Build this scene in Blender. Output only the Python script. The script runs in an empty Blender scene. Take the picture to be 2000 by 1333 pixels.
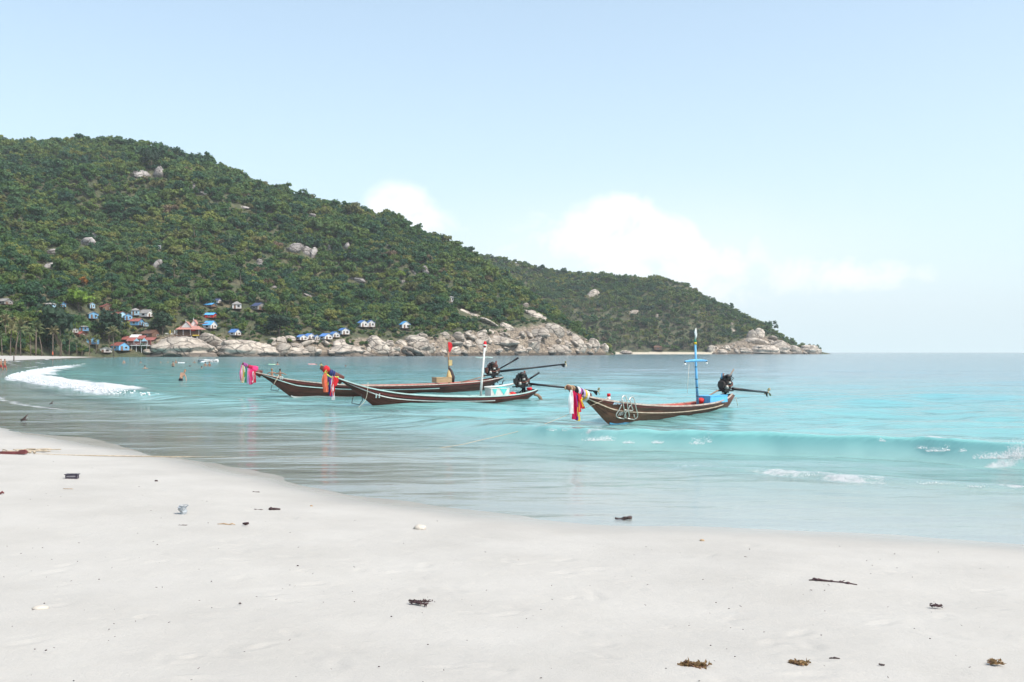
import bpy, bmesh, math, random
import numpy as np
from mathutils import Vector, Matrix, Euler

random.seed(7)
RNG = np.random.default_rng(11)
S = bpy.context.scene
COL = S.collection
R = math.radians

# ------------------------------------------------------------------ camera, sky, sun, exposure
F, CX, HY, EYE = 1950.0, 1000.0, 688.5, 2.3      # focal length / centre / horizon in 2000-px units, eye height above water
cam_d = bpy.data.cameras.new('camera')
cam_d.sensor_width = 36.0
cam_d.lens = 36.0 * F / 2000.0
cam_d.shift_y = (HY - 666.5) / 2000.0
cam_d.clip_start = 0.1
cam_d.clip_end = 20000
cam = bpy.data.objects.new('camera', cam_d)
cam.location = (0, 0, EYE)
cam.rotation_euler = (R(90), 0, 0)
COL.objects.link(cam)
S.camera = cam

SUN_AZ, SUN_EL = R(118), R(52)                    # azimuth clockwise from +Y (view direction), elevation
sun_dir = Vector((math.cos(SUN_EL) * math.sin(SUN_AZ), math.cos(SUN_EL) * math.cos(SUN_AZ), math.sin(SUN_EL)))
sun_d = bpy.data.lights.new('sun', 'SUN')
sun_d.energy = 2.7
sun_d.angle = R(0.6)
sun_d.color = (1.0, 0.95, 0.88)
sun = bpy.data.objects.new('sun', sun_d)
sun.rotation_euler = sun_dir.to_track_quat('Z', 'Y').to_euler()
sun.location = (50, -30, 90)
COL.objects.link(sun)

S.render.engine = 'CYCLES'
S.cycles.use_denoising = True
S.cycles.max_bounces = 4
S.cycles.diffuse_bounces = 2
S.cycles.glossy_bounces = 2
S.cycles.transmission_bounces = 2
S.cycles.transparent_max_bounces = 6
S.cycles.volume_bounces = 0
S.cycles.caustics_reflective = False
S.cycles.caustics_refractive = False
S.view_settings.view_transform = 'Standard'
S.view_settings.look = 'None'
S.view_settings.gamma = 1.0
S.view_settings.use_curve_mapping = False
S.view_settings.exposure = 0.64

def build_world():
    w = bpy.data.worlds.new('World')
    S.world = w
    w.use_nodes = True
    w.cycles.sampling_method = 'MANUAL'
    w.cycles.sample_map_resolution = 512
    nt = w.node_tree
    N, L = nt.nodes, nt.links
    N.clear()
    out = N.new('ShaderNodeOutputWorld')
    bg = N.new('ShaderNodeBackground')
    bg.inputs['Strength'].default_value = 0.15
    sky = N.new('ShaderNodeTexSky')
    sky.sky_type = 'NISHITA'
    sky.sun_disc = False
    sky.sun_elevation = SUN_EL
    sky.sun_rotation = SUN_AZ
    sky.altitude = 0
    sky.air_density = 1.0
    sky.dust_density = 3.0
    sky.ozone_density = 2.0
    tc = N.new('ShaderNodeTexCoord')
    sep = N.new('ShaderNodeSeparateXYZ')
    L.new(tc.outputs['Generated'], sep.inputs[0])

    def m(op, a, b=None, c=None, clamp=False):
        n = N.new('ShaderNodeMath')
        n.operation = op
        n.use_clamp = clamp
        for i, v in enumerate((a, b, c)):
            if v is None:
                continue
            if isinstance(v, (int, float)):
                n.inputs[i].default_value = v
            else:
                L.new(v, n.inputs[i])
        return n.outputs[0]
    az = m('ARCTAN2', sep.outputs[0], sep.outputs[1])
    el = m('ARCSINE', sep.outputs[2])
    # high thin veil: humid tropical air pales the blue everywhere
    comb = N.new('ShaderNodeCombineXYZ')
    L.new(az, comb.inputs[0]); L.new(el, comb.inputs[1])
    no = N.new('ShaderNodeTexNoise')
    no.inputs['Scale'].default_value = 20.0
    no.inputs['Detail'].default_value = 9.0
    no.inputs['Roughness'].default_value = 0.62
    no.inputs['Distortion'].default_value = .35
    L.new(comb.outputs[0], no.inputs['Vector'])
    no2 = N.new('ShaderNodeTexNoise')
    no2.inputs['Scale'].default_value = 5.0
    no2.inputs['Detail'].default_value = 4.0
    L.new(comb.outputs[0], no2.inputs['Vector'])

    def ae(px, py):
        return math.atan2(px - CX, F), math.atan2(HY - py, math.hypot(px - CX, F))
    # cumulus heads: (px, py, half width, half height, density) for the ones in view, then (az, el ...) for the rest of the horizon
    puffs = [(1225, 412, 42, 38, 1.6), (1160, 440, 75, 45, .95), (1290, 460, 80, 50, 1.0), (1340, 515, 95, 60, .95),
             (1230, 500, 130, 75, .8), (1430, 560, 110, 55, .75), (1050, 470, 110, 70, .55), (960, 470, 110, 80, .45),
             (765, 398, 46, 40, 2.2), (805, 440, 50, 50, 1.6), (1715, 532, 90, 30, 1.5), (1610, 510, 90, 42, .45),
             (1510, 455, 60, 45, .42), (1985, 580, 60, 30, .55), (1130, 520, 200, 70, .35), (1480, 480, 70, 40, .4), (1560, 560, 150, 45, .45), (1330, 590, 220, 40, .3), (1000, 560, 220, 50, .25), (880, 430, 70, 40, .3), (1800, 560, 90, 30, .4)]
    blobs = []
    for px, py, hw, hh, dn in puffs:
        a, e = ae(px, py)
        blobs.append((a, e, hw * 1.1 / F, hh * 1.1 / F, dn * .40))
    rr = random.Random(5)
    for k in range(12):                            # the same kind of low cumulus all round the horizon
        a = rr.uniform(0.75, 5.5)
        if a > math.pi:
            a -= 2 * math.pi
        e = rr.uniform(.03, .13)
        blobs.append((a, e, rr.uniform(.05, .16), rr.uniform(.02, .05), rr.uniform(.5, 1)))
    acc = None
    for a, e, ra, re, dn in blobs:
        dx = m('DIVIDE', m('SUBTRACT', az, a), ra)
        dy = m('DIVIDE', m('SUBTRACT', el, e), re)
        d2 = m('ADD', m('MULTIPLY', dx, dx), m('MULTIPLY', dy, dy))
        g = m('MULTIPLY', m('EXPONENT', m('MULTIPLY', d2, -0.9)), dn)
        acc = g if acc is None else m('ADD', acc, g)
    acc = m('MINIMUM', acc, .80)
    tex = m('ADD', m('MULTIPLY', m('SUBTRACT', no.outputs[0], 0.5), 1.75), m('MULTIPLY', m('SUBTRACT', no2.outputs[0], 0.5), .5))
    dens = m('ADD', acc, m('MULTIPLY', tex, m('ADD', m('MULTIPLY', acc, 1.15), .07)))
    mr = N.new('ShaderNodeMapRange')
    mr.interpolation_type = 'SMOOTHSTEP'
    mr.inputs[1].default_value = 0.22
    mr.inputs[2].default_value = 0.80
    L.new(dens, mr.inputs[0])
    cloud = mr.outputs[0]
    # thin humid veil, strongest low down
    veil = m('ADD', m('MULTIPLY', m('EXPONENT', m('MULTIPLY', m('ABSOLUTE', el), -4.2)), VEIL_LOW), VEIL_ALL)
    mix1 = N.new('ShaderNodeMix'); mix1.data_type = 'RGBA'
    L.new(veil, mix1.inputs[0])
    L.new(sky.outputs[0], mix1.inputs[6])
    mix1.inputs[7].default_value = VEIL_COL
    # broad faint bank of far cloud low over the sea, all round
    bank = None
    for a, e, ra, re, dn in [(*ae(1230, 520), .24, .055, .50), (*ae(1600, 560), .20, .04, .22)] + [(q, .08, .25, .05, .4) for q in (1.4, 2.5, -2.6, -1.6)]:
        dx = m('DIVIDE', m('SUBTRACT', az, a), ra)
        dy = m('DIVIDE', m('SUBTRACT', el, e), re)
        g = m('MULTIPLY', m('EXPONENT', m('MULTIPLY', m('ADD', m('MULTIPLY', dx, dx), m('MULTIPLY', dy, dy)), -1.0)), dn)
        bank = g if bank is None else m('MAXIMUM', bank, g)
    bank = m('MULTIPLY', bank, m('ADD', .55, no2.outputs[0]))
    cloud = m('MAXIMUM', cloud, bank)
    mix2 = N.new('ShaderNodeMix'); mix2.data_type = 'RGBA'
    L.new(m('MULTIPLY', cloud, .64), mix2.inputs[0])
    L.new(mix1.outputs[2], mix2.inputs[6])
    mix2.inputs[7].default_value = CLOUD_COL
    L.new(mix2.outputs[2], bg.inputs[0])
    L.new(bg.outputs[0], out.inputs[0])
VEIL_LOW, VEIL_ALL = 0.70, 0.16
VEIL_COL = (4.0, 5.08, 5.35, 1)
CLOUD_COL = (5.7, 5.6, 5.75, 1)
build_world()

# ------------------------------------------------------------------ helpers
def W(px, py, d):
    """the point of the place that the photograph shows at (px, py), d metres away"""
    return Vector(((px - CX) * d / F, d, EYE - (py - HY) * d / F))

def wdist(py, z=0.0):
    return (EYE - z) * F / (py - HY)

def hsh(ix, iy, seed):
    v = np.sin(ix * 127.1 + iy * 311.7 + seed * 74.7) * 43758.5453
    return v - np.floor(v)

def vnoise(x, y, seed=0):
    x = np.asarray(x, float); y = np.asarray(y, float)
    ix, iy = np.floor(x), np.floor(y)
    fx, fy = x - ix, y - iy
    fx = fx * fx * (3 - 2 * fx); fy = fy * fy * (3 - 2 * fy)
    a, b = hsh(ix, iy, seed), hsh(ix + 1, iy, seed)
    c, d = hsh(ix, iy + 1, seed), hsh(ix + 1, iy + 1, seed)
    return (a * (1 - fx) + b * fx) * (1 - fy) + (c * (1 - fx) + d * fx) * fy

def fbm(x, y, octv=4, seed=0):
    s, a, t = 0.0, 0.5, 0.0
    for k in range(octv):
        s = s + a * vnoise(x * 2 ** k, y * 2 ** k, seed + k * 13)
        t += a
        a *= .5
    return s / t

def sstep(a, b, x):
    t = np.clip((x - a) / (b - a), 0, 1)
    return t * t * (3 - 2 * t)

def tag(o, label=None, cat=None, group=None, kind=None):
    if label: o['label'] = label
    if cat: o['category'] = cat
    if group: o['group'] = group
    if kind: o['kind'] = kind
    return o

def thing(name, label, cat, loc=(0, 0, 0), rotz=0.0, group=None):
    o = bpy.data.objects.new(name, None)
    COL.objects.link(o)
    o.empty_display_size = 0.2
    o.location = loc
    o.rotation_euler = (0, 0, rotz)
    return tag(o, label, cat, group)

def obj(name, mesh, material=None, parent=None):
    o = bpy.data.objects.new(name, mesh)
    COL.objects.link(o)
    if material is not None:
        mesh.materials.clear()
        for mm in (material if isinstance(material, (list, tuple)) else [material]):
            mesh.materials.append(mm)
    if parent is not None:
        o.parent = parent
    return o

def copy_tree(o, parent=None):
    c = o.copy()
    COL.objects.link(c)
    c.parent = parent
    for ch in o.children:
        copy_tree(ch, c)
    return c

def grid_mesh(name, X, Y, Z, attrs=None, smooth=True):
    nr, nc = X.shape
    me = bpy.data.meshes.new(name)
    me.vertices.add(nr * nc)
    me.vertices.foreach_set('co', np.stack([X, Y, Z], -1).astype(np.float32).ravel())
    i = np.arange(nr * nc).reshape(nr, nc)
    q = np.stack([i[:-1, :-1], i[:-1, 1:], i[1:, 1:], i[1:, :-1]], -1).reshape(-1)
    n = (nr - 1) * (nc - 1)
    me.loops.add(n * 4)
    me.loops.foreach_set('vertex_index', q.astype(np.int32))
    me.polygons.add(n)
    me.polygons.foreach_set('loop_start', np.arange(0, n * 4, 4, dtype=np.int32))
    me.polygons.foreach_set('loop_total', np.full(n, 4, dtype=np.int32))
    me.update(calc_edges=True)
    me.polygons.foreach_set('use_smooth', np.full(n, smooth))
    for k, v in (attrs or {}).items():
        a = me.attributes.new(k, 'FLOAT', 'POINT')
        a.data.foreach_set('value', np.asarray(v, np.float32).ravel())
    return me

class MB:
    """collects shapes into one mesh"""
    def __init__(self):
        self.v, self.f, self.mi, self.sm = [], [], [], []
    def add(self, vs, fs, mi=0, smooth=False):
        b = len(self.v)
        self.v += [tuple(p) for p in vs]
        self.f += [tuple(b + i for i in f) for f in fs]
        self.mi += [mi] * len(fs)
        self.sm += [smooth] * len(fs)
        return self
    def box(self, c, s, rot=None, mi=0, taper=1.0):
        hx, hy, hz = s[0] / 2, s[1] / 2, s[2] / 2
        ps = [Vector((x * (taper if z > 0 else 1), y * (taper if z > 0 else 1), z)) for z in (-hz, hz) for x, y in ((-hx, -hy), (hx, -hy), (hx, hy), (-hx, hy))]
        if rot is not None:
            q = rot if isinstance(rot, Matrix) else Euler(rot).to_matrix()
            ps = [q @ p for p in ps]
        ps = [p + Vector(c) for p in ps]
        return self.add(ps, [(3, 2, 1, 0), (4, 5, 6, 7), (0, 1, 5, 4), (1, 2, 6, 5), (2, 3, 7, 6), (3, 0, 4, 7)], mi)
    def tube(self, pts, rad, n=8, mi=0, caps=True, smooth=True, flat=1.0):
        pts = [Vector(p) for p in pts]
        if not isinstance(rad, (list, tuple)):
            rad = [rad] * len(pts)
        vs, fs = [], []
        up = None
        for i, p in enumerate(pts):
            t = (pts[min(i + 1, len(pts) - 1)] - pts[max(i - 1, 0)])
            t = t.normalized() if t.length > 1e-9 else Vector((0, 0, 1))
            if up is None:
                up = Vector((0, 0, 1)) if abs(t.z) < .9 else Vector((1, 0, 0))
            a = t.cross(up)
            a = a.normalized() if a.length > 1e-6 else t.orthogonal().normalized()
            b = a.cross(t).normalized()
            up = b
            for k in range(n):
                an = 2 * math.pi * k / n
                vs.append(p + a * (math.cos(an) * rad[i]) + b * (math.sin(an) * rad[i] * flat))
        for i in range(len(pts) - 1):
            for k in range(n):
                k2 = (k + 1) % n
                fs.append((i * n + k, i * n + k2, (i + 1) * n + k2, (i + 1) * n + k))
        if caps:
            fs.append(tuple(reversed(range(n))))
            fs.append(tuple((len(pts) - 1) * n + k for k in range(n)))
        return self.add(vs, fs, mi, smooth)
    def cyl(self, p0, p1, r0, r1=None, n=10, mi=0):
        return self.tube([p0, p1], [r0, r0 if r1 is None else r1], n, mi, smooth=n > 6)
    def ico(self, c, r, sub=1, jitter=0.0, scale=(1, 1, 1), mi=0, rnd=random):
        bm = bmesh.new()
        bmesh.ops.create_icosphere(bm, subdivisions=sub, radius=1)
        vs = []
        for v in bm.verts:
            k = 1 + rnd.uniform(-jitter, jitter)
            vs.append(Vector((v.co.x * scale[0], v.co.y * scale[1], v.co.z * scale[2])) * (r * k) + Vector(c))
        fs = [[v.index for v in f.verts] for f in bm.faces]
        bm.free()
        return self.add(vs, fs, mi, True)
    def quad(self, a, b, c, d, mi=0):
        return self.add([a, b, c, d], [(0, 1, 2, 3)], mi)
    def mesh(self, name):
        me = bpy.data.meshes.new(name)
        me.from_pydata([tuple(p) for p in self.v], [], self.f)
        me.polygons.foreach_set('material_index', self.mi)
        me.polygons.foreach_set('use_smooth', self.sm)
        me.update()
        return me
    def build(self, name, material, parent=None):
        return obj(name, self.mesh(name), material, parent)

# ------------------------------------------------------------------ materials
MAT = {}
def nodes(name):
    m = bpy.data.materials.new(name)
    m.use_nodes = True
    nt = m.node_tree
    nt.nodes.clear()
    MAT[name] = m
    return m, nt.nodes, nt.links

def pmat(name, base, rough=.6, var=.2, scale=4.0, bump=0.0, metallic=0.0, spec=.4, rnd=0.0, stretch=(1, 1, 1), dirt=None, dirt_amt=.4, translucent=0.0):
    """principled material whose colour wanders with noise; rnd = extra brightness change from object to object"""
    m, N, L = nodes(name)
    out = N.new('ShaderNodeOutputMaterial')
    b = N.new('ShaderNodeBsdfPrincipled')
    tc = N.new('ShaderNodeTexCoord')
    mp = N.new('ShaderNodeMapping')
    mp.inputs['Scale'].default_value = stretch
    L.new(tc.outputs['Object'], mp.inputs[0])
    no = N.new('ShaderNodeTexNoise')
    no.inputs['Scale'].default_value = scale
    no.inputs['Detail'].default_value = 6
    no.inputs['Roughness'].default_value = .65
    L.new(mp.outputs[0], no.inputs['Vector'])
    cr = N.new('ShaderNodeValToRGB')
    lo = [max(0, c * (1 - var)) for c in base]
    hi = [min(1, c * (1 + var)) for c in base]
    cr.color_ramp.elements[0].position = .3
    cr.color_ramp.elements[1].position = .7
    cr.color_ramp.elements[0].color = (*lo, 1)
    cr.color_ramp.elements[1].color = (*hi, 1)
    L.new(no.outputs[0], cr.inputs[0])
    col = cr.outputs[0]
    if dirt is not None:
        n2 = N.new('ShaderNodeTexNoise')
        n2.inputs['Scale'].default_value = scale * .35
        n2.inputs['Detail'].default_value = 8
        n2.inputs['Roughness'].default_value = .7
        L.new(mp.outputs[0], n2.inputs['Vector'])
        mr = N.new('ShaderNodeMapRange')
        mr.inputs[1].default_value = .45; mr.inputs[2].default_value = .72
        mr.inputs[4].default_value = dirt_amt
        L.new(n2.outputs[0], mr.inputs[0])
        mx = N.new('ShaderNodeMix'); mx.data_type = 'RGBA'
        L.new(mr.outputs[0], mx.inputs[0]); L.new(col, mx.inputs[6])
        mx.inputs[7].default_value = (*dirt, 1)
        col = mx.outputs[2]
    if rnd > 0:
        oi = N.new('ShaderNodeObjectInfo')
        mr = N.new('ShaderNodeMapRange')
        mr.inputs[3].default_value = 1 - rnd; mr.inputs[4].default_value = 1 + rnd
        L.new(oi.outputs['Random'], mr.inputs[0])
        hs = N.new('ShaderNodeHueSaturation')
        L.new(mr.outputs[0], hs.inputs['Value']); L.new(col, hs.inputs['Color'])
        col = hs.outputs[0]
    L.new(col, b.inputs['Base Color'])
    b.inputs['Roughness'].default_value = rough
    b.inputs['Metallic'].default_value = metallic
    b.inputs['Specular IOR Level'].default_value = spec
    if bump > 0:
        bp = N.new('ShaderNodeBump')
        bp.inputs['Strength'].default_value = bump
        bp.inputs['Distance'].default_value = .02
        L.new(no.outputs[0], bp.inputs['Height']); L.new(bp.outputs[0], b.inputs['Normal'])
    res = b.outputs[0]
    if translucent > 0:
        tr = N.new('ShaderNodeBsdfTranslucent')
        L.new(col, tr.inputs[0])
        ms = N.new('ShaderNodeMixShader')
        ms.inputs[0].default_value = translucent
        L.new(res, ms.inputs[1]); L.new(tr.outputs[0], ms.inputs[2])
        res = ms.outputs[0]
    L.new(res, out.inputs[0])
    return m
# ------------------------------------------------------------------ ground shape
def catmull(pts, n=10):
    P = [np.array(p, float) for p in pts]
    P = [2 * P[0] - P[1]] + P + [2 * P[-1] - P[-2]]
    out = []
    for i in range(1, len(P) - 2):
        for k in range(n):
            t = k / n
            a, b, c, d = P[i - 1], P[i], P[i + 1], P[i + 2]
            out.append(.5 * ((2 * b) + (-a + c) * t + (2 * a - 5 * b + 4 * c - d) * t * t + (-a + 3 * b - 3 * c + d) * t ** 3))
    out.append(P[-2])
    return np.array(out)

# water's edge from the right, past the camera, round the bay on the left and on to the far beach
SHORE = catmull([(70, -40), (30, -7), (14, 6.6), (9, 10.0), (6.15, 11.9), (4.5, 12.5), (2.7, 13.05), (1.4, 13.4), (0, 14.1), (-1.16, 15.0),
                 (-2.5, 16.1), (-4.85, 18.8), (-7.6, 22.1), (-11.5, 26.3), (-16.0, 31.0), (-28, 45), (-48, 75), (-67, 108), (-79, 140),
                 (-95, 180), (-115, 220), (-131, 255), (-160, 345), (-188, 440), (-206, 500), (-214, 545), (-222, 700)], 7)

def line_dist(x, y, line):
    """signed distance to a polyline: positive on its left-hand side (walking along it), and the position along it"""
    best = np.full(x.shape, 1e18); sg = np.ones(x.shape); par = np.zeros(x.shape)
    L0 = 0.0
    for k in range(len(line) - 1):
        ax, ay = line[k]; bx, by = line[k + 1]
        dx, dy = bx - ax, by - ay
        l2 = dx * dx + dy * dy
        t = np.clip(((x - ax) * dx + (y - ay) * dy) / l2, 0, 1)
        qx, qy = x - ax - t * dx, y - ay - t * dy
        d2 = qx * qx + qy * qy
        m = d2 < best
        best = np.where(m, d2, best)
        cr = dx * (y - ay) - dy * (x - ax)
        sg = np.where(m, np.where(cr >= 0, 1.0, -1.0), sg)
        par = np.where(m, k + t, par)
    return np.sqrt(best) * sg, par

def shore_sd(x, y):
    """metres inland of the water's edge (negative in the water)"""
    x = np.asarray(x, float); y = np.asarray(y, float)
    return line_dist(x, y, SHORE)[0]

def bed(sd):
    land = np.where(sd < 9, 0.050 * sd, .45 + .035 * (sd - 9))
    land = np.where(sd > 20, .835 + .02 * (sd - 20), land)
    land = np.minimum(land, 2.2)
    sea = np.where(sd > -8, .042 * sd, -.336 + .075 * (sd + 8))
    sea = np.maximum(sea, -6)
    return np.where(sd >= 0, land, sea)

def sand_z(x, y):
    return float(bed(shore_sd(np.array([x]), np.array([y])))[0])

_cell_sd = shore_sd(np.zeros(1), np.zeros(1))
EYE_GROUND = sand_z(0, 0)

def on_sand(px, py):
    """the spot on the beach that the photograph shows at (px, py)"""
    d = np.linspace(3, 60, 4000)
    x = (px - CX) * d / F
    z = EYE - (py - HY) * d / F
    g = bed(shore_sd(x, d))
    k = int(np.argmax(z <= g))
    return Vector((x[k], d[k], g[k]))

# swash-zone and surf shape
CREST = catmull([(40, 10), (26, 15.5), (16.5, 19.2), (10.8, 21.1), (8.6, 22.4), (6.0, 23.4), (3.8, 24.4), (1.95, 25.2), (.7, 26.6), (-1.5, 30),
                 (-5.5, 35.8), (-11, 43), (-19.8, 53), (-28, 65), (-39.5, 82), (-46, 94), (-63, 137), (-76, 178), (-100, 240), (-128, 320)], 7)
CREST_H = [.40, .40, .42, .43, .42, .43, .42, .41, .36, .24, .15, .13, .26, .34, .36, .30, .22, .2, .15, .1]
WAVELET = catmull([(14, 11.8), (10.5, 14.6), (8.4, 16.4), (7.4, 16.9), (5.9, 17.9), (4.4, 18.9), (3.0, 19.9), (1.2, 21.2), (-.8, 23.5)], 7)
WAVELET_H = [.03, .05, .08, .09, .09, .08, .05, .02, 0]
SWELLS = [(catmull([(80, 40), (30, 44), (8, 52), (-15, 70), (-40, 105), (-60, 150)], 6), .16, 3.0),
          (catmull([(120, 75), (50, 78), (10, 88), (-20, 110), (-48, 150)], 6), .20, 4.0),
          (catmull([(160, 120), (60, 122), (5, 135), (-40, 175), (-70, 230)], 6), .22, 5.0)]
_sr = np.random.default_rng(3)
SINES = []
for lam in np.geomspace(.7, 13, 40):
    th = -math.pi / 2 + _sr.normal(0, .55)
    SINES.append((2 * math.pi / lam * math.cos(th), 2 * math.pi / lam * math.sin(th), _sr.uniform(0, 6.28), .0044 * lam ** .85, lam))

SPILLS = [(1165, 858, 80), (1830, 880, 80), (1960, 893, 150), (2010, 880, 130), (1090, 840, 40), (1725, 856, 26)]
def build_ground_and_water():
    # ---- beach and sea floor: one sheet
    u = np.concatenate([np.linspace(-3.2, -.75, 40)[:-1], np.linspace(-.75, .75, 460), np.linspace(.75, 3.2, 40)[1:]])
    y = np.concatenate([np.linspace(-60, 2, 30)[:-1], np.linspace(2, 5, 20)[:-1], F * 1.7 / np.linspace(F * 1.7 / 5, F * 1.7 / 40, 380)[:-1],
                        np.geomspace(40, 720, 90)])
    Yg, U = np.meshgrid(y, u, indexing='ij')
    Xg = U * (np.maximum(Yg, -1) + 4)
    sd = shore_sd(Xg, Yg)
    Z = bed(sd)
    near = sstep(45, 18, Yg) * sstep(-1.0, 2.5, sd)
    lump = (fbm(Xg * .4, Yg * .4, 2, 5) - .5) * .07 + (fbm(Xg * 3.1, Yg * 3.1, 3, 9) - .5) * .014
    Z = Z + lump * near + (fbm(Xg * .35, Yg * .35, 2, 21) - .5) * .03 * sstep(2.5, .0, np.abs(sd)) 
    rr = np.random.default_rng(8)
    for k in range(420):                                # trodden hollows and old footprints
        fy = rr.uniform(4.2, 17); fx = rr.uniform(-.6, .6) * (fy + 2); a = rr.uniform(0, 6.28)
        if k % 3:
            fx += .0
        s = rr.uniform(.45, 1.25)
        m = (np.abs(Xg - fx) < .5) & (np.abs(Yg - fy) < .5)
        if not m.any():
            continue
        dx, dy = Xg[m] - fx, Yg[m] - fy
        p, q = (dx * math.cos(a) + dy * math.sin(a)) / (.13 * s), (-dx * math.sin(a) + dy * math.cos(a)) / (.055 * s)
        r2 = p * p + q * q
        Z[m] += (-.010 * np.exp(-r2 * 1.2) + .004 * np.exp(-(np.sqrt(r2) - 1.5) ** 2 * 5)) * sstep(.6, 2.0, sd[m]) * rr.uniform(.5, 1.2)
    wet = sstep(.085, -.005, bed(sd) + (fbm(Xg * .4, Yg * .4, 3, 31) - .5) * .05)
    me = grid_mesh('beach', Xg, Yg, Z, {'wet': wet})
    tag(obj('beach', me, MAT['sand']), 'pale sand beach curving round the bay', None, None, 'structure')

    # ---- the sea
    t = np.concatenate([np.linspace(-2.6, -.66, 70)[:-1], np.linspace(-.66, .66, 560), np.linspace(.66, 2.6, 70)[1:]])
    y = np.concatenate([np.linspace(4, 9, 14)[:-1], EYE * F / np.arange(500, 76, -.8), np.geomspace(60, 6200, 190)])
    Yw, T = np.meshgrid(y, t, indexing='ij')
    Xw = T * Yw
    far = (Yw > 700)
    sd = np.full(Xw.shape, -400.0)
    nearr = ~far
    sd[nearr] = shore_sd(Xw[nearr], Yw[nearr])
    depth0 = -bed(sd)
    rowgap = np.gradient(y)[:, None] * np.ones_like(Xw)
    Z = np.zeros_like(Xw)
    calm = np.clip(depth0 / .9, .10, 1)
    for kx, ky, ph, amp, lam in SINES:
        vis = sstep(lam * .45, lam * .2, rowgap)
        if vis.max() <= 0:
            continue
        Z += amp * vis * np.sin(kx * Xw + ky * Yw + ph) * calm
    foam = np.zeros_like(Xw)
    nr = (Yw < 330) & (np.abs(T) < 2)
    xs, ys = Xw[nr], Yw[nr]
    for line, h, wd in SWELLS:
        s, _ = line_dist(xs, ys, line)
        Z[nr] += h * np.exp(-(s / wd) ** 2) * .6 * np.clip(depth0[nr], 0, 1)
    s, par = line_dist(xs, ys, CREST)                    # positive = shoreward side
    H = np.interp(par / 7, range(len(CREST_H)), CREST_H)
    H = H * (1 + .22 * (fbm(par * .5, par * 0, 3, 77) - .5))
    H = H * sstep(len(CREST) - 1.01, len(CREST) - 12, par)
    s = s + (fbm(xs * .5, ys * .5, 3, 41) - .5) * .7
    steep = np.interp(par / 7, range(len(CREST_H)), [.55] * 8 + [.8, 1.8, 3, 2.6, 1.2] + [1.2] * 7)
    back = np.exp(-(s / 2.3) ** 2)
    front = 1 - sstep(0, 1, s / steep)
    wz = np.where(s < 0, back, front) * H
    wz = wz - .035 * np.exp(-((s - steep * 1.25) / .5) ** 2) * (H > .3)
    Z[nr] = Z[nr] * (1 - .75 * np.clip(wz / .4, 0, 1)) + wz
    # the steep part leans shoreward into a small curl
    ci = np.clip(par.astype(int), 0, len(CREST) - 2)
    tv = CREST[ci + 1] - CREST[ci]
    tv = tv / np.hypot(tv[:, 0], tv[:, 1])[:, None]
    push = np.clip(wz / np.maximum(H, .05), 0, 1) ** 3 * np.where(s < 0, np.exp(-(s / .7) ** 2), 1) * np.clip((H - .28) / .12, 0, 1) * .26 * np.interp(par / 7, [10, 11], [1, 0])
    Xw[nr] = xs - tv[:, 1] * push
    Yw[nr] = ys + tv[:, 0] * push
    # broken water of the wave on the left
    brk = np.interp(par / 7, [11.7, 12.4, 13, 15.4, 16.6, 17.4], [0, .75, .95, .95, .55, .0])
    fm = brk * (sstep(-4.6, -.8, s) * sstep(2.0, .8, s)) * (0.62 + .8 * (fbm(xs * .35, ys * .35, 4, 17) - .3) - .5 * sstep(-.5, -5, s))
    foam_n = np.clip(fm * 1.1, 0, .80)
    fmr = np.interp(par / 7, [0, 2.2, 2.8, 3.1, 3.3], [1, 1, .7, .25, 0])       # right end starts to spill
    foam_n = np.maximum(foam_n, fmr * sstep(-.1, .35, s) * sstep(1.5, .9, s) * sstep(.42, .60, fbm(xs * 1.7, ys * 1.7, 4, 61)) * .7)
    for fx, fy, fw in SPILLS:                                # where the clear wave starts to spill
        a = W(fx, fy, wdist(fy, .12))
        q = ((xs - a.x) / (fw * a.y / F * .5)) ** 2 + ((ys - a.y) / .28) ** 2
        foam_n = np.maximum(foam_n, .62 * np.exp(-q * 1.3))
    # lacy streaks left behind shoreward of the breaker
    lace = sstep(.52, .66, fbm(xs * .9 + 3, ys * 2.6, 4, 55)) * sstep(.9, 2.0, s) * sstep(9, 3, s) * .35 * np.interp(par / 7, [0, 4, 8, 10], [.8, .8, .5, 0])
    foam_n = np.maximum(foam_n, lace)
    Z[nr] += foam_n * (fbm(xs * 1.1, ys * 1.1, 4, 91) - .35) * .42 * np.clip(brk, 0, 1)
    s2, par2 = line_dist(xs, ys, WAVELET)
    h2 = np.interp(par2 / 7, range(len(WAVELET_H)), WAVELET_H) * ((par2 > .02) & (par2 < len(WAVELET) - 1.02))
    s2 = s2 + (fbm(xs * 1.2, ys * 1.2, 3, 44) - .5) * .45
    Z[nr] += np.where(s2 < 0, np.exp(-(s2 / .8) ** 2), 1 - sstep(0, .35, s2)) * h2
    edge = sstep(-.30, .02, s2) * sstep(.42, .22, s2) * (h2 > .012)
    foam_n = np.maximum(foam_n, edge * sstep(.40, .62, fbm(xs * .8, ys * .8, 4, 71)) * .60)
    # thin second surf lines in the bay on the left and at the water's edge
    for off, amt in ((4.0, .8), (9.0, .5), (13, .35)):
        o = -sd[nr] - off + (fbm(xs * .06, ys * .06, 3, 14 + int(off)) - .5) * 6
        k = sstep(60, 110, ys) * amt
        foam_n = np.maximum(foam_n, np.exp(-(o / 1.0) ** 2) * k * sstep(.42, .6, fbm(xs * .09, ys * .05, 3, 23 + int(off))))
    so = sd[nr] + (fbm(xs * 1.1, ys * 1.1, 3, 19) - .5) * .12
    foam_n = np.maximum(foam_n, np.exp(-((so + .05) / .06) ** 2) * .46 * sstep(.45, .6, fbm(xs * 2, ys * 2, 3, 29)) * (ys < 60))
    o = -sd[nr] - 4.6 + (fbm(xs * .15, ys * .15, 3, 66) - .5) * 2
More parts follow.
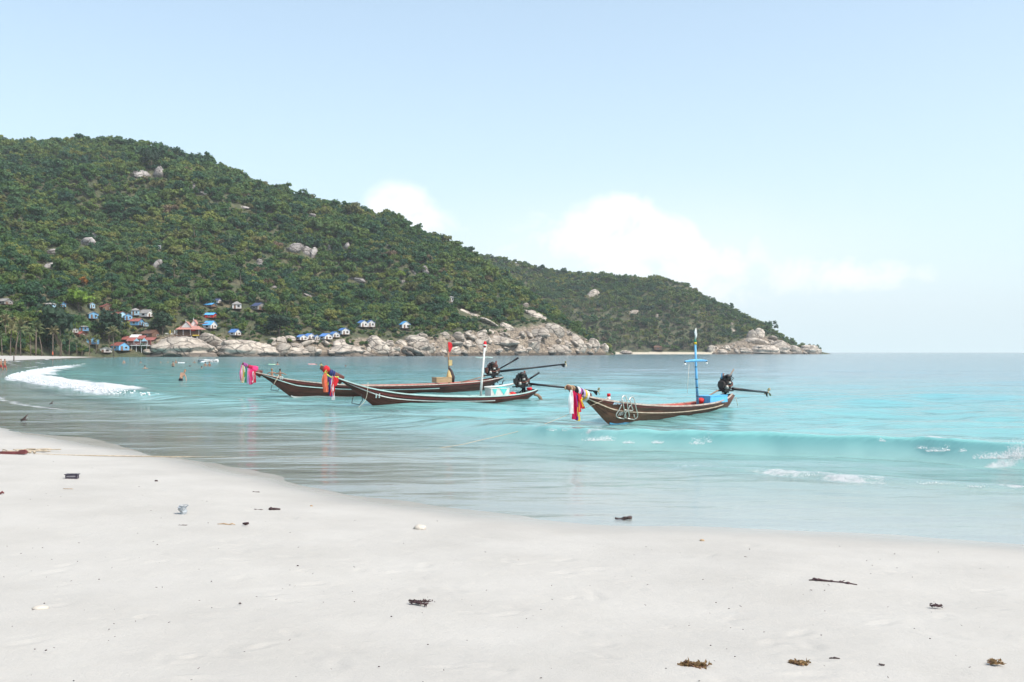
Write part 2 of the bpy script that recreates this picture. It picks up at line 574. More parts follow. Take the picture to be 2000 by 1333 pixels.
    foam_n = np.maximum(foam_n, .5 * np.exp(-(o / .45) ** 2) * sstep(-15, -19, xs) * sstep(36, 40, ys) * sstep(60, 50, ys))
    foam[nr] = np.clip(foam_n, 0, 1)
    depth = np.maximum(depth0, 0) + np.clip(Z, 0, 1)
    ripple = np.interp(Yw, [30, 60, 150, 400], [1, .95, .8, .62])
    ripple[nr] *= 1 - np.clip((H - .2) / .15, 0, 1) * np.interp(par / 7, [10, 11], [1, 0]) * (.72 * np.exp(-((s + 2.6) / 2.8) ** 2) + .45 * sstep(2.5, 6, s))
    me = grid_mesh('sea', Xw, Yw, Z, {'depth': depth, 'foam': foam, 'ripple': ripple})
    tag(obj('sea', me, MAT['water']), 'clear turquoise sea with small surf', None, None, 'structure')

# ------------------------------------------------------------------ materials of the setting
def sand_material():
    m, N, L = nodes('sand')
    out = N.new('ShaderNodeOutputMaterial'); b = N.new('ShaderNodeBsdfPrincipled')
    tc = N.new('ShaderNodeTexCoord')
    def noise(scale, det=6, ro=.6, vec=None):
        n = N.new('ShaderNodeTexNoise')
        n.inputs['Scale'].default_value = scale; n.inputs['Detail'].default_value = det; n.inputs['Roughness'].default_value = ro
        L.new(vec or tc.outputs['Object'], n.inputs['Vector'])
        return n.outputs[0]
    n1 = noise(.7, 5); n2 = noise(9, 8, .75); n3 = noise(70, 4, .8)
    cr = N.new('ShaderNodeValToRGB')
    cr.color_ramp.elements[0].position = .35; cr.color_ramp.elements[1].position = .65
    cr.color_ramp.elements[0].color = (.412, .394, .358, 1); cr.color_ramp.elements[1].color = (.458, .440, .402, 1)
    L.new(n1, cr.inputs[0])
    # sparse grains of shell and dark grit
    mr = N.new('ShaderNodeMapRange'); mr.inputs[1].default_value = .63; mr.inputs[2].default_value = .72; mr.inputs[4].default_value = .30
    L.new(n2, mr.inputs[0])
    mx = N.new('ShaderNodeMix'); mx.data_type = 'RGBA'
    L.new(mr.outputs[0], mx.inputs[0]); L.new(cr.outputs[0], mx.inputs[6]); mx.inputs[7].default_value = (.44, .38, .32, 1)
    mps = N.new('ShaderNodeMapping'); mps.inputs['Scale'].default_value = (1.6, 3.6, 1); mps.inputs['Rotation'].default_value = (0, 0, .25)
    L.new(tc.outputs['Object'], mps.inputs[0])
    n4 = noise(2.2, 7, .72, mps.outputs[0])
    mrs = N.new('ShaderNodeMapRange'); mrs.inputs[1].default_value = .60; mrs.inputs[2].default_value = .76; mrs.inputs[4].default_value = .24
    L.new(n4, mrs.inputs[0])
    mxs = N.new('ShaderNodeMix'); mxs.data_type = 'RGBA'
    L.new(mrs.outputs[0], mxs.inputs[0]); L.new(mx.outputs[2], mxs.inputs[6]); mxs.inputs[7].default_value = (.42, .37, .31, 1)
    mx = mxs
    mrg = N.new('ShaderNodeMapRange'); mrg.inputs[1].default_value = .25; mrg.inputs[2].default_value = .8; mrg.inputs[3].default_value = .93; mrg.inputs[4].default_value = 1.07
    L.new(n3, mrg.inputs[0])
    hs = N.new('ShaderNodeHueSaturation'); L.new(mrg.outputs[0], hs.inputs['Value']); L.new(mx.outputs[2], hs.inputs['Color'])
    at = N.new('ShaderNodeAttribute'); at.attribute_name = 'wet'
    mw = N.new('ShaderNodeMix'); mw.data_type = 'RGBA'; mw.blend_type = 'MULTIPLY'
    L.new(at.outputs['Fac'], mw.inputs[0]); L.new(hs.outputs[0], mw.inputs[6]); mw.inputs[7].default_value = (.81, .785, .74, 1)
    L.new(mw.outputs[2], b.inputs['Base Color'])
    mro = N.new('ShaderNodeMapRange'); mro.inputs[3].default_value = .9; mro.inputs[4].default_value = .22
    L.new(at.outputs['Fac'], mro.inputs[0]); L.new(mro.outputs[0], b.inputs['Roughness'])
    msp = N.new('ShaderNodeMapRange'); msp.inputs[3].default_value = .15; msp.inputs[4].default_value = .5
    L.new(at.outputs['Fac'], msp.inputs[0]); L.new(msp.outputs[0], b.inputs['Specular IOR Level'])
    ad = N.new('ShaderNodeMath'); ad.operation = 'MULTIPLY_ADD'; L.new(n3, ad.inputs[0]); ad.inputs[1].default_value = .22; L.new(n2, ad.inputs[2])
    bp = N.new('ShaderNodeBump'); bp.inputs['Distance'].default_value = .03
    inv = N.new('ShaderNodeMapRange'); inv.inputs[3].default_value = .42; inv.inputs[4].default_value = .04
    L.new(at.outputs['Fac'], inv.inputs[0]); L.new(inv.outputs[0], bp.inputs['Strength'])
    L.new(ad.outputs[0], bp.inputs['Height']); L.new(bp.outputs[0], b.inputs['Normal'])
    L.new(b.outputs[0], out.inputs[0])

def water_material():
    m, N, L = nodes('water')
    out = N.new('ShaderNodeOutputMaterial')
    def attr(n):
        a = N.new('ShaderNodeAttribute'); a.attribute_name = n; return a.outputs['Fac']
    def math_(op, a, b=None, c=None, clamp=False):
        n = N.new('ShaderNodeMath'); n.operation = op; n.use_clamp = clamp
        for i, v in enumerate((a, b, c)):
            if v is None: continue
            if isinstance(v, (int, float)): n.inputs[i].default_value = v
            else: L.new(v, n.inputs[i])
        return n.outputs[0]
    depth, foam = attr('depth'), attr('foam')
    tc = N.new('ShaderNodeTexCoord')
    def noise(scale, det, sx, sy, rot=0, ro=.6):
        mp = N.new('ShaderNodeMapping'); mp.inputs['Scale'].default_value = (sx, sy, 1); mp.inputs['Rotation'].default_value = (0, 0, rot)
        L.new(tc.outputs['Object'], mp.inputs[0])
        n = N.new('ShaderNodeTexNoise'); n.inputs['Scale'].default_value = scale; n.inputs['Detail'].default_value = det
        n.inputs['Roughness'].default_value = ro
        L.new(mp.outputs[0], n.inputs['Vector'])
        return n.outputs[0]
    # ripples
    r1 = noise(.9, 5, .55, 1.5, .15); r2 = noise(5.5, 4, .6, 1.5, -.12); r3 = noise(.16, 4, .5, 1.4, .1)
    b0 = N.new('ShaderNodeBump'); b0.inputs['Strength'].default_value = 1; b0.inputs['Distance'].default_value = .34
    L.new(r3, b0.inputs['Height'])
    b1 = N.new('ShaderNodeBump'); b1.inputs['Strength'].default_value = 1
    dmr = N.new('ShaderNodeMapRange'); dmr.inputs[1].default_value = .02; dmr.inputs[2].default_value = .6; dmr.inputs[3].default_value = .022; dmr.inputs[4].default_value = .060
    L.new(depth, dmr.inputs[0]); L.new(dmr.outputs[0], b1.inputs['Distance'])
    L.new(r1, b1.inputs['Height']); L.new(b0.outputs[0], b1.inputs['Normal'])
    b2 = N.new('ShaderNodeBump'); b2.inputs['Strength'].default_value = 1
    dm2 = N.new('ShaderNodeMapRange'); dm2.inputs[1].default_value = .0; dm2.inputs[2].default_value = .5; dm2.inputs[3].default_value = .008; dm2.inputs[4].default_value = .012
    L.new(depth, dm2.inputs[0]); L.new(dm2.outputs[0], b2.inputs['Distance'])
    L.new(r2, b2.inputs['Height']); L.new(b1.outputs[0], b2.inputs['Normal'])
    nrm = b2.outputs[0]
    rip = attr('ripple')
    for bb in (b0, b1, b2):
        L.new(rip, bb.inputs['Strength'])
    # body colour of the water by depth
    cr = N.new('ShaderNodeValToRGB')
    els = cr.color_ramp.elements
    stops = [(0, (.64, .65, .62)), (.03, (.58, .68, .65)), (.07, (.52, .77, .74)), (.15, (.37, .77, .76)), (.38, (.30, .72, .75)), (1, (.36, .62, .73))]
    els[0].position, els[0].color = 0, (*stops[0][1], 1)
    els[1].position, els[1].color = 1, (*stops[-1][1], 1)
    for p, c in stops[1:-1]:
        e = els.new(p); e.color = (*c, 1)
    L.new(math_('DIVIDE', depth, 6.0, clamp=True), cr.inputs[0])
    dif = N.new('ShaderNodeBsdfDiffuse'); L.new(cr.outputs[0], dif.inputs[0])
    trl = N.new('ShaderNodeBsdfTranslucent'); L.new(cr.outputs[0], trl.inputs[0])
    md = N.new('ShaderNodeMixShader'); md.inputs[0].default_value = .50
    L.new(dif.outputs[0], md.inputs[1]); L.new(trl.outputs[0], md.inputs[2])
    tr = N.new('ShaderNodeBsdfTransparent'); tr.inputs[0].default_value = (.96, 1, 1, 1)
    alpha = math_('SUBTRACT', 1.0, math_('EXPONENT', math_('MULTIPLY', depth, -1.5)))
    body = N.new('ShaderNodeMixShader')
    L.new(alpha, body.inputs[0]); L.new(tr.outputs[0], body.inputs[1]); L.new(md.outputs[0], body.inputs[2])
    fr = N.new('ShaderNodeFresnel'); fr.inputs[0].default_value = 1.33; L.new(nrm, fr.inputs['Normal'])
    gl = N.new('ShaderNodeBsdfGlossy'); gl.inputs['Roughness'].default_value = .10; L.new(nrm, gl.inputs['Normal'])
    surf = N.new('ShaderNodeMixShader')
    gb = N.new('ShaderNodeNewGeometry')
    L.new(math_('MULTIPLY', fr.outputs[0], math_('SUBTRACT', .90, math_('MULTIPLY', gb.outputs['Backfacing'], .87))), surf.inputs[0]); L.new(body.outputs[0], surf.inputs[1]); L.new(gl.outputs[0], surf.inputs[2])
    # foam
    fn = noise(1.6, 8, 1, 1.3, .3, .7); fn2 = noise(9, 6, 1, 1, 0, .7)
    fk = math_('ADD', foam, math_('MULTIPLY', math_('SUBTRACT', fn, .5), .9))
    fk = math_('ADD', fk, math_('MULTIPLY', math_('SUBTRACT', fn2, .5), .5))
    fmr = N.new('ShaderNodeMapRange'); fmr.interpolation_type = 'SMOOTHSTEP'
    fmr.inputs[1].default_value = .36; fmr.inputs[2].default_value = .66
    L.new(fk, fmr.inputs[0])
    gate = math_('MULTIPLY', fmr.outputs[0], math_('MULTIPLY', foam, 5.0, clamp=True), clamp=True)
    fd = N.new('ShaderNodeBsdfPrincipled'); fd.inputs['Base Color'].default_value = (.64, .66, .66, 1); fd.inputs['Roughness'].default_value = .8
    fb = N.new('ShaderNodeBump'); fb.inputs['Strength'].default_value = 1; fb.inputs['Distance'].default_value = .30
    L.new(fn, fb.inputs['Height']); L.new(fb.outputs[0], fd.inputs['Normal'])
    mf = N.new('ShaderNodeMixShader')
    L.new(gate, mf.inputs[0]); L.new(surf.outputs[0], mf.inputs[1]); L.new(fd.outputs[0], mf.inputs[2])
    L.new(mf.outputs[0], out.inputs[0])

def rock_nodes(N, L, tcout, scale=1.0, lo=(.25, .205, .165, 1), hi=(.56, .495, .41, 1), joints=.16):
    """granite: pale, stained with dark runs, a dark tide band above the water (by height)"""
    def noise(sc, det, vec, ro=.65):
        n = N.new('ShaderNodeTexNoise'); n.inputs['Scale'].default_value = sc; n.inputs['Detail'].default_value = det; n.inputs['Roughness'].default_value = ro
        L.new(vec, n.inputs['Vector']); return n.outputs[0]
    geo = N.new('ShaderNodeNewGeometry')
    n1 = noise(.22 * scale, 8, geo.outputs['Position'])
    cr = N.new('ShaderNodeValToRGB')
    cr.color_ramp.elements[0].position = .32; cr.color_ramp.elements[1].position = .66
    cr.color_ramp.elements[0].color = lo; cr.color_ramp.elements[1].color = hi
    L.new(n1, cr.inputs[0])
    mp = N.new('ShaderNodeMapping'); mp.inputs['Scale'].default_value = (.55, .55, .06); mp.inputs['Rotation'].default_value = (0, .35, 0)
    L.new(geo.outputs['Position'], mp.inputs[0])
    n2 = noise(1.0 * scale, 6, mp.outputs[0])
    mr = N.new('ShaderNodeMapRange'); mr.inputs[1].default_value = .52; mr.inputs[2].default_value = .72; mr.inputs[4].default_value = .62
    L.new(n2, mr.inputs[0])
    mx = N.new('ShaderNodeMix'); mx.data_type = 'RGBA'
    L.new(mr.outputs[0], mx.inputs[0]); L.new(cr.outputs[0], mx.inputs[6]); mx.inputs[7].default_value = (.11, .095, .085, 1)
    sep = N.new('ShaderNodeSeparateXYZ'); L.new(geo.outputs['Position'], sep.inputs[0])
    ad = N.new('ShaderNodeMath'); ad.operation = 'MULTIPLY_ADD'; L.new(n1, ad.inputs[0]); ad.inputs[1].default_value = -3.0; L.new(sep.outputs[2], ad.inputs[2])
    mt = N.new('ShaderNodeMapRange'); mt.inputs[1].default_value = -.1; mt.inputs[2].default_value = .9; mt.inputs[3].default_value = .85; mt.inputs[4].default_value = 0
    L.new(ad.outputs[0], mt.inputs[0])
    m3 = N.new('ShaderNodeMix'); m3.data_type = 'RGBA'
    L.new(mt.outputs[0], m3.inputs[0]); L.new(mx.outputs[2], m3.inputs[6]); m3.inputs[7].default_value = (.095, .075, .055, 1)
    # joints and cracks
    vo = N.new('ShaderNodeTexVoronoi'); vo.feature = 'DISTANCE_TO_EDGE'; vo.inputs['Scale'].default_value = joints
    mpj = N.new('ShaderNodeMapping'); mpj.inputs['Rotation'].default_value = (.3, .5, .2); mpj.inputs['Scale'].default_value = (.8, 1, 1.7)
    wj = N.new('ShaderNodeVectorMath'); wj.operation = 'MULTIPLY_ADD'
    nj = N.new('ShaderNodeTexNoise'); nj.inputs['Scale'].default_value = .35; nj.inputs['Detail'].default_value = 4
    L.new(geo.outputs['Position'], nj.inputs['Vector'])
    L.new(nj.outputs[1], wj.inputs[0]); wj.inputs[1].default_value = (2.5, 2.5, 2.5); L.new(geo.outputs['Position'], wj.inputs[2])
    L.new(wj.outputs[0], mpj.inputs[0]); L.new(mpj.outputs[0], vo.inputs['Vector'])
    mj = N.new('ShaderNodeMapRange'); mj.inputs[1].default_value = 0; mj.inputs[2].default_value = .09; mj.inputs[3].default_value = .75; mj.inputs[4].default_value = 0
    L.new(vo.outputs['Distance'], mj.inputs[0])
    m4 = N.new('ShaderNodeMix'); m4.data_type = 'RGBA'
    L.new(mj.outputs[0], m4.inputs[0]); L.new(m3.outputs[2], m4.inputs[6]); m4.inputs[7].default_value = (.07, .06, .05, 1)
    hj = N.new('ShaderNodeMath'); hj.operation = 'MULTIPLY_ADD'; L.new(mj.outputs[0], hj.inputs[0]); hj.inputs[1].default_value = -.9
    L.new(noise(.8 * scale, 8, geo.outputs['Position'], .7), hj.inputs[2])
    bp = N.new('ShaderNodeBump'); bp.inputs['Strength'].default_value = .8; bp.inputs['Distance'].default_value = .8
    L.new(hj.outputs[0], bp.inputs['Height'])
    return m4.outputs[2], bp.outputs[0]

def rock_material(name='granite', **kw):
    m, N, L = nodes(name)
    out = N.new('ShaderNodeOutputMaterial'); b = N.new('ShaderNodeBsdfPrincipled')
    c, n = rock_nodes(N, L, None, **kw)
    oi = N.new('ShaderNodeObjectInfo')
    mr = N.new('ShaderNodeMapRange'); mr.inputs[3].default_value = .8; mr.inputs[4].default_value = 1.2; L.new(oi.outputs['Random'], mr.inputs[0])
    hs = N.new('ShaderNodeHueSaturation'); L.new(mr.outputs[0], hs.inputs['Value']); L.new(c, hs.inputs['Color'])
    L.new(hs.outputs[0], b.inputs['Base Color']); L.new(n, b.inputs['Normal'])
    b.inputs['Roughness'].default_value = .85
    L.new(b.outputs[0], out.inputs[0])

def hill_material():
    m, N, L = nodes('hill_ground')
    out = N.new('ShaderNodeOutputMaterial'); b = N.new('ShaderNodeBsdfPrincipled')
    rc, rn = rock_nodes(N, L, None, joints=.30)
    geo = N.new('ShaderNodeNewGeometry')
    n = N.new('ShaderNodeTexNoise'); n.inputs['Scale'].default_value = .12; n.inputs['Detail'].default_value = 9; n.inputs['Roughness'].default_value = .7
    L.new(geo.outputs['Position'], n.inputs['Vector'])
    cr = N.new('ShaderNodeValToRGB')
    e = cr.color_ramp.elements
    e[0].position = .3; e[0].color = (.040, .058, .026, 1)
    e[1].position = .72; e[1].color = (.17, .135, .080, 1)
    k = e.new(.5); k.color = (.075, .085, .040, 1)
    L.new(n.outputs[0], cr.inputs[0])
    def attr(nm):
        a = N.new('ShaderNodeAttribute'); a.attribute_name = nm; return a.outputs['Fac']
    m1 = N.new('ShaderNodeMix'); m1.data_type = 'RGBA'
    dk = N.new('ShaderNodeMix'); dk.data_type = 'RGBA'; dk.blend_type = 'MULTIPLY'; dk.inputs[0].default_value = 1; L.new(rc, dk.inputs[6]); dk.inputs[7].default_value = (.62, .58, .52, 1)
    L.new(attr('rock'), m1.inputs[0]); L.new(cr.outputs[0], m1.inputs[6]); L.new(dk.outputs[2], m1.inputs[7])
    m2 = N.new('ShaderNodeMix'); m2.data_type = 'RGBA'
    L.new(attr('sandy'), m2.inputs[0]); L.new(m1.outputs[2], m2.inputs[6]); m2.inputs[7].default_value = (.55, .49, .38, 1)
    L.new(m2.outputs[2], b.inputs['Base Color'])
    b.inputs['Roughness'].default_value = .9
    L.new(rn, b.inputs['Normal'])
    L.new(b.outputs[0], out.inputs[0])

sand_material(); water_material(); rock_material(); rock_material('granite_grey', lo=(.17, .15, .14, 1), hi=(.40, .37, .345, 1)); hill_material()
build_ground_and_water()

# ------------------------------------------------------------------ hills
class Hill:
    """terrain known by bearing (px) and distance: shore distance, ridge distance, ridge line, rock band"""
    def __init__(self, shore, ridge_d, skyline, rockh, tree_px, seed, gexp):
        self.shore, self.ridge_d, self.sky, self.rockh = [np.array(a, float).T for a in (shore, ridge_d, skyline, rockh)]
        self.tree_px, self.seed, self.gexp = tree_px, seed, gexp
    def par(self, px):
        D0 = np.interp(px, *self.shore); Dr = np.interp(px, *self.ridge_d)
        py = np.interp(px, *self.sky) + self.tree_px
        zr = EYE + (HY - py) * Dr / F
        return D0, Dr, zr, np.interp(px, *self.rockh)
    def z(self, px, d):
        D0, Dr, zr, rh = self.par(px)
        zr = np.maximum(zr, rh * .9)
        rw = rh * 1.5 + 2
        e = d - D0
        x = (px - CX) * d / F
        Z = np.where(e < 0, e * .45 - .4, rh * np.power(np.clip(e / rw, 0, 1), .8))
        t = np.clip((e - rw) / np.maximum(Dr - D0 - rw, 5), 0, 1)
        g = np.power(t, self.gexp)
        Z = np.where(e > rw, rh + (zr - rh) * g, Z)
        nz = (fbm(x / 95, d / 120, 4, self.seed) - .5)
        Z = Z + np.where(e > rw, nz * np.sin(np.pi * np.clip(t, 0, 1)) ** .7 * .34 * zr, 0)
        rk = (fbm(x / 9, d / 9, 3, self.seed + 5) - .5) * np.minimum(rh, 9) * .5 + (np.abs(fbm(x / 4.5, d / 4.5, 3, self.seed + 9) - .5) * 2 - .25) * np.minimum(rh, 9) * .30
        Z = Z + np.where((e > -2), rk * sstep(-2, 3, e) * sstep(rw + 18, rw, e) * (rh > 3), 0)
        b = d - Dr
        Z = np.where(b > 0, zr - b * .10 - (b / 60) ** 2, Z)
        return Z
    def hit(self, px, py):
        D0, Dr, _, _ = self.par(px)
        d = np.arange(D0 - 5, Dr + 40, .5)
        zz = self.z(np.full(d.shape, float(px)), d)
        ray = EYE - (py - HY) * d / F
        m = ray <= zz
        k = int(np.argmax(m)) if m.any() else len(d) - 1
        return Vector(((px - CX) * d[k] / F, d[k], zz[k]))

SKY_A = [(-700, 330), (-300, 300), (-150, 276), (0, 272), (60, 272), (130, 266), (180, 264), (260, 274), (330, 287), (400, 306), (450, 326), (480, 346),
         (520, 354), (570, 370), (640, 387), (700, 402), (735, 408), (765, 414), (800, 440), (850, 457), (900, 480), (950, 510), (1000, 545),
         (1050, 580), (1090, 606), (1130, 636), (1160, 662), (1196, 690), (1300, 760)]
HILL = Hill([(-700, 330), (-300, 350), (-100, 375), (0, 398), (100, 440), (200, 487), (270, 500), (300, 503), (500, 522), (700, 562), (850, 605), (1000, 680), (1100, 740), (1190, 800), (1300, 880)],
            [(-700, 1000), (0, 1000), (450, 950), (735, 950), (900, 905), (1050, 850), (1150, 825), (1190, 812), (1300, 890)],
            SKY_A,
            [(-700, 1.8), (190, 1.8), (260, 2), (300, 5), (350, 8.5), (450, 8), (520, 7), (600, 7.5), (650, 6), (720, 9), (800, 10.5), (850, 12), (900, 13),
             (950, 16), (1000, 19), (1040, 23), (1080, 23), (1120, 17), (1160, 9), (1190, 2), (1205, -3), (1300, -6)], 12, 3, .93)
HEAD = Hill([(700, 1200), (1000, 1160), (1190, 1150), (1390, 1165), (1450, 1185), (1500, 1200), (1605, 1240), (1625, 1250)],
            [(700, 1560), (1000, 1470), (1200, 1430), (1340, 1380), (1450, 1330), (1530, 1290), (1605, 1250), (1625, 1256)],
            [(700, 480), (850, 480), (900, 484), (940, 494), (1000, 503), (1040, 517), (1110, 529), (1150, 531), (1200, 536), (1240, 541), (1290, 539), (1340, 549),
             (1370, 571), (1400, 586), (1440, 605), (1475, 622), (1500, 637), (1520, 650), (1540, 667), (1560, 676), (1605, 684), (1625, 692)],
            [(700, 1), (1180, 1), (1195, 2.3), (1380, 2.3), (1395, 8), (1430, 13), (1460, 20), (1490, 24), (1520, 18), (1550, 9), (1600, 3.5), (1625, .2)], 8, 9, .9)

def build_hill(h, name, label, px0, px1, npx, nd, sand_rng=None, back=420):
    px = np.linspace(px0, px1, npx)
    D0, Dr, _, _ = h.par(px)
    k = np.concatenate([np.linspace(-.05, .0, 4)[:-1], np.linspace(0, .12, 26)[:-1], np.linspace(.12, 1, nd)[:-1], np.linspace(1, 1 + back / 400, 12)])
    K, P = np.meshgrid(k, px, indexing='ij')
    Dd = D0[None, :] + K * np.maximum(Dr - D0, 60)[None, :]
    X = (P - CX) * Dd / F
    Z = h.z(P, Dd)
    rh = np.interp(P, *h.rockh)
    e = Dd - np.interp(P, *h.shore)
    lim = rh * 1.5 + 2 + (fbm(X / 14, Dd / 14, 3, 8) - .4) * 14
    rock = sstep(lim + 4, lim - 2, e) * (rh > 3.9)
    sandy = np.zeros_like(Z)
    if sand_rng:
        sandy = ((P > sand_rng[0]) & (P < sand_rng[1]) & (e < 6)).astype(float)
    me = grid_mesh(name, X, Dd, Z, {'rock': rock, 'sandy': sandy})
    return tag(obj(name, me, MAT['hill_ground']), label, None, None, 'structure')
build_hill(HILL, 'hill', 'big wooded hill rising behind the bay', -600, 1206, 520, 80)
build_hill(HEAD, 'headland', 'lower wooded headland farther off to the right', 760, 1622, 360, 60, (1190, 1392))
# ------------------------------------------------------------------ rocks
from mathutils import noise as mnoise
def boulder_mesh(seed, sub=3, cuts=5, mat='granite'):
    """weathered granite block: a random convex hull, rounded off, then roughened and cracked"""
    rr = random.Random(seed)
    bm = bmesh.new()
    for k in range(9 + cuts):
        v = Vector((rr.gauss(0, 1), rr.gauss(0, 1), rr.gauss(0, 1))).normalized()
        bm.verts.new(v * rr.uniform(.85, 1.15))
    r = bmesh.ops.convex_hull(bm, input=bm.verts)
    bmesh.ops.delete(bm, geom=list({g for g in r['geom_interior'] + r['geom_unused'] if isinstance(g, bmesh.types.BMVert)}), context='VERTS')
    bmesh.ops.triangulate(bm, faces=bm.faces)
    bmesh.ops.subdivide_edges(bm, edges=bm.edges, cuts=1, use_grid_fill=True)
    bmesh.ops.triangulate(bm, faces=bm.faces)
    for k in range(2):
        bmesh.ops.smooth_vert(bm, verts=bm.verts, factor=.5, use_axis_x=True, use_axis_y=True, use_axis_z=True)
    bmesh.ops.subdivide_edges(bm, edges=bm.edges, cuts=1, use_grid_fill=True)
    bmesh.ops.triangulate(bm, faces=bm.faces)
    bmesh.ops.smooth_vert(bm, verts=bm.verts, factor=.5, use_axis_x=True, use_axis_y=True, use_axis_z=True)
    off = Vector((rr.uniform(0, 50), rr.uniform(0, 50), rr.uniform(0, 50)))
    cn = [Vector((rr.gauss(0, 1), rr.gauss(0, 1), rr.gauss(0, 1.4))).normalized() for k in range(2)]
    ch = [rr.uniform(-.35, .35) for k in range(2)]
    mx = max(v.co.length for v in bm.verts)
    for v in bm.verts:
        p = v.co / mx * 1.06
        q = 1 + .10 * mnoise.noise(p * 1.6 + off) + .06 * mnoise.noise(p * 4 + off)
        for n, h in zip(cn, ch):
            q -= .10 * math.exp(-((p.dot(n) - h + .06 * mnoise.noise(p * 3 + off)) / .06) ** 2)
        v.co = p * q
    me = bpy.data.meshes.new('boulder')
    bmesh.ops.recalc_face_normals(bm, faces=bm.faces)
    bm.to_mesh(me); bm.free()
    me.polygons.foreach_set('use_smooth', [True] * len(me.polygons))
    me.materials.append(MAT[mat])
    return me
BOULD = [boulder_mesh(100 + k, 3, k % 6) for k in range(12)]
def dome_mesh(seed, mat='granite'):
    """whaleback slab: a low dome with a spreading foot and sheeting ledges"""
    rr = random.Random(seed)
    bm = bmesh.new()
    bmesh.ops.create_icosphere(bm, subdivisions=4, radius=1)
    off = Vector((rr.uniform(0, 50), rr.uniform(0, 50), rr.uniform(0, 50)))
    for v in bm.verts:
        p = v.co.copy()
        n = 1 + .16 * mnoise.noise(p * 1.3 + off) + .09 * mnoise.noise(p * 3.1 + off)
        led = .05 * math.tanh(6 * math.sin(p.z * 9 + 3 * mnoise.noise(p * 1.2 + off)))
        r = math.hypot(p.x, p.y)
        if p.z < 0 and r > 1e-6:
            k = (1.0 + .12 * -p.z) / max(r, .35) * (1 if r > .35 else r / .35)
            p.x *= k; p.y *= k
        v.co = Vector((p.x * (n + led), p.y * (n + led), p.z * n))
    me = bpy.data.meshes.new('boulder')
    bm.to_mesh(me); bm.free()
    me.polygons.foreach_set('use_smooth', [True] * len(me.polygons))
    me.materials.append(MAT[mat])
    return me
DOME = [dome_mesh(400 + k) for k in range(4)]
GREY = [boulder_mesh(200 + k, 3, k % 6, 'granite_grey') for k in range(8)]

def boulder(pos, size, rot, label, group=None, mesh=None, name='boulder'):
    o = bpy.data.objects.new(name, mesh or random.choice(BOULD))
    COL.objects.link(o)
    o.location = pos
    o.scale = size
    o.rotation_euler = rot
    return tag(o, label, 'boulder', group)

WINDOWS = []      # (px0, px1, py0, py1, distance): what stands there is not hidden by nearer trees

def outcrop(h, px, py, wpx, hpx, tilt, label, depth=.8, name='boulder', k=0, group=None, sunk=0.0, grey=False):
    """a rock seen at (px, py = its middle), wpx x hpx in the photograph"""
    p = h.hit(px, py + hpx * .35)
    d = p.y
    w, hh = wpx * d / F / 2, hpx * d / F / 2
    WINDOWS.append((px - wpx * .42, px + wpx * .42, py - hpx * .5, py + hpx * .34, d))
    if sunk >= 1 and py + hpx / 2 > 677:                 # stands in the water: carry it down below the waterline
        top = EYE - (py - hpx / 2 - HY) * d / F
        return boulder((p.x, d + w * .15, (top - 2.5) / 2), (w * 1.1, max(w, hh) * depth, (top + 2.5) / 2 * 1.08), (0, R(tilt * .3), R(random.uniform(-25, 25))), label, group, DOME[k % 4] if wpx > hpx * 2.2 else BOULD[k % 12], name)
    return boulder((p.x, d + w * .25, EYE - (py - HY) * d / F - hh * (.15 + .55 * sunk)), (w * 1.12, max(w, hh) * depth, hh * (1.25 + .5 * sunk)), (0, R(tilt), R(random.uniform(-25, 25))), label, group, GREY[k % 8] if grey else BOULD[k % 12], name)

ZONES = [(145, 'left of the village behind the beach end'), (330, 'in and round the left village'), (440, 'round the Thai restaurant on columns'), (575, 'between the lone hut and the hut row'), (690, 'round the row of blue roofed huts'),
         (830, 'round the twin huts and the stilted hut'), (960, 'left of the large smooth boulder'), (9999, 'on the point of rocks')]
def zone_label(kind, px):
    z = next(s for lim, s in ZONES if px < lim)
    lb = ('granite boulder in the shore rocks ' if kind == 'boulder' else 'leafy tree on the lower slope ') + z
    return lb, lb.replace('boulder', 'boulders').replace('tree', 'trees')

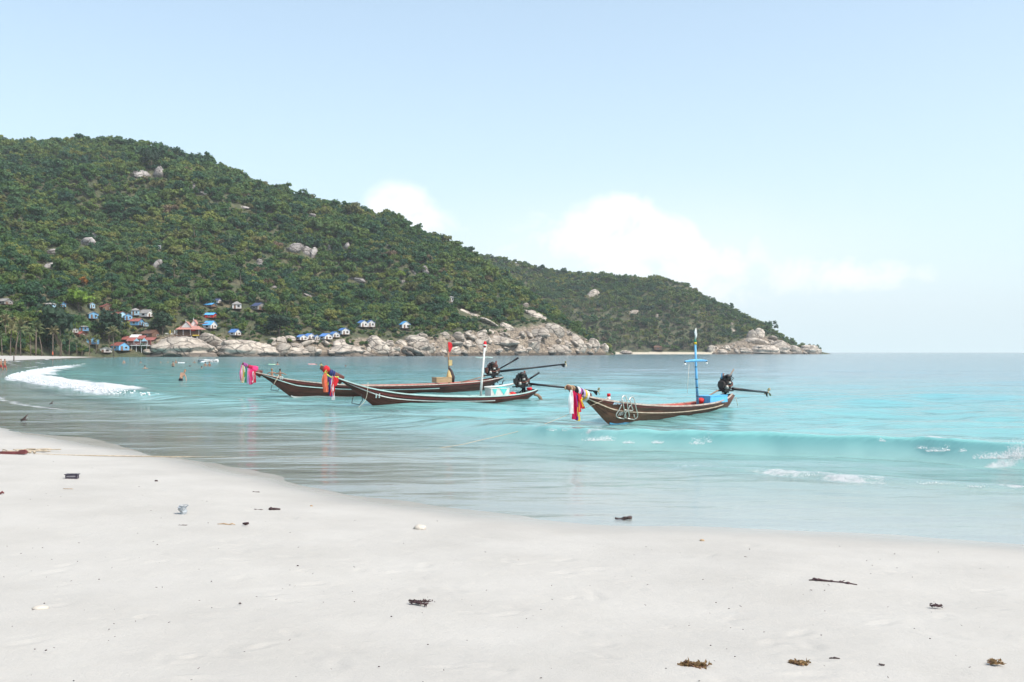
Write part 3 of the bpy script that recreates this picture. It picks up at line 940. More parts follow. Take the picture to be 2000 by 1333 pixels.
def build_rocks():
    rr = random.Random(41)
    # named rocks of the near shore: px, py, w, h, tilt
    shore = [
        (352, 678, 118, 34, 4, 'broad pale whaleback rock below the restaurant on columns'),
        (405, 668, 60, 30, 18, 'sloping pale slab under the white walled house with blue roof'),
        (468, 680, 90, 30, 12, 'long tilted slab below the lone blue roofed hut'),
        (505, 683, 70, 22, 20, 'low slanting slab running down to the water'),
        (547, 664, 27, 19, -4, 'rounded boulder perched on top of a blocky rock'),
        (553, 681, 40, 24, 0, 'blocky rock carrying the perched boulder'),
        (606, 683, 44, 26, 10, 'rounded rock below the row of blue roofed huts'),
        (575, 688, 50, 16, -8, 'low dark based rock at the waterline below the huts'),
        (672, 686, 80, 20, -8, 'wide low rock ledge at the waterline between huts and twin huts'),
        (738, 664, 52, 44, 28, 'tall streaked dome of rock below the twin huts'),
        (690, 690, 70, 12, 0, 'flat dark ledge awash at the waterline'),
        (812, 668, 52, 22, 14, 'slab jutting over a dark hollow near the shore'),
        (770, 684, 30, 16, 0, 'small rounded boulder right of the streaked dome'),
        (836, 682, 28, 20, 0, 'squat block beside the dark hollow'),
        (866, 650, 26, 18, 10, 'grey boulder under the scrub left of the long slabs'),
        (895, 658, 30, 22, 30, 'dark grey split boulder at the top of the rock band'),
        (935, 668, 36, 20, 12, 'pale boulder with a square face amid the slabs'),
        (985, 664, 80, 14, 20, 'long slanting slab in the middle of the rocks'),
        (1043, 667, 48, 27, 6, 'large smooth white boulder in the middle of the rocks'),
        (1085, 645, 62, 34, 26, 'big grey domed slab high on the point'),
        (1060, 655, 110, 20, 30, 'long diagonal slab running down behind the smooth boulder'),
        (1128, 660, 44, 40, 35, 'tall pointed slab near the tip of the rocks'),
        (1160, 673, 34, 20, 15, 'rounded rock second from the tip of the point'),
        (1181, 681, 24, 15, 0, 'last rounded boulder at the tip of the point'),
        (1010, 684, 40, 16, 0, 'squat rock at the waterline below the smooth boulder'),
        (1090, 683, 46, 18, 0, 'wide rock at the waterline on the point'),
        (925, 612, 70, 12, 33, 'long grey bare slab slanting through the trees above the rocks'),
        (958, 632, 50, 9, 40, 'narrow pale ledge slanting below the grey bare slab'),
        (1048, 615, 60, 14, 42, 'steep grey slab at the top of the point'),
        (1027, 596, 14, 11, 0, 'round boulder balanced at the top of the steep grey slab')]
    for k, (px, py, w, hgt, tl, lb) in enumerate(shore):
        outcrop(HILL, px, py, w, hgt, tl * .75, lb, k=k, sunk=1.0)
    hillside = [
        (270, 339, 40, 20, 6, 'wide grey outcrop high on the hill, left half'), (308, 338, 42, 24, -6, 'wide grey outcrop high on the hill, right half under the dark tree'),
        (374, 362, 14, 16, 0, 'small dark rock right of the high grey outcrop'), (394, 377, 26, 16, 0, 'pale broken rock below the small dark rock'),
        (474, 403, 36, 8, 4, 'low pale ledge near the middle of the skyline'), (607, 418, 20, 14, 0, 'single pale rock under the ridge'),
        (573, 484, 42, 22, 8, 'big white faced outcrop in the middle of the hill, left block'), (596, 487, 34, 28, 10, 'big white faced outcrop in the middle of the hill, bright middle block'),
        (612, 493, 14, 26, 4, 'narrow upright block at the right of the white faced outcrop'), (677, 481, 20, 13, 0, 'grey rock right of the white faced outcrop'),
        (642, 484, 10, 14, 0, 'small dark rock close right of the white faced outcrop'),
        (168, 470, 40, 34, -14, 'dark faced rock with a bright right edge above the village'), (186, 458, 18, 24, 0, 'rock behind the dark faced rock with bright edge'),
        (98, 489, 28, 22, -20, 'dark rock with a pale streak left of the dark faced rock'), (95, 520, 30, 14, 0, 'low dark rock below the pale streaked one'),
        (248, 484, 10, 12, 0, 'small pale rock right of the dark faced rock'), (305, 515, 18, 26, 30, 'pale rubble slope below the white panel'),
        (36, 537, 12, 10, 0, 'small rock at the far left of the hillside'), (505, 512, 16, 14, 0, 'small dark rock left below the white faced outcrop'),
        (695, 545, 40, 17, 4, 'broad brown rock half way down the hill'), (832, 523, 18, 30, -4, 'upright grey rock standing on the right slope'),
        (806, 530, 14, 14, 0, 'dark rock beside the upright grey rock'), (785, 551, 14, 8, 0, 'small pale rock under the yellow green bush'),
        (602, 577, 34, 8, 28, 'narrow pale bare rock streak in the trees'), (537, 561, 24, 6, 12, 'thin pale ledge left of the bare rock streak'),
        (868, 546, 8, 8, 0, 'tiny white rock on the right slope'), (757, 482, 9, 8, 0, 'little pale rock under the knoll on the ridge'),
        (838, 416, 1, 1, 0, None)]
    for k, (px, py, w, hgt, tl, lb) in enumerate(hillside):
        if lb:
            outcrop(HILL, px, py, w, hgt, tl, lb, k=k + 3, grey=True, sunk=.3)
    head = [
        (1158, 572, 20, 22, 35, 'slanting bare rock high on the headland'), (1240, 608, 26, 13, 0, 'reddish rock group in the middle of the headland'),
        (1285, 617, 10, 10, 0, 'small rock right of the reddish rock group'), (1432, 630, 10, 16, 0, 'upright pale rock on the right of the headland'), (1432, 643, 12, 10, 0, 'rock just below the upright pale rock'),
        (1484, 652, 26, 20, 10, 'steep bare rock wall near the end of the headland'), (1470, 655, 20, 18, 0, 'rounded rock left of the steep bare wall'),
        (1508, 660, 22, 14, 24, 'slanting rock right of the steep bare wall'), (1478, 668, 44, 14, 8, 'wide ledge under the steep bare wall'),
        (1493, 681, 50, 13, 0, 'broad pale rock at the waterline of the headland'), (1455, 684, 26, 8, 0, 'low pale rock at the waterline left of the broad one'),
        (1523, 676, 34, 17, 14, 'angular rock at the foot of the headland'), (1550, 681, 26, 11, 0, 'rock near the tip of the headland'),
        (1581, 681, 34, 13, 6, 'low smooth rock forming the last tip of the headland'), (1393, 681, 22, 17, 0, 'pale rock where the far beach ends'),
        (1423, 678, 18, 18, 0, 'grey rock right of the end of the far beach'), (1439, 682, 14, 14, 0, 'stubby rock between grey rock and ledge'),
        (1410, 686, 18, 6, 0, 'flat low rock at the end of the far beach'), (1222, 688, 20, 6, 0, 'dark rock lying on the left end of the far beach')]
    for k, (px, py, w, hgt, tl, lb) in enumerate(head):
        outcrop(HEAD, px, py, w * 1.15, hgt, tl, lb, k=k + 5, sunk=1.0)
    # the countless-looking rest of the rock band, still single rocks
    n = 0
    while n < 190:
        px = rr.uniform(272, 1196)
        D0, Dr, zr, rh = [float(v) for v in HILL.par(px)]
        if rr.random() > (.35 + rh / 18):
            continue
        rw = rh * 1.5 + 2
        e = rr.uniform(-2, rw * .95 + 2)
        d = D0 + e
        r = rr.uniform(1.0, 2.3) * (1.0 + .05 * rh) * (1.5 if rr.random() < .25 else .9)
        z = float(HILL.z(np.array([px]), np.array([d]))[0])
        boulder(((px - CX) * d / F, d, max(z, -.3) + r * .10), (r * rr.uniform(1, 1.9), r * rr.uniform(.9, 1.3), r * rr.uniform(.55, .95)),
                (R(rr.uniform(-15, 15)), R(rr.uniform(0, 32)), R(rr.uniform(0, 360))), *zone_label('boulder', px), rr.choice(BOULD))
        n += 1
    n = 0
    while n < 32:
        px = rr.uniform(1380, 1600)
        D0, Dr, zr, rh = [float(v) for v in HEAD.par(px)]
        e = rr.uniform(-2, rh * 1.2 + 2)
        d = D0 + e
        r = rr.uniform(1.2, 3.2)
        z = float(HEAD.z(np.array([px]), np.array([d]))[0])
        boulder(((px - CX) * d / F, d, max(z, -.3) + r * .15), (r * rr.uniform(1, 1.7), r, r * rr.uniform(.6, 1)), (0, R(rr.uniform(-10, 30)), R(rr.uniform(0, 360))),
                'one of the boulders piled round the foot of the far headland', 'boulders at the foot of the far headland', rr.choice(BOULD))
        n += 1
build_rocks()

# ------------------------------------------------------------------ the village
pmat('paint_blue', (.15, .36, .56), .6, .25, 1.5, rnd=.15)
pmat('paint_pale_blue', (.36, .58, .70), .6, .2, 1.5, rnd=.12)
pmat('paint_white', (.66, .66, .64), .6, .12, 1.5, dirt=(.38, .34, .28), rnd=.08)
pmat('roof_blue', (.07, .21, .52), .5, .35, 1.0, stretch=(6, 1, 1), rnd=.2, dirt=(.28, .30, .34), dirt_amt=.5)
pmat('roof_bright_blue', (.10, .40, .74), .45, .15, 1.0, stretch=(6, 1, 1), rnd=.08)
pmat('roof_red', (.28, .085, .07), .6, .35, 1.2, rnd=.2, dirt=(.16, .10, .08), dirt_amt=.6)
pmat('roof_pink', (.42, .20, .16), .6, .25, 1.2, rnd=.1)
pmat('roof_grey', (.24, .23, .215), .7, .25, 1.2, rnd=.15)
pmat('roof_brown', (.14, .075, .05), .7, .3, 1.2, rnd=.1)
pmat('roof_navy', (.06, .08, .16), .6, .25, 1.2)
pmat('timber', (.16, .095, .06), .75, .35, 3, rnd=.2)
pmat('dark_pane', (.025, .03, .04), .15, .2, 1)
pmat('concrete', (.42, .40, .37), .8, .2, 1)
pmat('red_cloth', (.55, .03, .03), .7, .2, 2)
pmat('yellow_paint', (.62, .45, .06), .6, .2, 2)

def gable_wall(mb, w, dp, h, rh, z0=0):
    v = [(-w / 2, -dp / 2, z0), (w / 2, -dp / 2, z0), (w / 2, dp / 2, z0), (-w / 2, dp / 2, z0), (-w / 2, -dp / 2, z0 + h), (w / 2, -dp / 2, z0 + h), (w / 2, dp / 2, z0 + h), (-w / 2, dp / 2, z0 + h),
         (0, -dp / 2, z0 + h + rh), (0, dp / 2, z0 + h + rh)]
    mb.add(v, [(0, 1, 5, 8, 4), (1, 2, 6, 5), (2, 3, 7, 9, 6), (3, 0, 4, 7), (3, 2, 1, 0)])

def gable_roof(mb, w, dp, h, rh, over=.35, th=.10):
    """ridge along y; each side a slab with thickness, set just above the wall heads"""
    sl = rh / (w / 2)
    for s in (-1, 1):
        x1 = s * (w / 2 + over)
        z1 = h - over * sl + .03
        zr = h + rh + .03
        y0, y1 = -dp / 2 - over, dp / 2 + over
        v = [(0, y0, zr), (x1, y0, z1), (x1, y1, z1), (0, y1, zr), (0, y0, zr + th), (x1, y0, z1 + th), (x1, y1, z1 + th), (0, y1, zr + th)]
        mb.add(v, [(0, 1, 2, 3), (7, 6, 5, 4), (1, 0, 4, 5), (2, 1, 5, 6), (3, 2, 6, 7)])

def hip_roof(mb, w, dp, h, rh, over=.4):
    a, b = w / 2 + over, dp / 2 + over
    r = max(0.05, (w - dp) / 2) if w > dp else .05
    v = [(-a, -b, h - .1), (a, -b, h - .1), (a, b, h - .1), (-a, b, h - .1), (-r, 0, h + rh), (r, 0, h + rh), (-a, -b, h), (a, -b, h), (a, b, h), (-a, b, h)]
    mb.add(v, [(3, 2, 1, 0), (0, 1, 7, 6), (1, 2, 8, 7), (2, 3, 9, 8), (3, 0, 6, 9), (6, 7, 5, 4), (7, 8, 5), (8, 9, 4, 5), (9, 6, 4)])

def house(px, py, wpx, label, wall='paint_white', roof='roof_blue', style='gable', yaw=35, ratio=.9, wh=2.1, rh=1.0, stilt=.8, hill=None, ridge='y', name='bungalow', porch=True, zoff=0.0):
    """a small house whose floor front stands at (px, py); wpx = its width in the photograph"""
    p = (hill or HILL).hit(px, py)
    d = p.y
    w = wpx * d / F / (1.0 if ridge == 'x' else 1.05)
    dp = w * ratio
    floor = stilt
    t = thing(name, label, 'house', (p.x, d + dp * .4, p.z + zoff), R(yaw))
    hpx = (floor + wh + rh) * F / d
    WINDOWS.append((px - wpx * .55, px + wpx * .55, py - hpx * .95, py - hpx * .05, d))
    g = max(1.2, dp * .6)
    for sx in (-1, 1):
        for sy in (-1, 1):
            MB().box((sx * w * .42, sy * dp * .42, floor / 2 - g / 2), (.18, .18, floor + g)).build('stilt', MAT['timber'], t)
    porch_d = dp * .25 if porch else 0
    MB().box((0, -porch_d / 2, floor - .07), (w * 1.06, dp + porch_d + .2, .14)).build('deck', MAT['timber'], t)
    mb = MB()
    if style == 'gable':
        gable_wall(mb, w, dp, wh, rh, floor)
        wl = mb.build('wall', MAT[wall], t)
        rb = MB(); gable_roof(rb, w, dp, floor + wh, rh)
        rf = rb.build('roof', MAT[roof], t)
        if ridge == 'x':
            pass
        MB().box((0, 0, floor + wh + rh + .15), (.18, dp + .72, .07)).build('ridge_cap', MAT[roof], rf)
    else:
        mb.box((0, 0, floor + wh / 2), (w, dp, wh))
        wl = mb.build('wall', MAT[wall], t)
        rb = MB(); hip_roof(rb, w, dp, floor + wh + .005, rh)
        rf = rb.build('roof', MAT[roof], t)
        MB().box((0, 0, floor + wh + rh), (max(.2, w - dp), .16, .1)).build('ridge_cap', MAT[roof], rf)
    def window(x, y, rz, ww, hh, zc):
        e = MB().box((0, 0, 0), (ww, .06, hh)).build('window', MAT['dark_pane'], t)
        e.location = (x, y, zc); e.rotation_euler = (0, 0, rz)
        fb = MB()
        for s in (-1, 1):
            fb.box((s * (ww / 2 + .04), 0, 0), (.08, .10, hh + .16)); fb.box((0, 0, s * (hh / 2 + .04)), (ww, .10, .08))
        fb.build('frame', MAT['paint_white' if wall != 'paint_white' else 'timber'], e)
    MB().box((-w * .22, -dp / 2 - .02, floor + wh * .44), (w * .2, .08, wh * .86)).build('door', MAT['timber'], t)
    window(w * .2, -dp / 2 - .015, 0, w * .22, wh * .4, floor + wh * .58)
    window(w / 2 + .015, 0, R(90), dp * .26, wh * .4, floor + wh * .58)
    window(-w / 2 - .015, 0, R(90), dp * .26, wh * .4, floor + wh * .58)
    if porch:
        rl = MB()
        y = -dp / 2 - porch_d + .05
        rl.box((0, y, floor + .75), (w * 1.02, .06, .06))
        for k in range(6):
            rl.box((-w * .5 + w * k / 5, y, floor + .37), (.05, .05, .74))
        rl.build('railing', MAT['timber'], t)
    return t

def build_village():
    B, Wt, P = 'paint_blue', 'paint_white', 'paint_pale_blue'
    H = [  # px, base py, width px, wall, roof, style, yaw, ratio, wh, rh, stilt, label
        (96, 603, 17, P, 'roof_grey', 'hip', 0, .8, 1.6, 1.3, .6, 'blue walled house with grey hipped roof left of the yellow green tree'),
        (121, 603, 11, B, 'roof_blue', 'gable', 30, .9, 1.6, .9, .6, 'tiny blue hut left of the yellow green tree'),
        (178, 607, 10, P, 'roof_grey', 'gable', 40, .9, 2.2, .9, 1.0, 'narrow pale blue hut right beside the yellow green tree'),
        (202, 609, 24, 'roof_brown', 'roof_red', 'gable', 48, 1.1, 1.8, 1.6, .5, 'highest red roofed house in the left village'),
        (178, 626, 19, B, 'roof_grey', 'gable', 40, .9, 2.4, 1.2, .8, 'blue house with pale gable below the highest red roof'),
        (205, 624, 26, 'roof_brown', 'roof_brown', 'gable', 75, 1.1, 1.5, 1.2, .4, 'brown roofed house between two blue village houses'),
        (229, 624, 25, P, 'roof_red', 'gable', 48, 1.1, 1.6, 1.8, .4, 'red roofed house with pale blue gable in mid village'),
        (221, 635, 26, P, 'roof_red', 'gable', 84, .8, 2.0, 1.4, .5, 'low red roofed house with pale blue front in mid village'),
        (248, 629, 15, B, 'roof_grey', 'gable', 30, .9, 2.3, 1.2, .6, 'deep blue house with grey gable right of mid village'),
        (263, 619, 15, P, 'roof_grey', 'hip', 10, .9, 2.6, 1.2, .6, 'pale blue square house with grey hipped roof high in the village'),
        (284, 621, 24, Wt, 'roof_grey', 'gable', 76, .8, 1.9, 1.8, .5, 'white house under a broad grey roof at the village right'),
        (264, 638, 25, B, 'roof_red', 'gable', 84, .8, 2.1, 1.4, .5, 'red roofed house with a blue window band under the square house'),
        (283, 640, 10, P, 'roof_grey', 'gable', 30, .9, 1.6, .7, .3, 'smallest pale blue hut right of the blue banded house'),
        (162, 650, 17, B, 'roof_grey', 'hip', 15, .9, 2.2, 1.0, .6, 'blue hut with whitish roof among the dark trees'),
        (145, 652, 11, Wt, 'roof_grey', 'gable', 30, .9, 1.6, .8, .4, 'small white hut left of the whitish roofed blue hut'),
        (153, 660, 18, 'roof_brown', 'roof_red', 'gable', 70, .9, 1.4, 1.2, .3, 'low red roof under the blue hut among dark trees'),
        (178, 675, 24, B, 'roof_navy', 'gable', 24, .8, 2.7, .8, .5, 'blue house with white trim low behind the palms'),
        (290, 662, 32, 'roof_brown', 'roof_brown', 'gable', 80, .8, 2.0, 1.9, .6, 'big brown pavilion above the red roofed restaurant'),
        (231, 687, 28, B, 'roof_red', 'gable', 66, .8, 2.5, 1.7, .4, 'red roofed house with bright blue wall by the shore'),
        (204, 690, 22, Wt, 'roof_grey', 'gable', 12, .9, 1.7, 1.0, .2, 'little white house standing at the top of the sand'),
        (410, 623, 25, 'red_cloth', 'roof_bright_blue', 'gable', 88, .7, 1.4, 1.0, .6, 'upper bright blue roof with red wall beneath'),
        (408, 646, 21, Wt, 'roof_bright_blue', 'gable', 70, .9, 1.9, 2.0, .8, 'white house with bright blue roof beside the Thai restaurant'),
        (409, 601, 22, 'timber', 'roof_bright_blue', 'gable', 80, .7, 1.0, .9, .4, 'hut under a bright blue tarpaulin roof higher up'),
        (423, 594, 14, Wt, 'roof_navy', 'gable', 75, .9, 1.4, .9, .4, 'white hut with dark roof above the tarpaulin roof'),
        (461, 608, 18, Wt, 'roof_grey', 'hip', 14, .9, 2.3, 1.6, 1.2, 'white house with grey peaked roof on a brown base'),
        (503, 608, 23, 'roof_grey', 'roof_navy', 'gable', 55, .9, 2.0, 1.6, .8, 'dark roofed grey house right of the white peaked house'),
        (457, 660, 18, Wt, 'roof_blue', 'gable', 66, .9, 1.6, 1.6, .9, 'lone blue roofed hut above the long tilted slab'),
        (588, 668, 18, Wt, 'roof_blue', 'gable', 42, .95, 1.5, 1.2, .8, 'first blue roofed hut from the left in the row above the rocks'),
        (603, 665, 18, Wt, 'roof_blue', 'gable', 42, .95, 1.5, 1.3, .8, 'second blue roofed hut from the left in the row above the rocks'),
        (618, 667, 9, Wt, 'roof_blue', 'gable', 30, 1.0, 1.6, 1.0, .7, 'narrowest hut in the row with a white gable'),
        (635, 666, 20, Wt, 'roof_blue', 'gable', 48, .95, 1.6, 1.4, .7, 'widest blue roofed hut in the middle of the row'),
        (652, 662, 16, Wt, 'roof_blue', 'gable', 42, .95, 1.6, 1.3, .8, 'blue roofed hut second from the right in the row'),
        (670, 657, 18, Wt, 'roof_blue', 'gable', 40, .95, 2.0, 1.3, 1.0, 'rightmost and highest hut of the blue roofed row'),
        (707, 643, 16, Wt, 'roof_blue', 'gable', 40, .95, 2.1, 1.3, 1.2, 'left one of the twin huts on the hump'),
        (722, 643, 15, Wt, 'roof_blue', 'gable', 32, .95, 2.2, 1.3, 1.2, 'right one of the twin huts on the hump'),
        (790, 646, 18, Wt, 'roof_bright_blue', 'gable', 28, .95, 2.0, 1.6, 1.4, 'lone hut on stilts with bright blue roof right of the twins'),
        (881, 591, 9, Wt, 'roof_grey', 'hip', 20, .9, 2.6, .5, .2, 'tiny square white building among the trees above the slabs'),
        (6, 597, 22, 'roof_grey', 'roof_grey', 'gable', 70, .9, 1.6, 1.4, .4, 'grey roofed house at the left edge of the picture')]
    for px, py, w, wl, rf, st, yaw, ra, wh, rh, sl, lb in H:
        k = float(HILL.hit(px, py).y) / 520
        house(px, py, w, lb, wl, rf, st, yaw, ra, wh * k, rh * k, sl)
    # hut behind the far beach
    house(1285, 684, 30, 'long low hut with thatched roof behind the far beach', 'timber', 'roof_brown', 'gable', 86, .5, 2.6, 2.2, .3, HEAD, name='beach_hut')
    # white panel high on the hill
    p = HILL.hit(310, 489)
    t = thing('billboard', 'white square panel standing on the hillside above the village', 'sign', (p.x, p.y, p.z), R(-15))
    WINDOWS.append((303, 318, 480, 492, p.y))
    MB().box((0, 0, 2.1), (3.6, .12, 2.4)).build('panel', MAT['paint_white'], t)
    for s in (-1, 1):
        MB().box((s * 1.2, .12, .5), (.14, .1, 3.4)).build('post', MAT['timber'], t)

    # Thai style restaurant on white columns
    p = HILL.hit(362, 667)
    d = p.y
    k = d / F
    t = thing('restaurant', 'open restaurant with pink tiled roofs and white gables on white columns', 'restaurant', (p.x, d, 0), R(4))
    zb = EYE + (HY - 668) * k
    zf = EYE + (HY - 656) * k
    WINDOWS.append((315, 398, 622, 668, d))
    def X(px): return (px - 362) * k
    def Zz(py): return EYE + (HY - py) * k
    for px in (346, 355, 365, 374, 385):
        MB().cyl((X(px), -.4, zb - 3.5), (X(px), -.4, zf - .1), .32, .28, 10).build('column', MAT['paint_white'], t)
    MB().box((X(365), 3.2, zf), (X(390) - X(338), 8, .35)).build('deck', MAT['timber'], t)
    MB().box((X(332), 2.2, zf + .1), (X(350) - X(316), 5, .3)).build('terrace', MAT['roof_pink'], t)
    rl = MB()
    for i in range(15):
        rl.box((X(338) + i * (X(390) - X(338)) / 14, -.7, zf + .6), (.09, .09, .9))
    rl.box((X(364), -.7, zf + 1.08), (X(390) - X(338), .12, .12)).build('railing', MAT['timber'], t)
    MB().box((X(366), 4.0, Zz(651)), (X(386) - X(346), 4.5, Zz(646) - Zz(656))).build('wall', MAT['timber'], t)
    for px in (346, 358, 372, 388):
        MB().box((X(px), -.2, Zz(650)), (.25, .25, Zz(644) - Zz(656))).build('post', MAT['paint_white'], t)
    MB().box((X(377), .3, Zz(645)), (2.2, .2, 1.0)).build('awning', MAT['red_cloth'], t)
    MB().box((X(383), -.9, Zz(655.5)), (3.4, .25, .6)).build('sign_board', MAT['yellow_paint'], t)
    # roofs: lower skirt, main cross roof, rear roof
    sk = MB()
    a0, a1 = X(343), X(395)
    z0, z1 = Zz(644), Zz(637)
    sk.add([(a0, -1.2, z0), (a1, -1.2, z0), (a1, 8, z0), (a0, 8, z0), (X(352), 2, z1), (X(386), 2, z1), (X(386), 6, z1), (X(352), 6, z1)],
           [(0, 1, 5, 4), (1, 2, 6, 5), (2, 3, 7, 6), (3, 0, 4, 7), (3, 2, 1, 0), (4, 5, 6, 7)])
    sk.build('roof', MAT['roof_pink'], t)
    for cx, w2, zt, y, lb in ((363, 9.5, 629, .6, 0), (374, 9, 625, 4.5, 1)):
        g = MB()
        xw = w2 * k
        g.add([(X(cx) - xw, y, Zz(640)), (X(cx) + xw, y, Zz(640)), (X(cx), y, Zz(zt)), (X(cx) - xw, y - .15, Zz(640)), (X(cx) + xw, y - .15, Zz(640)), (X(cx), y - .15, Zz(zt))],
              [(0, 1, 2), (5, 4, 3), (0, 3, 4, 1), (1, 4, 5, 2), (2, 5, 3, 0)])
        g.build('gable', MAT['paint_white'], t)
        r2 = MB()
        y2 = y + 5
        for s in (-1, 1):
            r2.add([(X(cx), y - .4, Zz(zt - 1.2)), (X(cx) + s * xw * 1.35, y - .4, Zz(642)), (X(cx) + s * xw * 1.35, y2, Zz(642)), (X(cx), y2, Zz(zt - 1.2)),
                    (X(cx), y - .4, Zz(zt - .4)), (X(cx) + s * xw * 1.35, y - .4, Zz(642.6)), (X(cx) + s * xw * 1.35, y2, Zz(642.6)), (X(cx), y2, Zz(zt - .4))],
                   [(0, 1, 2, 3), (7, 6, 5, 4), (0, 4, 5, 1), (1, 5, 6, 2)])
        ro = r2.build('roof', MAT['roof_pink'], t)
        MB().cyl((X(cx), y - .45, Zz(zt)), (X(cx), y - .45, Zz(zt - 5)), .22, .04, 6).build('finial', MAT['paint_white'], ro)
    MB().box((X(388), 6, Zz(632)), (6.5, 4, .3), (0, R(-8), 0)).build('roof', MAT['roof_pink'], t)
    hb = MB(); hb.box((X(331), 1.0, Zz(655)), (4.4, 3, 2.0)); hb.build('kiosk', MAT['paint_white'], t)
    # flag poles by the terrace
    for px, c, lb in ((334, 'yellow_paint', 'yellow banner on a thin pole left of the Thai restaurant'), (343, 'paint_white', 'white banner on a thin pole close to the Thai restaurant')):
        q = HILL.hit(px, 668)
        f = thing('banner', lb, 'flag', (q.x, q.y - 2.0, q.z - .5))
        MB().cyl((0, 0, 0), (0, 0, 6.4), .06, .04, 6).build('pole', MAT['timber'], f)
        MB().box((.25, 0, 5.4), (.45, .04, 1.7)).build('cloth', MAT[c], f)

    # red roofed restaurant with white railings
    p = HILL.hit(268, 689)
    d = p.y
    k = d / F
    t = thing('restaurant', 'red roofed restaurant with white railings and posts above the sand', 'restaurant', (p.x, d, 0), R(0))
    WINDOWS.append((234, 304, 653, 690, d))
    def X(px): return (px - 268) * k
    for px in (250, 257, 266, 276, 286):
        MB().box((X(px), .2, Zz(682)), (.22, .22, Zz(674) - Zz(692))).build('post', MAT['paint_white'], t)
    MB().box((X(270), 2.6, Zz(675)), (X(290) - X(247), 6.0, .4)).build('deck', MAT['paint_white'], t)
    MB().box((X(270), 3.4, Zz(669.5)), (X(286) - X(250), 3.8, Zz(664) - Zz(674.4))).build('wall', MAT['roof_red'], t)
    rl = MB()
    for i in range(13):
        rl.box((X(248) + i * (X(289) - X(248)) / 12, -.3, Zz(672.5)), (.08, .08, 1.0))
    rl.box((X(268.5), -.3, Zz(670.8)), (X(290) - X(247), .12, .12)).build('railing', MAT['paint_white'], t)
    for px in (250, 262, 275, 288):
        MB().box((X(px), -.25, Zz(669)), (.22, .2, Zz(664) - Zz(674))).build('post', MAT['paint_white'], t)
    def slab(x0, x1, yy0, yy1, z0, z1, m, nm):
        b = MB()
        b.add([(X(x0), yy0, Zz(z0)), (X(x1), yy0, Zz(z0)), (X(x1), yy1, Zz(z1)), (X(x0), yy1, Zz(z1)), (X(x0), yy0, Zz(z0) + .18), (X(x1), yy0, Zz(z0) + .18), (X(x1), yy1, Zz(z1) + .18), (X(x0), yy1, Zz(z1) + .18)],
              [(3, 2, 1, 0), (4, 5, 6, 7), (0, 1, 5, 4), (1, 2, 6, 5), (2, 3, 7, 6), (3, 0, 4, 7)])
        return b.build(nm, MAT[m], t)
    slab(247, 265, -1.0, 3.2, 667, 660, 'roof_red', 'roof')
    slab(266, 280, .8, 4.5, 662.5, 656, 'roof_red', 'roof')
    slab(281, 301, -.4, 3.4, 665, 660, 'roof_red', 'roof')
    slab(234, 250, 1.6, 5.2, 664, 657, 'roof_red', 'roof')
    slab(247, 268, 3.6, 6.5, 659.5, 654, 'paint_white', 'roof_edge')
    for cx in (268, 283):
        g = MB()
        g.add([(X(cx - 6), -1.1, Zz(667)), (X(cx + 6), -1.1, Zz(667)), (X(cx), -1.1, Zz(661)), (X(cx - 6), -.9, Zz(667)), (X(cx + 6), -.9, Zz(667)), (X(cx), -.9, Zz(661))],
              [(0, 1, 2), (5, 4, 3), (0, 3, 4, 1), (1, 4, 5, 2), (2, 5, 3, 0)])
        g.build('gable', MAT['paint_pale_blue'], t)
    # annex roof right of the lone hut
    return
build_village()
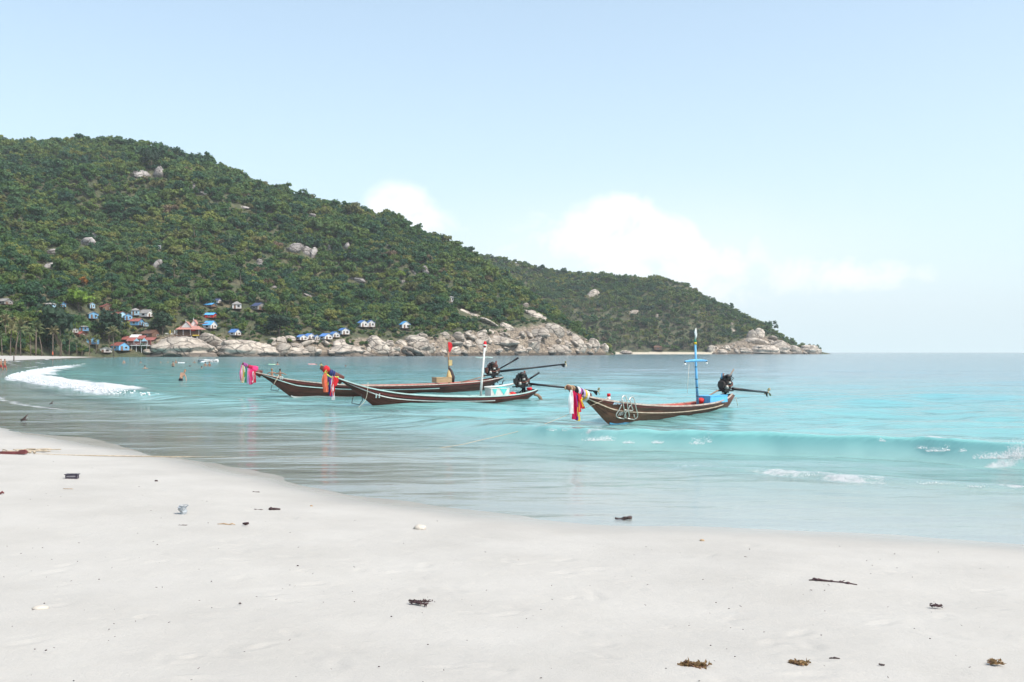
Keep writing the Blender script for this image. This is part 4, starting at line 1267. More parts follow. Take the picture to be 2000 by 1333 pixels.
# ------------------------------------------------------------------ trees
def foliage_material(name, stops, trans=.38):
    m, N, L = nodes(name)
    out = N.new('ShaderNodeOutputMaterial')
    oi = N.new('ShaderNodeObjectInfo')
    cr = N.new('ShaderNodeValToRGB')
    cr.color_ramp.interpolation = 'LINEAR'
    e = cr.color_ramp.elements
    e[0].position, e[0].color = stops[0][0], (*stops[0][1], 1)
    e[1].position, e[1].color = stops[-1][0], (*stops[-1][1], 1)
    for p, c in stops[1:-1]:
        k = e.new(p); k.color = (*c, 1)
    L.new(oi.outputs['Random'], cr.inputs[0])
    geo = N.new('ShaderNodeNewGeometry')
    n = N.new('ShaderNodeTexNoise'); n.inputs['Scale'].default_value = .55; n.inputs['Detail'].default_value = 2
    L.new(geo.outputs['Position'], n.inputs['Vector'])
    mr = N.new('ShaderNodeMapRange'); mr.inputs[1].default_value = .3; mr.inputs[2].default_value = .7; mr.inputs[3].default_value = .70; mr.inputs[4].default_value = 1.40
    L.new(n.outputs[0], mr.inputs[0])
    n2 = N.new('ShaderNodeTexNoise'); n2.inputs['Scale'].default_value = .018; n2.inputs['Detail'].default_value = 1
    L.new(geo.outputs['Position'], n2.inputs['Vector'])
    mh = N.new('ShaderNodeMapRange'); mh.inputs[1].default_value = .3; mh.inputs[2].default_value = .7; mh.inputs[3].default_value = .470; mh.inputs[4].default_value = .535
    L.new(n2.outputs[0], mh.inputs[0])
    hs = N.new('ShaderNodeHueSaturation')
    mv = N.new('ShaderNodeMapRange'); mv.inputs[1].default_value = .3; mv.inputs[2].default_value = .7; mv.inputs[3].default_value = 1.22; mv.inputs[4].default_value = .80
    L.new(n2.outputs[0], mv.inputs[0])
    mm = N.new('ShaderNodeMath'); mm.operation = 'MULTIPLY'; L.new(mv.outputs[0], mm.inputs[0]); L.new(mr.outputs[0], mm.inputs[1])
    L.new(mh.outputs[0], hs.inputs['Hue']); L.new(mm.outputs[0], hs.inputs['Value']); L.new(cr.outputs[0], hs.inputs['Color'])
    d = N.new('ShaderNodeBsdfPrincipled'); d.inputs['Roughness'].default_value = .65; d.inputs['Specular IOR Level'].default_value = .25
    L.new(hs.outputs[0], d.inputs['Base Color'])
    t = N.new('ShaderNodeBsdfTranslucent'); L.new(hs.outputs[0], t.inputs[0])
    ms = N.new('ShaderNodeMixShader'); ms.inputs[0].default_value = trans
    L.new(d.outputs[0], ms.inputs[1]); L.new(t.outputs[0], ms.inputs[2])
    L.new(ms.outputs[0], out.inputs[0])
    return m
foliage_material('leaves', [(0, (.036, .092, .054)), (.25, (.054, .124, .054)), (.5, (.080, .152, .048)), (.75, (.120, .180, .046)), (.93, (.18, .215, .054)), (.98, (.15, .155, .06)), (1, (.17, .13, .08))])
foliage_material('leaves_bright', [(0, (.17, .25, .03)), (1, (.20, .28, .04))])
foliage_material('leaves_orange', [(0, (.30, .15, .03)), (1, (.33, .17, .04))])
foliage_material('leaves_dark', [(0, (.026, .056, .036)), (1, (.034, .068, .038))])
foliage_material('palm_leaves', [(0, (.075, .115, .048)), (.6, (.115, .145, .060)), (1, (.17, .16, .075))], .3)
pmat('bark', (.17, .135, .105), .85, .3, 2, rnd=.2)

def crown(mb, seed, lobes=9, dens=46, w=.40, base=.28, leaf=.075, flat=.8, mi=0, core=True):
    """tree of height 1: leaf-clump faces spread through several uneven lobes"""
    rr = random.Random(seed)
    nr = np.random.default_rng(seed)
    L = []
    for k in range(lobes):
        a = rr.uniform(0, 6.28); q = math.sqrt(rr.random()) * w * .8
        z = base + (1 - base) * rr.uniform(.22, .86)
        r = rr.uniform(.15, .25) * (1.15 - .5 * abs(z - .6))
        L.append((Vector((q * math.cos(a), q * math.sin(a), z)), r))
    L.append((Vector((0, 0, base + (1 - base) * .55)), .27))
    for c, r in L:
        if core:
            mb.ico(c, r * .70, 1, .25, (1, 1, flat), mi, rr)
        n = int(dens * (r / .2) ** 2)
        for i in range(n):
            v = Vector(nr.normal(0, 1, 3)).normalized()
            if v.z < -.55 and rr.random() < .6:
                continue
            p = c + Vector((v.x, v.y, v.z * flat)) * (r * rr.uniform(.66, 1.22))
            nn = (v + Vector(nr.normal(0, .55, 3)) + Vector((0, 0, .35))).normalized()
            a = nn.orthogonal().normalized()
            b = nn.cross(a)
            an = rr.uniform(0, 6.28)
            a, b = a * math.cos(an) + b * math.sin(an), b * math.cos(an) - a * math.sin(an)
            s = leaf * rr.uniform(.55, 1.2)
            mb.add([p - a * s, p - b * s * .62 + nn * s * .15, p + a * s, p + b * s * .62 + nn * s * .15], [(0, 1, 2, 3)], mi)
    return L

def trunk(mb, L, seed, base=.28, mi=0, r=.022):
    rr = random.Random(seed)
    top = Vector((rr.uniform(-.05, .05), rr.uniform(-.05, .05), base + .3))
    mb.tube([(0, 0, -.12), (rr.uniform(-.02, .02), rr.uniform(-.02, .02), base * .6), top], [r * 1.4, r, r * .55], 6, mi)
    for c, q in rr.sample(L[:-1], min(4, len(L) - 1)):
        mb.tube([Vector((0, 0, base * .6)), (Vector((0, 0, base * .9)) + c) / 2, c], [r * .7, r * .45, r * .2], 5, mi)

TREES = []            # (crown mesh, trunk mesh) per variant
for k in range(8):
    a = MB()
    ls = crown(a, 300 + k, 7 + k % 4, 46, .34 + .05 * (k % 3), .22 + .04 * (k % 3), flat=.72 + .08 * (k % 3))
    cm = a.mesh('crown'); cm.materials.append(MAT['leaves'])
    b = MB(); trunk(b, ls, 300 + k, .24)
    tm = b.mesh('trunk'); tm.materials.append(MAT['bark'])
    TREES.append((cm, tm))

# whole trees for the scattered forest (same shapes, trunk and crown in one mesh)
PROTO = bpy.data.collections.new('forest_kinds')
for k in range(8):
    a = MB()
    ls = crown(a, 300 + k, 10 + k % 4, 27, .62 + .16 * (k % 3), .04 + .06 * (k % 3), flat=.62 + .10 * (k % 3), leaf=.118)
    trunk(a, ls, 300 + k, .2, 1)
    me = a.mesh('forest_tree')
    me.materials.append(MAT['leaves']); me.materials.append(MAT['bark'])
    o = bpy.data.objects.new('forest_tree', me)
    o['kind'] = 'stuff'
    PROTO.objects.link(o)

def scatter_object(name, label, pts, scl, rot, idx):
    me = bpy.data.meshes.new(name)
    me.from_pydata([tuple(p) for p in pts], [], [])
    for nm, typ, val in (('sc', 'FLOAT', scl), ('rz', 'FLOAT', rot), ('kd', 'INT', idx)):
        a = me.attributes.new(nm, typ, 'POINT')
        a.data.foreach_set('value', np.asarray(val, np.float32 if typ == 'FLOAT' else np.int32))
    o = obj(name, me)
    tag(o, label, None, None, 'stuff')
    ng = bpy.data.node_groups.new(name, 'GeometryNodeTree')
    ng.interface.new_socket('Geometry', in_out='INPUT', socket_type='NodeSocketGeometry')
    ng.interface.new_socket('Geometry', in_out='OUTPUT', socket_type='NodeSocketGeometry')
    N, L = ng.nodes, ng.links
    gi, go = N.new('NodeGroupInput'), N.new('NodeGroupOutput')
    ci = N.new('GeometryNodeCollectionInfo')
    ci.inputs['Collection'].default_value = PROTO
    ci.inputs['Separate Children'].default_value = True
    ci.inputs['Reset Children'].default_value = True
    ip = N.new('GeometryNodeInstanceOnPoints')
    ip.inputs['Pick Instance'].default_value = True
    def na(nm, t):
        n = N.new('GeometryNodeInputNamedAttribute'); n.data_type = t; n.inputs['Name'].default_value = nm
        return n.outputs['Attribute']
    cx = N.new('ShaderNodeCombineXYZ'); L.new(na('rz', 'FLOAT'), cx.inputs[2])
    e2r = N.new('FunctionNodeEulerToRotation'); L.new(cx.outputs[0], e2r.inputs[0])
    L.new(gi.outputs[0], ip.inputs['Points']); L.new(ci.outputs[0], ip.inputs['Instance'])
    L.new(na('kd', 'INT'), ip.inputs['Instance Index']); L.new(e2r.outputs[0], ip.inputs['Rotation']); L.new(na('sc', 'FLOAT'), ip.inputs['Scale'])
    L.new(ip.outputs[0], go.inputs[0])
    md = o.modifiers.new('scatter', 'NODES')
    md.node_group = ng
    return o

def blocked(px, py, d, hpx):
    for x0, x1, y0, y1, dd in WINDOWS:
        if d < dd + 1.5 and px + hpx * .34 > x0 and px - hpx * .34 < x1 and py > y0 and py - hpx < y1:
            return True
    return False

def place_tree(variant, p, h, rz, label, group, cat='tree', cmat=None, name='tree', wide=1.0):
    t = thing(name, label, cat, p, rz, group)
    t.scale = (h * wide, h * wide, h)
    cm, tm = TREES[variant]
    o = obj('crown', cm, None, t)
    if cmat:
        o.material_slots[0].link = 'OBJECT'
        o.material_slots[0].material = MAT[cmat]
    obj('trunk', tm, None, t)
    return t

# ---- coconut palms
def palm_meshes(seed):
    rr = random.Random(seed)
    lean = Vector((rr.uniform(-.16, .16), rr.uniform(-.1, .1), 0))
    tp = [Vector((0, 0, -.1)), lean * .12 + Vector((0, 0, .25)), lean * .45 + Vector((0, 0, .55)), lean + Vector((0, 0, .84))]
    a = MB(); a.tube(tp, [.026, .019, .016, .014], 7)
    tm = a.mesh('trunk'); tm.materials.append(MAT['bark'])
    top = tp[-1]
    b = MB()
    for k in range(17):
        an = k * 2.399 + rr.uniform(-.2, .2)
        el = R(rr.choice([65, 45, 30, 15, -5, -25]) + rr.uniform(-8, 8))
        ln = rr.uniform(.24, .32)
        dirv = Vector((math.cos(an), math.sin(an), 0))
        side = Vector((-math.sin(an), math.cos(an), 0))
        prev = None
        p = top.copy()
        for s in range(8):
            f = s / 7
            wd = .05 * math.sin(math.pi * (.12 + .86 * f)) ** .8
            dz = math.sin(el) - 1.5 * f * f * (0.55 + .4 * math.cos(el))
            stp = (dirv * math.cos(el) + Vector((0, 0, dz))).normalized() * ln / 7
            cur = (p + side * wd - Vector((0, 0, wd * .7)), p.copy(), p - side * wd - Vector((0, 0, wd * .7)))
            if prev:
                gap = .78
                for i, j in ((0, 1), (1, 2)):
                    q0, q1 = prev[i].lerp(cur[i], 1 - gap if i != 1 else 0), prev[j].lerp(cur[j], 1 - gap if j != 1 else 0)
                    b.add([q0, q1, cur[j], cur[i]], [(0, 1, 2, 3)])
            prev = cur
            p = p + stp
    for k in range(5):
        an = rr.uniform(0, 6.28)
        b.ico(top + Vector((math.cos(an) * .02, math.sin(an) * .02, -.02)), .014, 1)
    cm = b.mesh('crown'); cm.materials.append(MAT['palm_leaves'])
    return cm, tm
PALMS = [palm_meshes(60 + k) for k in range(6)]

def palm(p, h, rz, label, group, k):
    t = thing('palm_tree', label, 'palm', p, rz, group)
    t.scale = (h, h, h)
    obj('crown', PALMS[k][0], None, t); obj('trunk', PALMS[k][1], None, t)
    return t

def build_trees():
    rr = random.Random(77)
    # single trees one can name: px, py base, height m, width factor, variant, material
    special = [(154, 611, 11.5, 1.25, 2, 'leaves_bright', 'bright yellow green tree standing out above the village', 'tree'),
               (162, 560, 5.5, .9, 1, 'leaves_orange', 'small orange leaved tree on the slope above the village', 'tree'),
               (118, 690, 21, .95, 4, 'leaves_dark', 'tall dark tree left of the village reaching down to the sand', 'tree'),
               (213, 672, 15.5, .95, 5, 'leaves_dark', 'dark round tree in the middle of the village', 'tree'),
               (318, 655, 12, 1.2, 6, 'leaves_dark', 'dense dark tree right of the village behind the brown pavilion', 'tree'),
               (545, 660, 12, 1.25, 3, 'leaves_dark', 'dark spreading tree behind the perched boulder', 'tree'),
               (295, 334, 17, .95, 5, 'leaves_dark', 'dark tree on top of the high grey outcrop', 'tree'),
               (785, 547, 7, 1.1, 2, 'leaves_bright', 'yellow green bush on the right slope', 'bush'),
               (735, 420, 11, 1.0, 1, None, 'tree on the knoll of the ridge in front of the cloud', 'tree'),
               (137, 272, 9, .7, 3, None, 'ragged tree sticking up from the summit, left one', 'tree'),
               (180, 272, 10, 1.0, 7, None, 'round headed tree sticking up from the summit, right one', 'tree'),
               (1338, 553, 10, 1.0, 4, None, 'tree at the brow of the headland', 'tree')]
    for px, py, h, wd, v, cm, lb, ct in special:
        hl = HEAD if px > 1200 else HILL
        p = hl.hit(px, py)
        if px in (118,):
            p = Vector(((px - CX) * 440 / F, 440, 2.0))
        if ct == 'tree' and h > 5:
            WINDOWS.append((px - h * F / p.y * .36 * wd, px + h * F / p.y * .36 * wd, py - h * F / p.y * .98, py - 2, p.y))
        place_tree(v, p, h, rr.uniform(0, 6.28), lb, None, ct, cm, wide=wd)
    # palms
    near = [(222, 690, 13), (103, 692, 12), (60, 692, 11), (20, 693, 12), (135, 691, 10), (160, 690, 9), (4, 692, 9), (40, 692, 12), (82, 691, 10), (175, 691, 8), (188, 690, 9),
            (150, 692, 7), (120, 692, 8), (70, 690, 14), (30, 690, 14), (-20, 692, 12), (-50, 692, 13), (92, 688, 12), (12, 687, 13), (487, 664, 7), (388, 660, 7), (733, 645, 8.5), (450, 640, 8), (330, 668, 5),
            (378, 618, 12), (300, 640, 9), (520, 610, 10), (470, 560, 11), (447, 492, 13), (560, 506, 12), (612, 404, 11), (596, 410, 10), (120, 480, 11), (250, 530, 12), (340, 545, 11), (660, 560, 10), (700, 590, 10),
            (840, 570, 10), (60, 560, 12), (210, 560, 11), (520, 460, 11), (380, 470, 12), (760, 600, 9), (560, 620, 9)]
    lbl = {0: 'coconut palm with a bare trunk left of the red roofed restaurant', 1: 'coconut palm at the top of the sand left of the dark tree foot',
           19: 'short bushy palm right of the lone blue roofed hut', 20: 'small palm beside the Thai restaurant', 21: 'slim palm standing right of the twin huts'}
    for k, (px, py, h) in enumerate(near):
        if px < 240:
            D0 = float(np.interp(px, *HILL.shore))
            d = D0 + rr.uniform(-6, 4) + (690 - py) * 3
            p = Vector(((px - CX) * d / F, d, max(1.6, float(HILL.z(np.array([px]), np.array([d]))[0]) - .2)))
        else:
            p = HILL.hit(px, py)
        palm(p, h, rr.uniform(0, 6.28), lbl.get(k, 'one of the coconut palms lining the far end of the near beach' if px < 240 else 'one of the coconut palms dotted over the lower hillside'),
             None if k in lbl else ('coconut palms behind the far end of the beach' if px < 240 else 'coconut palms on the lower hillside'), k % 6)
    n = 0
    while n < 225:
        px = rr.uniform(1105, 1405)
        D0 = float(HEAD.par(px)[0])
        e = 8 + 150 * rr.random() ** 1.6
        if px < 1195: e += 20
        if px > 1380: e += 15
        d = D0 + e
        z = float(HEAD.z(np.array([px]), np.array([d]))[0])
        h = rr.uniform(9, 15)
        py = HY - (z - EYE) * F / d
        if blocked(px, py, d, h * F / d * .5):
            n += 1
            continue
        palm(Vector(((px - CX) * d / F, d, z - .3)), h, rr.uniform(0, 6.28), 'one of the coconut palms in the grove behind the far beach', 'coconut palms of the far grove', n % 6)
        n += 1
    # the wooded slopes
    cand = []
    for h, x0, x1, y0, y1, sp, pxr in ((HILL, -560, 170, 330, 1060, 5.3, (-330, 1200)), (HEAD, -170, 420, 1130, 1640, 6.2, (800, 1600))):
        gx = np.arange(x0, x1, sp); gy = np.arange(y0, y1, sp)
        GX, GY = np.meshgrid(gx, gy)
        X = GX + RNG.uniform(-.48, .48, GX.shape) * sp; Y = GY + RNG.uniform(-.48, .48, GX.shape) * sp
        X, Y = X.ravel(), Y.ravel()
        PX = CX + X * F / Y
        D0, Dr, zr, rh = h.par(PX)
        e = Y - D0
        lim = np.where(rh > 3.9, rh * 1.5 + 4 + (fbm(X / 14, Y / 14, 3, 8) - .4) * 14, 5.0)
        if h is HEAD:
            lim = np.where((PX > 1190) & (PX < 1392), 9, lim)
            lim = np.where((PX > 1105) & (PX < 1395) & (RNG.random(PX.shape) < .45), lim + 130, lim)
        ok = (PX > pxr[0]) & (PX < pxr[1]) & (e > lim) & (Y < Dr + 26)
        X, Y, PX, D0, rh, e = X[ok], Y[ok], PX[ok], D0[ok], rh[ok], e[ok]
        Z = h.z(PX, Y)
        hh = RNG.uniform(2.8, 6.2, X.shape) * np.where(RNG.random(X.shape) < .10, 1.75, 1)
        edge = sstep(0, 30, e - (rh * 1.5 + 4))
        hh = hh * np.where(rh > 3.9, .38 + .62 * edge, 1.0)
        hh = hh * (.72 + .56 * fbm(X / 60, Y / 60, 3, 4))
        for i in range(len(X)):
            py = HY - (Z[i] - EYE) * F / Y[i]
            for shrink in (1, .5, .28):
                if not blocked(PX[i], py, Y[i], hh[i] * shrink * F / Y[i]):
                    break
            else:
                continue
            hh[i] *= shrink
            if True:
                cand.append((X[i], Y[i], Z[i] - .3, hh[i], PX[i], 0 if h is HILL else 1))
    # low scrub between the houses and above the rocks
    n = 0
    while n < 2000:
        px = rr.uniform(-60, 1000)
        D0, Dr, _, rh = [float(v) for v in HILL.par(px)]
        d = D0 + (rh * 1.3 if rh > 3.9 else 3) + rr.random() ** 1.3 * 190
        z = float(HILL.z(np.array([px]), np.array([d]))[0])
        hgt = rr.uniform(.9, 2.4) if px > 200 or d > D0 + 60 else rr.uniform(2.2, 5.0)
        n += 1
        if blocked(px, HY - (z - EYE) * F / d, d, hgt * F / d):
            continue
        cand.append(((px - CX) * d / F, d, z - .2, hgt, -999, 0))
    cand = np.array(cand)
    app = cand[:, 3] / cand[:, 1] * ((cand[:, 4] > 0) & (cand[:, 4] < 1600)) * (cand[:, 2] < 60)
    order = np.argsort(-app)
    big = set(order[:288].tolist())
    rest = [i for i in range(len(cand)) if i not in big]
    for i in big:
        x, y, z, hgt, px, w = cand[i]
        v = rr.randrange(8)
        place_tree(v, (x, y, z), hgt, rr.uniform(0, 6.28), *zone_label('tree', px), wide=rr.uniform(.9, 1.2))
    for w, nm, lb in ((0, 'hill_forest', 'dense green forest covering the big hill'), (1, 'headland_forest', 'dense green forest covering the far headland')):
        ids = [i for i in rest if cand[i, 5] == w]
        q = cand[ids]
        scatter_object(nm, lb, q[:, :3], q[:, 3] * RNG.uniform(.95, 1.25, len(q)), RNG.uniform(0, 6.28, len(q)), RNG.integers(0, 8, len(q)))
    print('forest', len(rest))
build_trees()
# ------------------------------------------------------------------ long-tail boats
pmat('hull_brown', (.10, .028, .020), .5, .7, 2.2, bump=.4, stretch=(.25, 1, 2.4), dirt=(.17, .06, .04), dirt_amt=.3)
pmat('hull_weathered', (.135, .046, .028), .6, .75, 2.6, bump=.5, stretch=(.25, 1, 2.4), dirt=(.22, .13, .075), dirt_amt=.4)
pmat('trim_white', (.62, .62, .58), .6, .15, 4, dirt=(.30, .22, .16))
pmat('trim_red', (.17, .032, .026), .55, .3, 4, dirt=(.12, .05, .04))
pmat('trim_aqua', (.42, .57, .54), .55, .2, 4, dirt=(.4, .36, .3))
pmat('inner_red', (.42, .07, .05), .65, .3, 3, dirt=(.2, .08, .06))
pmat('inner_aqua', (.30, .52, .50), .65, .25, 3, dirt=(.3, .22, .16))
pmat('deck_wood', (.24, .15, .095), .7, .35, 4, stretch=(.3, 2, 1))
pmat('blue_paint', (.13, .42, .70), .5, .2, 4, dirt=(.05, .16, .32))
pmat('blue_box', (.11, .42, .70), .55, .2, 5, stretch=(3, 3, .4))
pmat('keel_blue', (.06, .26, .42), .5, .3, 4)
pmat('engine_iron', (.042, .037, .038), .45, .6, 9, bump=.4, metallic=.4, dirt=(.16, .11, .08), dirt_amt=.5)
pmat('engine_rust', (.14, .05, .035), .6, .4, 8, bump=.3, metallic=.2)
pmat('engine_bright', (.42, .40, .36), .4, .3, 8, metallic=.7)
pmat('shaft_black', (.018, .018, .020), .4, .3, 6, metallic=.4)
pmat('brass', (.45, .36, .22), .4, .3, 8, metallic=.7)
pmat('stainless', (.60, .57, .52), .35, .2, 8, metallic=.6)
pmat('rope_tan', (.42, .35, .26), .85, .3, 20)
pmat('rope_pale', (.58, .53, .42), .85, .2, 20)
pmat('rub_worn', (.46, .38, .29), .8, .3, 8, dirt=(.2, .12, .08))
pmat('gun_worn', (.48, .40, .34), .7, .3, 8, dirt=(.25, .10, .08), dirt_amt=.7)
pmat('seam_dark', (.03, .014, .010), .8, .4, 8)
pmat('letter_white', (.75, .75, .72), .6, .08, 6)
pmat('letter_blue', (.55, .68, .78), .6, .1, 6)
pmat('crate_wood', (.40, .27, .15), .75, .3, 6, stretch=(1, 1, 4))
pmat('sack_tan', (.50, .36, .17), .85, .25, 6)
pmat('cloth_dark', (.05, .035, .035), .85, .3, 6)
pmat('bulb_glass', (.75, .75, .72), .2, .05, 6)
pmat('teal_paint', (.10, .55, .52), .55, .15, 5)
for nm, c in dict(pink=(.80, .16, .34), hotpink=(.78, .05, .20), white=(.78, .78, .78), yellow=(.80, .58, .06), green=(.05, .30, .18), red=(.68, .03, .04), crimson=(.55, .01, .08),
                  orange=(.85, .22, .12), purple=(.16, .04, .30), navy=(.03, .06, .22), lilac=(.50, .38, .62), lime=(.62, .75, .15), black=(.02, .02, .025), mauve=(.42, .10, .32)).items():
    pmat('cloth_' + nm, c, .8, .18, 7, translucent=.25)

def resample(pts, n):
    P = catmull(pts, 8)
    s = np.concatenate([[0], np.cumsum(np.hypot(*np.diff(P, axis=0).T))])
    q = np.linspace(0, s[-1], n)
    return np.stack([np.interp(q, s, P[:, k]) for k in range(2)], 1)

class Boat:
    def __init__(self, stern, bow, gun, keel, beam, label, hullmat, innermat, gunmat):
        self.S, self.B = Vector((*stern, 0)), Vector((*bow, 0))
        ax = (self.B - self.S)
        self.L = ax.length
        self.ang = math.atan2(ax.y, ax.x)
        self.M = Matrix.Translation(self.S) @ Matrix.Rotation(self.ang, 4, 'Z')
        self.Mi = self.M.inverted()
        self.beam = beam
        self.root = thing('longtail_boat', label, 'boat', self.S, self.ang)
        NU = 61
        self.NU = NU
        G = [self.bp(px, py, beam * .55) for px, py in gun]
        K = [self.bp(px, py, 0) for px, py in keel]
        self.G = resample([(p.x, p.z) for p in G], NU)
        self.K = resample([(p.x, p.z) for p in K], NU)
        self.b = np.interp(np.linspace(0, 1, NU), [0, .06, .2, .42, .62, .8, .9, .96, 1], [.30, .48, .78, 1, .96, .68, .40, .20, .07]) * beam
        self.hull(hullmat, innermat, gunmat)

    def bp(self, px, py, yo=0.0):
        r = Vector(((px - CX) / F, 1, -(py - HY) / F))
        n = (self.M.to_3x3() @ Vector((0, 1, 0)))
        o = Vector((0, 0, EYE))
        t = (yo - (o - self.S).dot(n)) / r.dot(n)
        return self.Mi @ (o + r * t)

    def px(self, p):
        w = self.M @ Vector(p)
        return CX + F * w.x / w.y, HY - F * (w.z - EYE) / w.y

    def P(self, u, t, side=1, off=0.0):
        f = u * (self.NU - 1)
        i = min(int(f), self.NU - 2); q = f - i
        g = self.G[i] * (1 - q) + self.G[i + 1] * q
        k = self.K[i] * (1 - q) + self.K[i + 1] * q
        b = self.b[i] * (1 - q) + self.b[i + 1] * q
        c = k + (g - k) * t
        y = b * max(t, 0) ** .62 + off
        return Vector((c[0], side * y, c[1]))

    def hit(self, px, py):
        """the near-side hull point seen at (px, py), with its axes towards the stern, up the side and outward"""
        best, bu = 1e9, (0, 0)
        for iu in range(4, 121):
            for it in range(1, 21):
                u, t = iu / 121, it / 20
                x, y = self.px(self.P(u, t))
                d = (x - px) ** 2 + (y - py) ** 2
                if d < best:
                    best, bu = d, (u, t)
        u, t = bu
        p = self.P(u, t)
        ex = (self.P(u - .01, t) - self.P(u + .01, t)).normalized()
        up = (self.P(u, min(t + .03, 1)) - self.P(u, t - .03)).normalized()
        n = ex.cross(up).normalized()
        up = (Vector((0, 0, 1)) - n * n.z).normalized()
        ex = up.cross(n).normalized()
        self.last = bu
        return p, ex, up, n

    def strip(self, name, mat, pts, w, h):
        """batten whose run is read off the photograph"""
        ut = []
        for px, py in pts:
            self.hit(px, py); ut.append(self.last)
        ut.sort()
        us, ts = [a for a, b in ut], [b for a, b in ut]
        return self.rail(name, mat, us[0], us[-1], lambda u: float(np.interp(u, us, ts)), w, h, 1)

    def hull(self, hm, im, gm):
        t = self.root
        TS = [0, .12, .26, .42, .6, .8, 1.0]
        mb = MB()
        NU = self.NU
        us = [i / (NU - 1) for i in range(NU)]
        rows = []
        for side in (1, -1):
            vs = [self.P(u, q, side) for u in us for q in TS]
            fs = []
            m = len(TS)
            for i in range(NU - 1):
                for j in range(m - 1):
                    f = (i * m + j, (i + 1) * m + j, (i + 1) * m + j + 1, i * m + j + 1)
                    fs.append(f if side == -1 else f[::-1])
            mb.add(vs, fs, 0, True)
        # stern board
        st = [self.P(0, q, 1) for q in TS] + [self.P(0, q, -1) for q in reversed(TS[1:])]
        mb.add(st, [tuple(range(len(st)))])
        mb.build('hull', MAT[hm], t)
        inn = MB()
        T2 = [.45, .7, 1.0]
        for side in (1, -1):
            vs = [self.P(u, q, side, -.05 if q < 1 else -.06) for u in us[1:-5] for q in T2]
            fs = []
            for i in range(len(us[1:-5]) - 1):
                for j in range(2):
                    f = (i * 3 + j, (i + 1) * 3 + j, (i + 1) * 3 + j + 1, i * 3 + j + 1)
                    fs.append(f if side == 1 else f[::-1])
            inn.add(vs, fs, 0, True)
        vs = []
        for u in us[1:-5]:
            vs += [self.P(u, .45, 1, -.05), self.P(u, .45, -1, -.05)]
        inn.add(vs, [(2 * i, 2 * i + 1, 2 * i + 3, 2 * i + 2) for i in range(len(vs) // 2 - 1)])
        inn.build('inner_planking', MAT[im], t)
        for side in (1, -1):
            self.rail('gunwale', gm, 0.0, 1.0, 1.0, .05, .05, side, -.02)
        for u in (.16, .27, .38, .49, .60, .71):
            a, b = self.P(u, .86, 1, -.05), self.P(u, .86, -1, -.05)
            MB().box((a + b) / 2, (.16, (a - b).length, .04)).build('thwart', MAT['deck_wood'], t)
        for q in (.34, .52):
            for side in (1, -1):
                self.rail('plank_seam', 'seam_dark', .04, .97, q, .003, .012, side, .001)
        fd = MB()
        uu = [i / 40 for i in range(33, 39)]
        for i in range(len(uu) - 1):
            fd.quad(self.P(uu[i], .93, 1, -.03), self.P(uu[i], .93, -1, -.03), self.P(uu[i + 1], .93, -1, -.03), self.P(uu[i + 1], .93, 1, -.03))
        fd.build('foredeck', MAT['deck_wood'], t)

    def rail(self, name, mat, u0, u1, tt, w, h, side=1, off=.0, n=50):
        """batten of rectangular section along the side, w proud of the planking and h high"""
        mb = MB()
        vs, fs = [], []
        for i in range(n + 1):
            u = u0 + (u1 - u0) * i / n
            q = tt(u) if callable(tt) else tt
            p = self.P(u, q, side, off)
            z = h / 2
            o = Vector((0, side * w, 0))
            vs += [p + Vector((0, 0, -z)), p + o + Vector((0, 0, -z)), p + o + Vector((0, 0, z)), p + Vector((0, 0, z))]
        for i in range(n):
            a = i * 4; b = a + 4
            for j in range(4):
                f = (a + j, b + j, b + (j + 1) % 4, a + (j + 1) % 4)
                fs.append(f if side == 1 else f[::-1])
        fs += [(0, 1, 2, 3), tuple(n * 4 + k for k in (3, 2, 1, 0))]
        mb.add(vs, fs)
        return mb.build(name, MAT[mat], self.root)

    def seg(self, name, mat, pts, r, n=8, yo=0.0, parent=None, flat=1.0):
        ps = [self.bp(*p[:2], p[2] if len(p) > 2 else yo) for p in pts]
        return MB().tube(ps, r, n, flat=flat).build(name, MAT[mat], parent or self.root)

    def text(self, name, s, px, py, hpx, mat, italic=0.0, bold=.012):
        p, ex, up, n = self.hit(px, py)
        w = self.M @ p
        cu = bpy.data.curves.new('lettering', 'FONT')
        cu.body = s
        cu.size = hpx * w.y / F * 1.38
        cu.align_x = 'CENTER'; cu.align_y = 'CENTER'
        cu.extrude = .004
        cu.offset = bold
        cu.shear = italic
        o = bpy.data.objects.new('lettering', cu)
        COL.objects.link(o)
        dg = bpy.context.evaluated_depsgraph_get()
        me = bpy.data.meshes.new_from_object(o.evaluated_get(dg))
        bpy.data.objects.remove(o)
        q = obj(name, me, MAT[mat], self.root)
        m = Matrix((ex, up, n)).transposed().to_4x4()
        m.translation = p + n * .022
        q.matrix_local = m
        return q

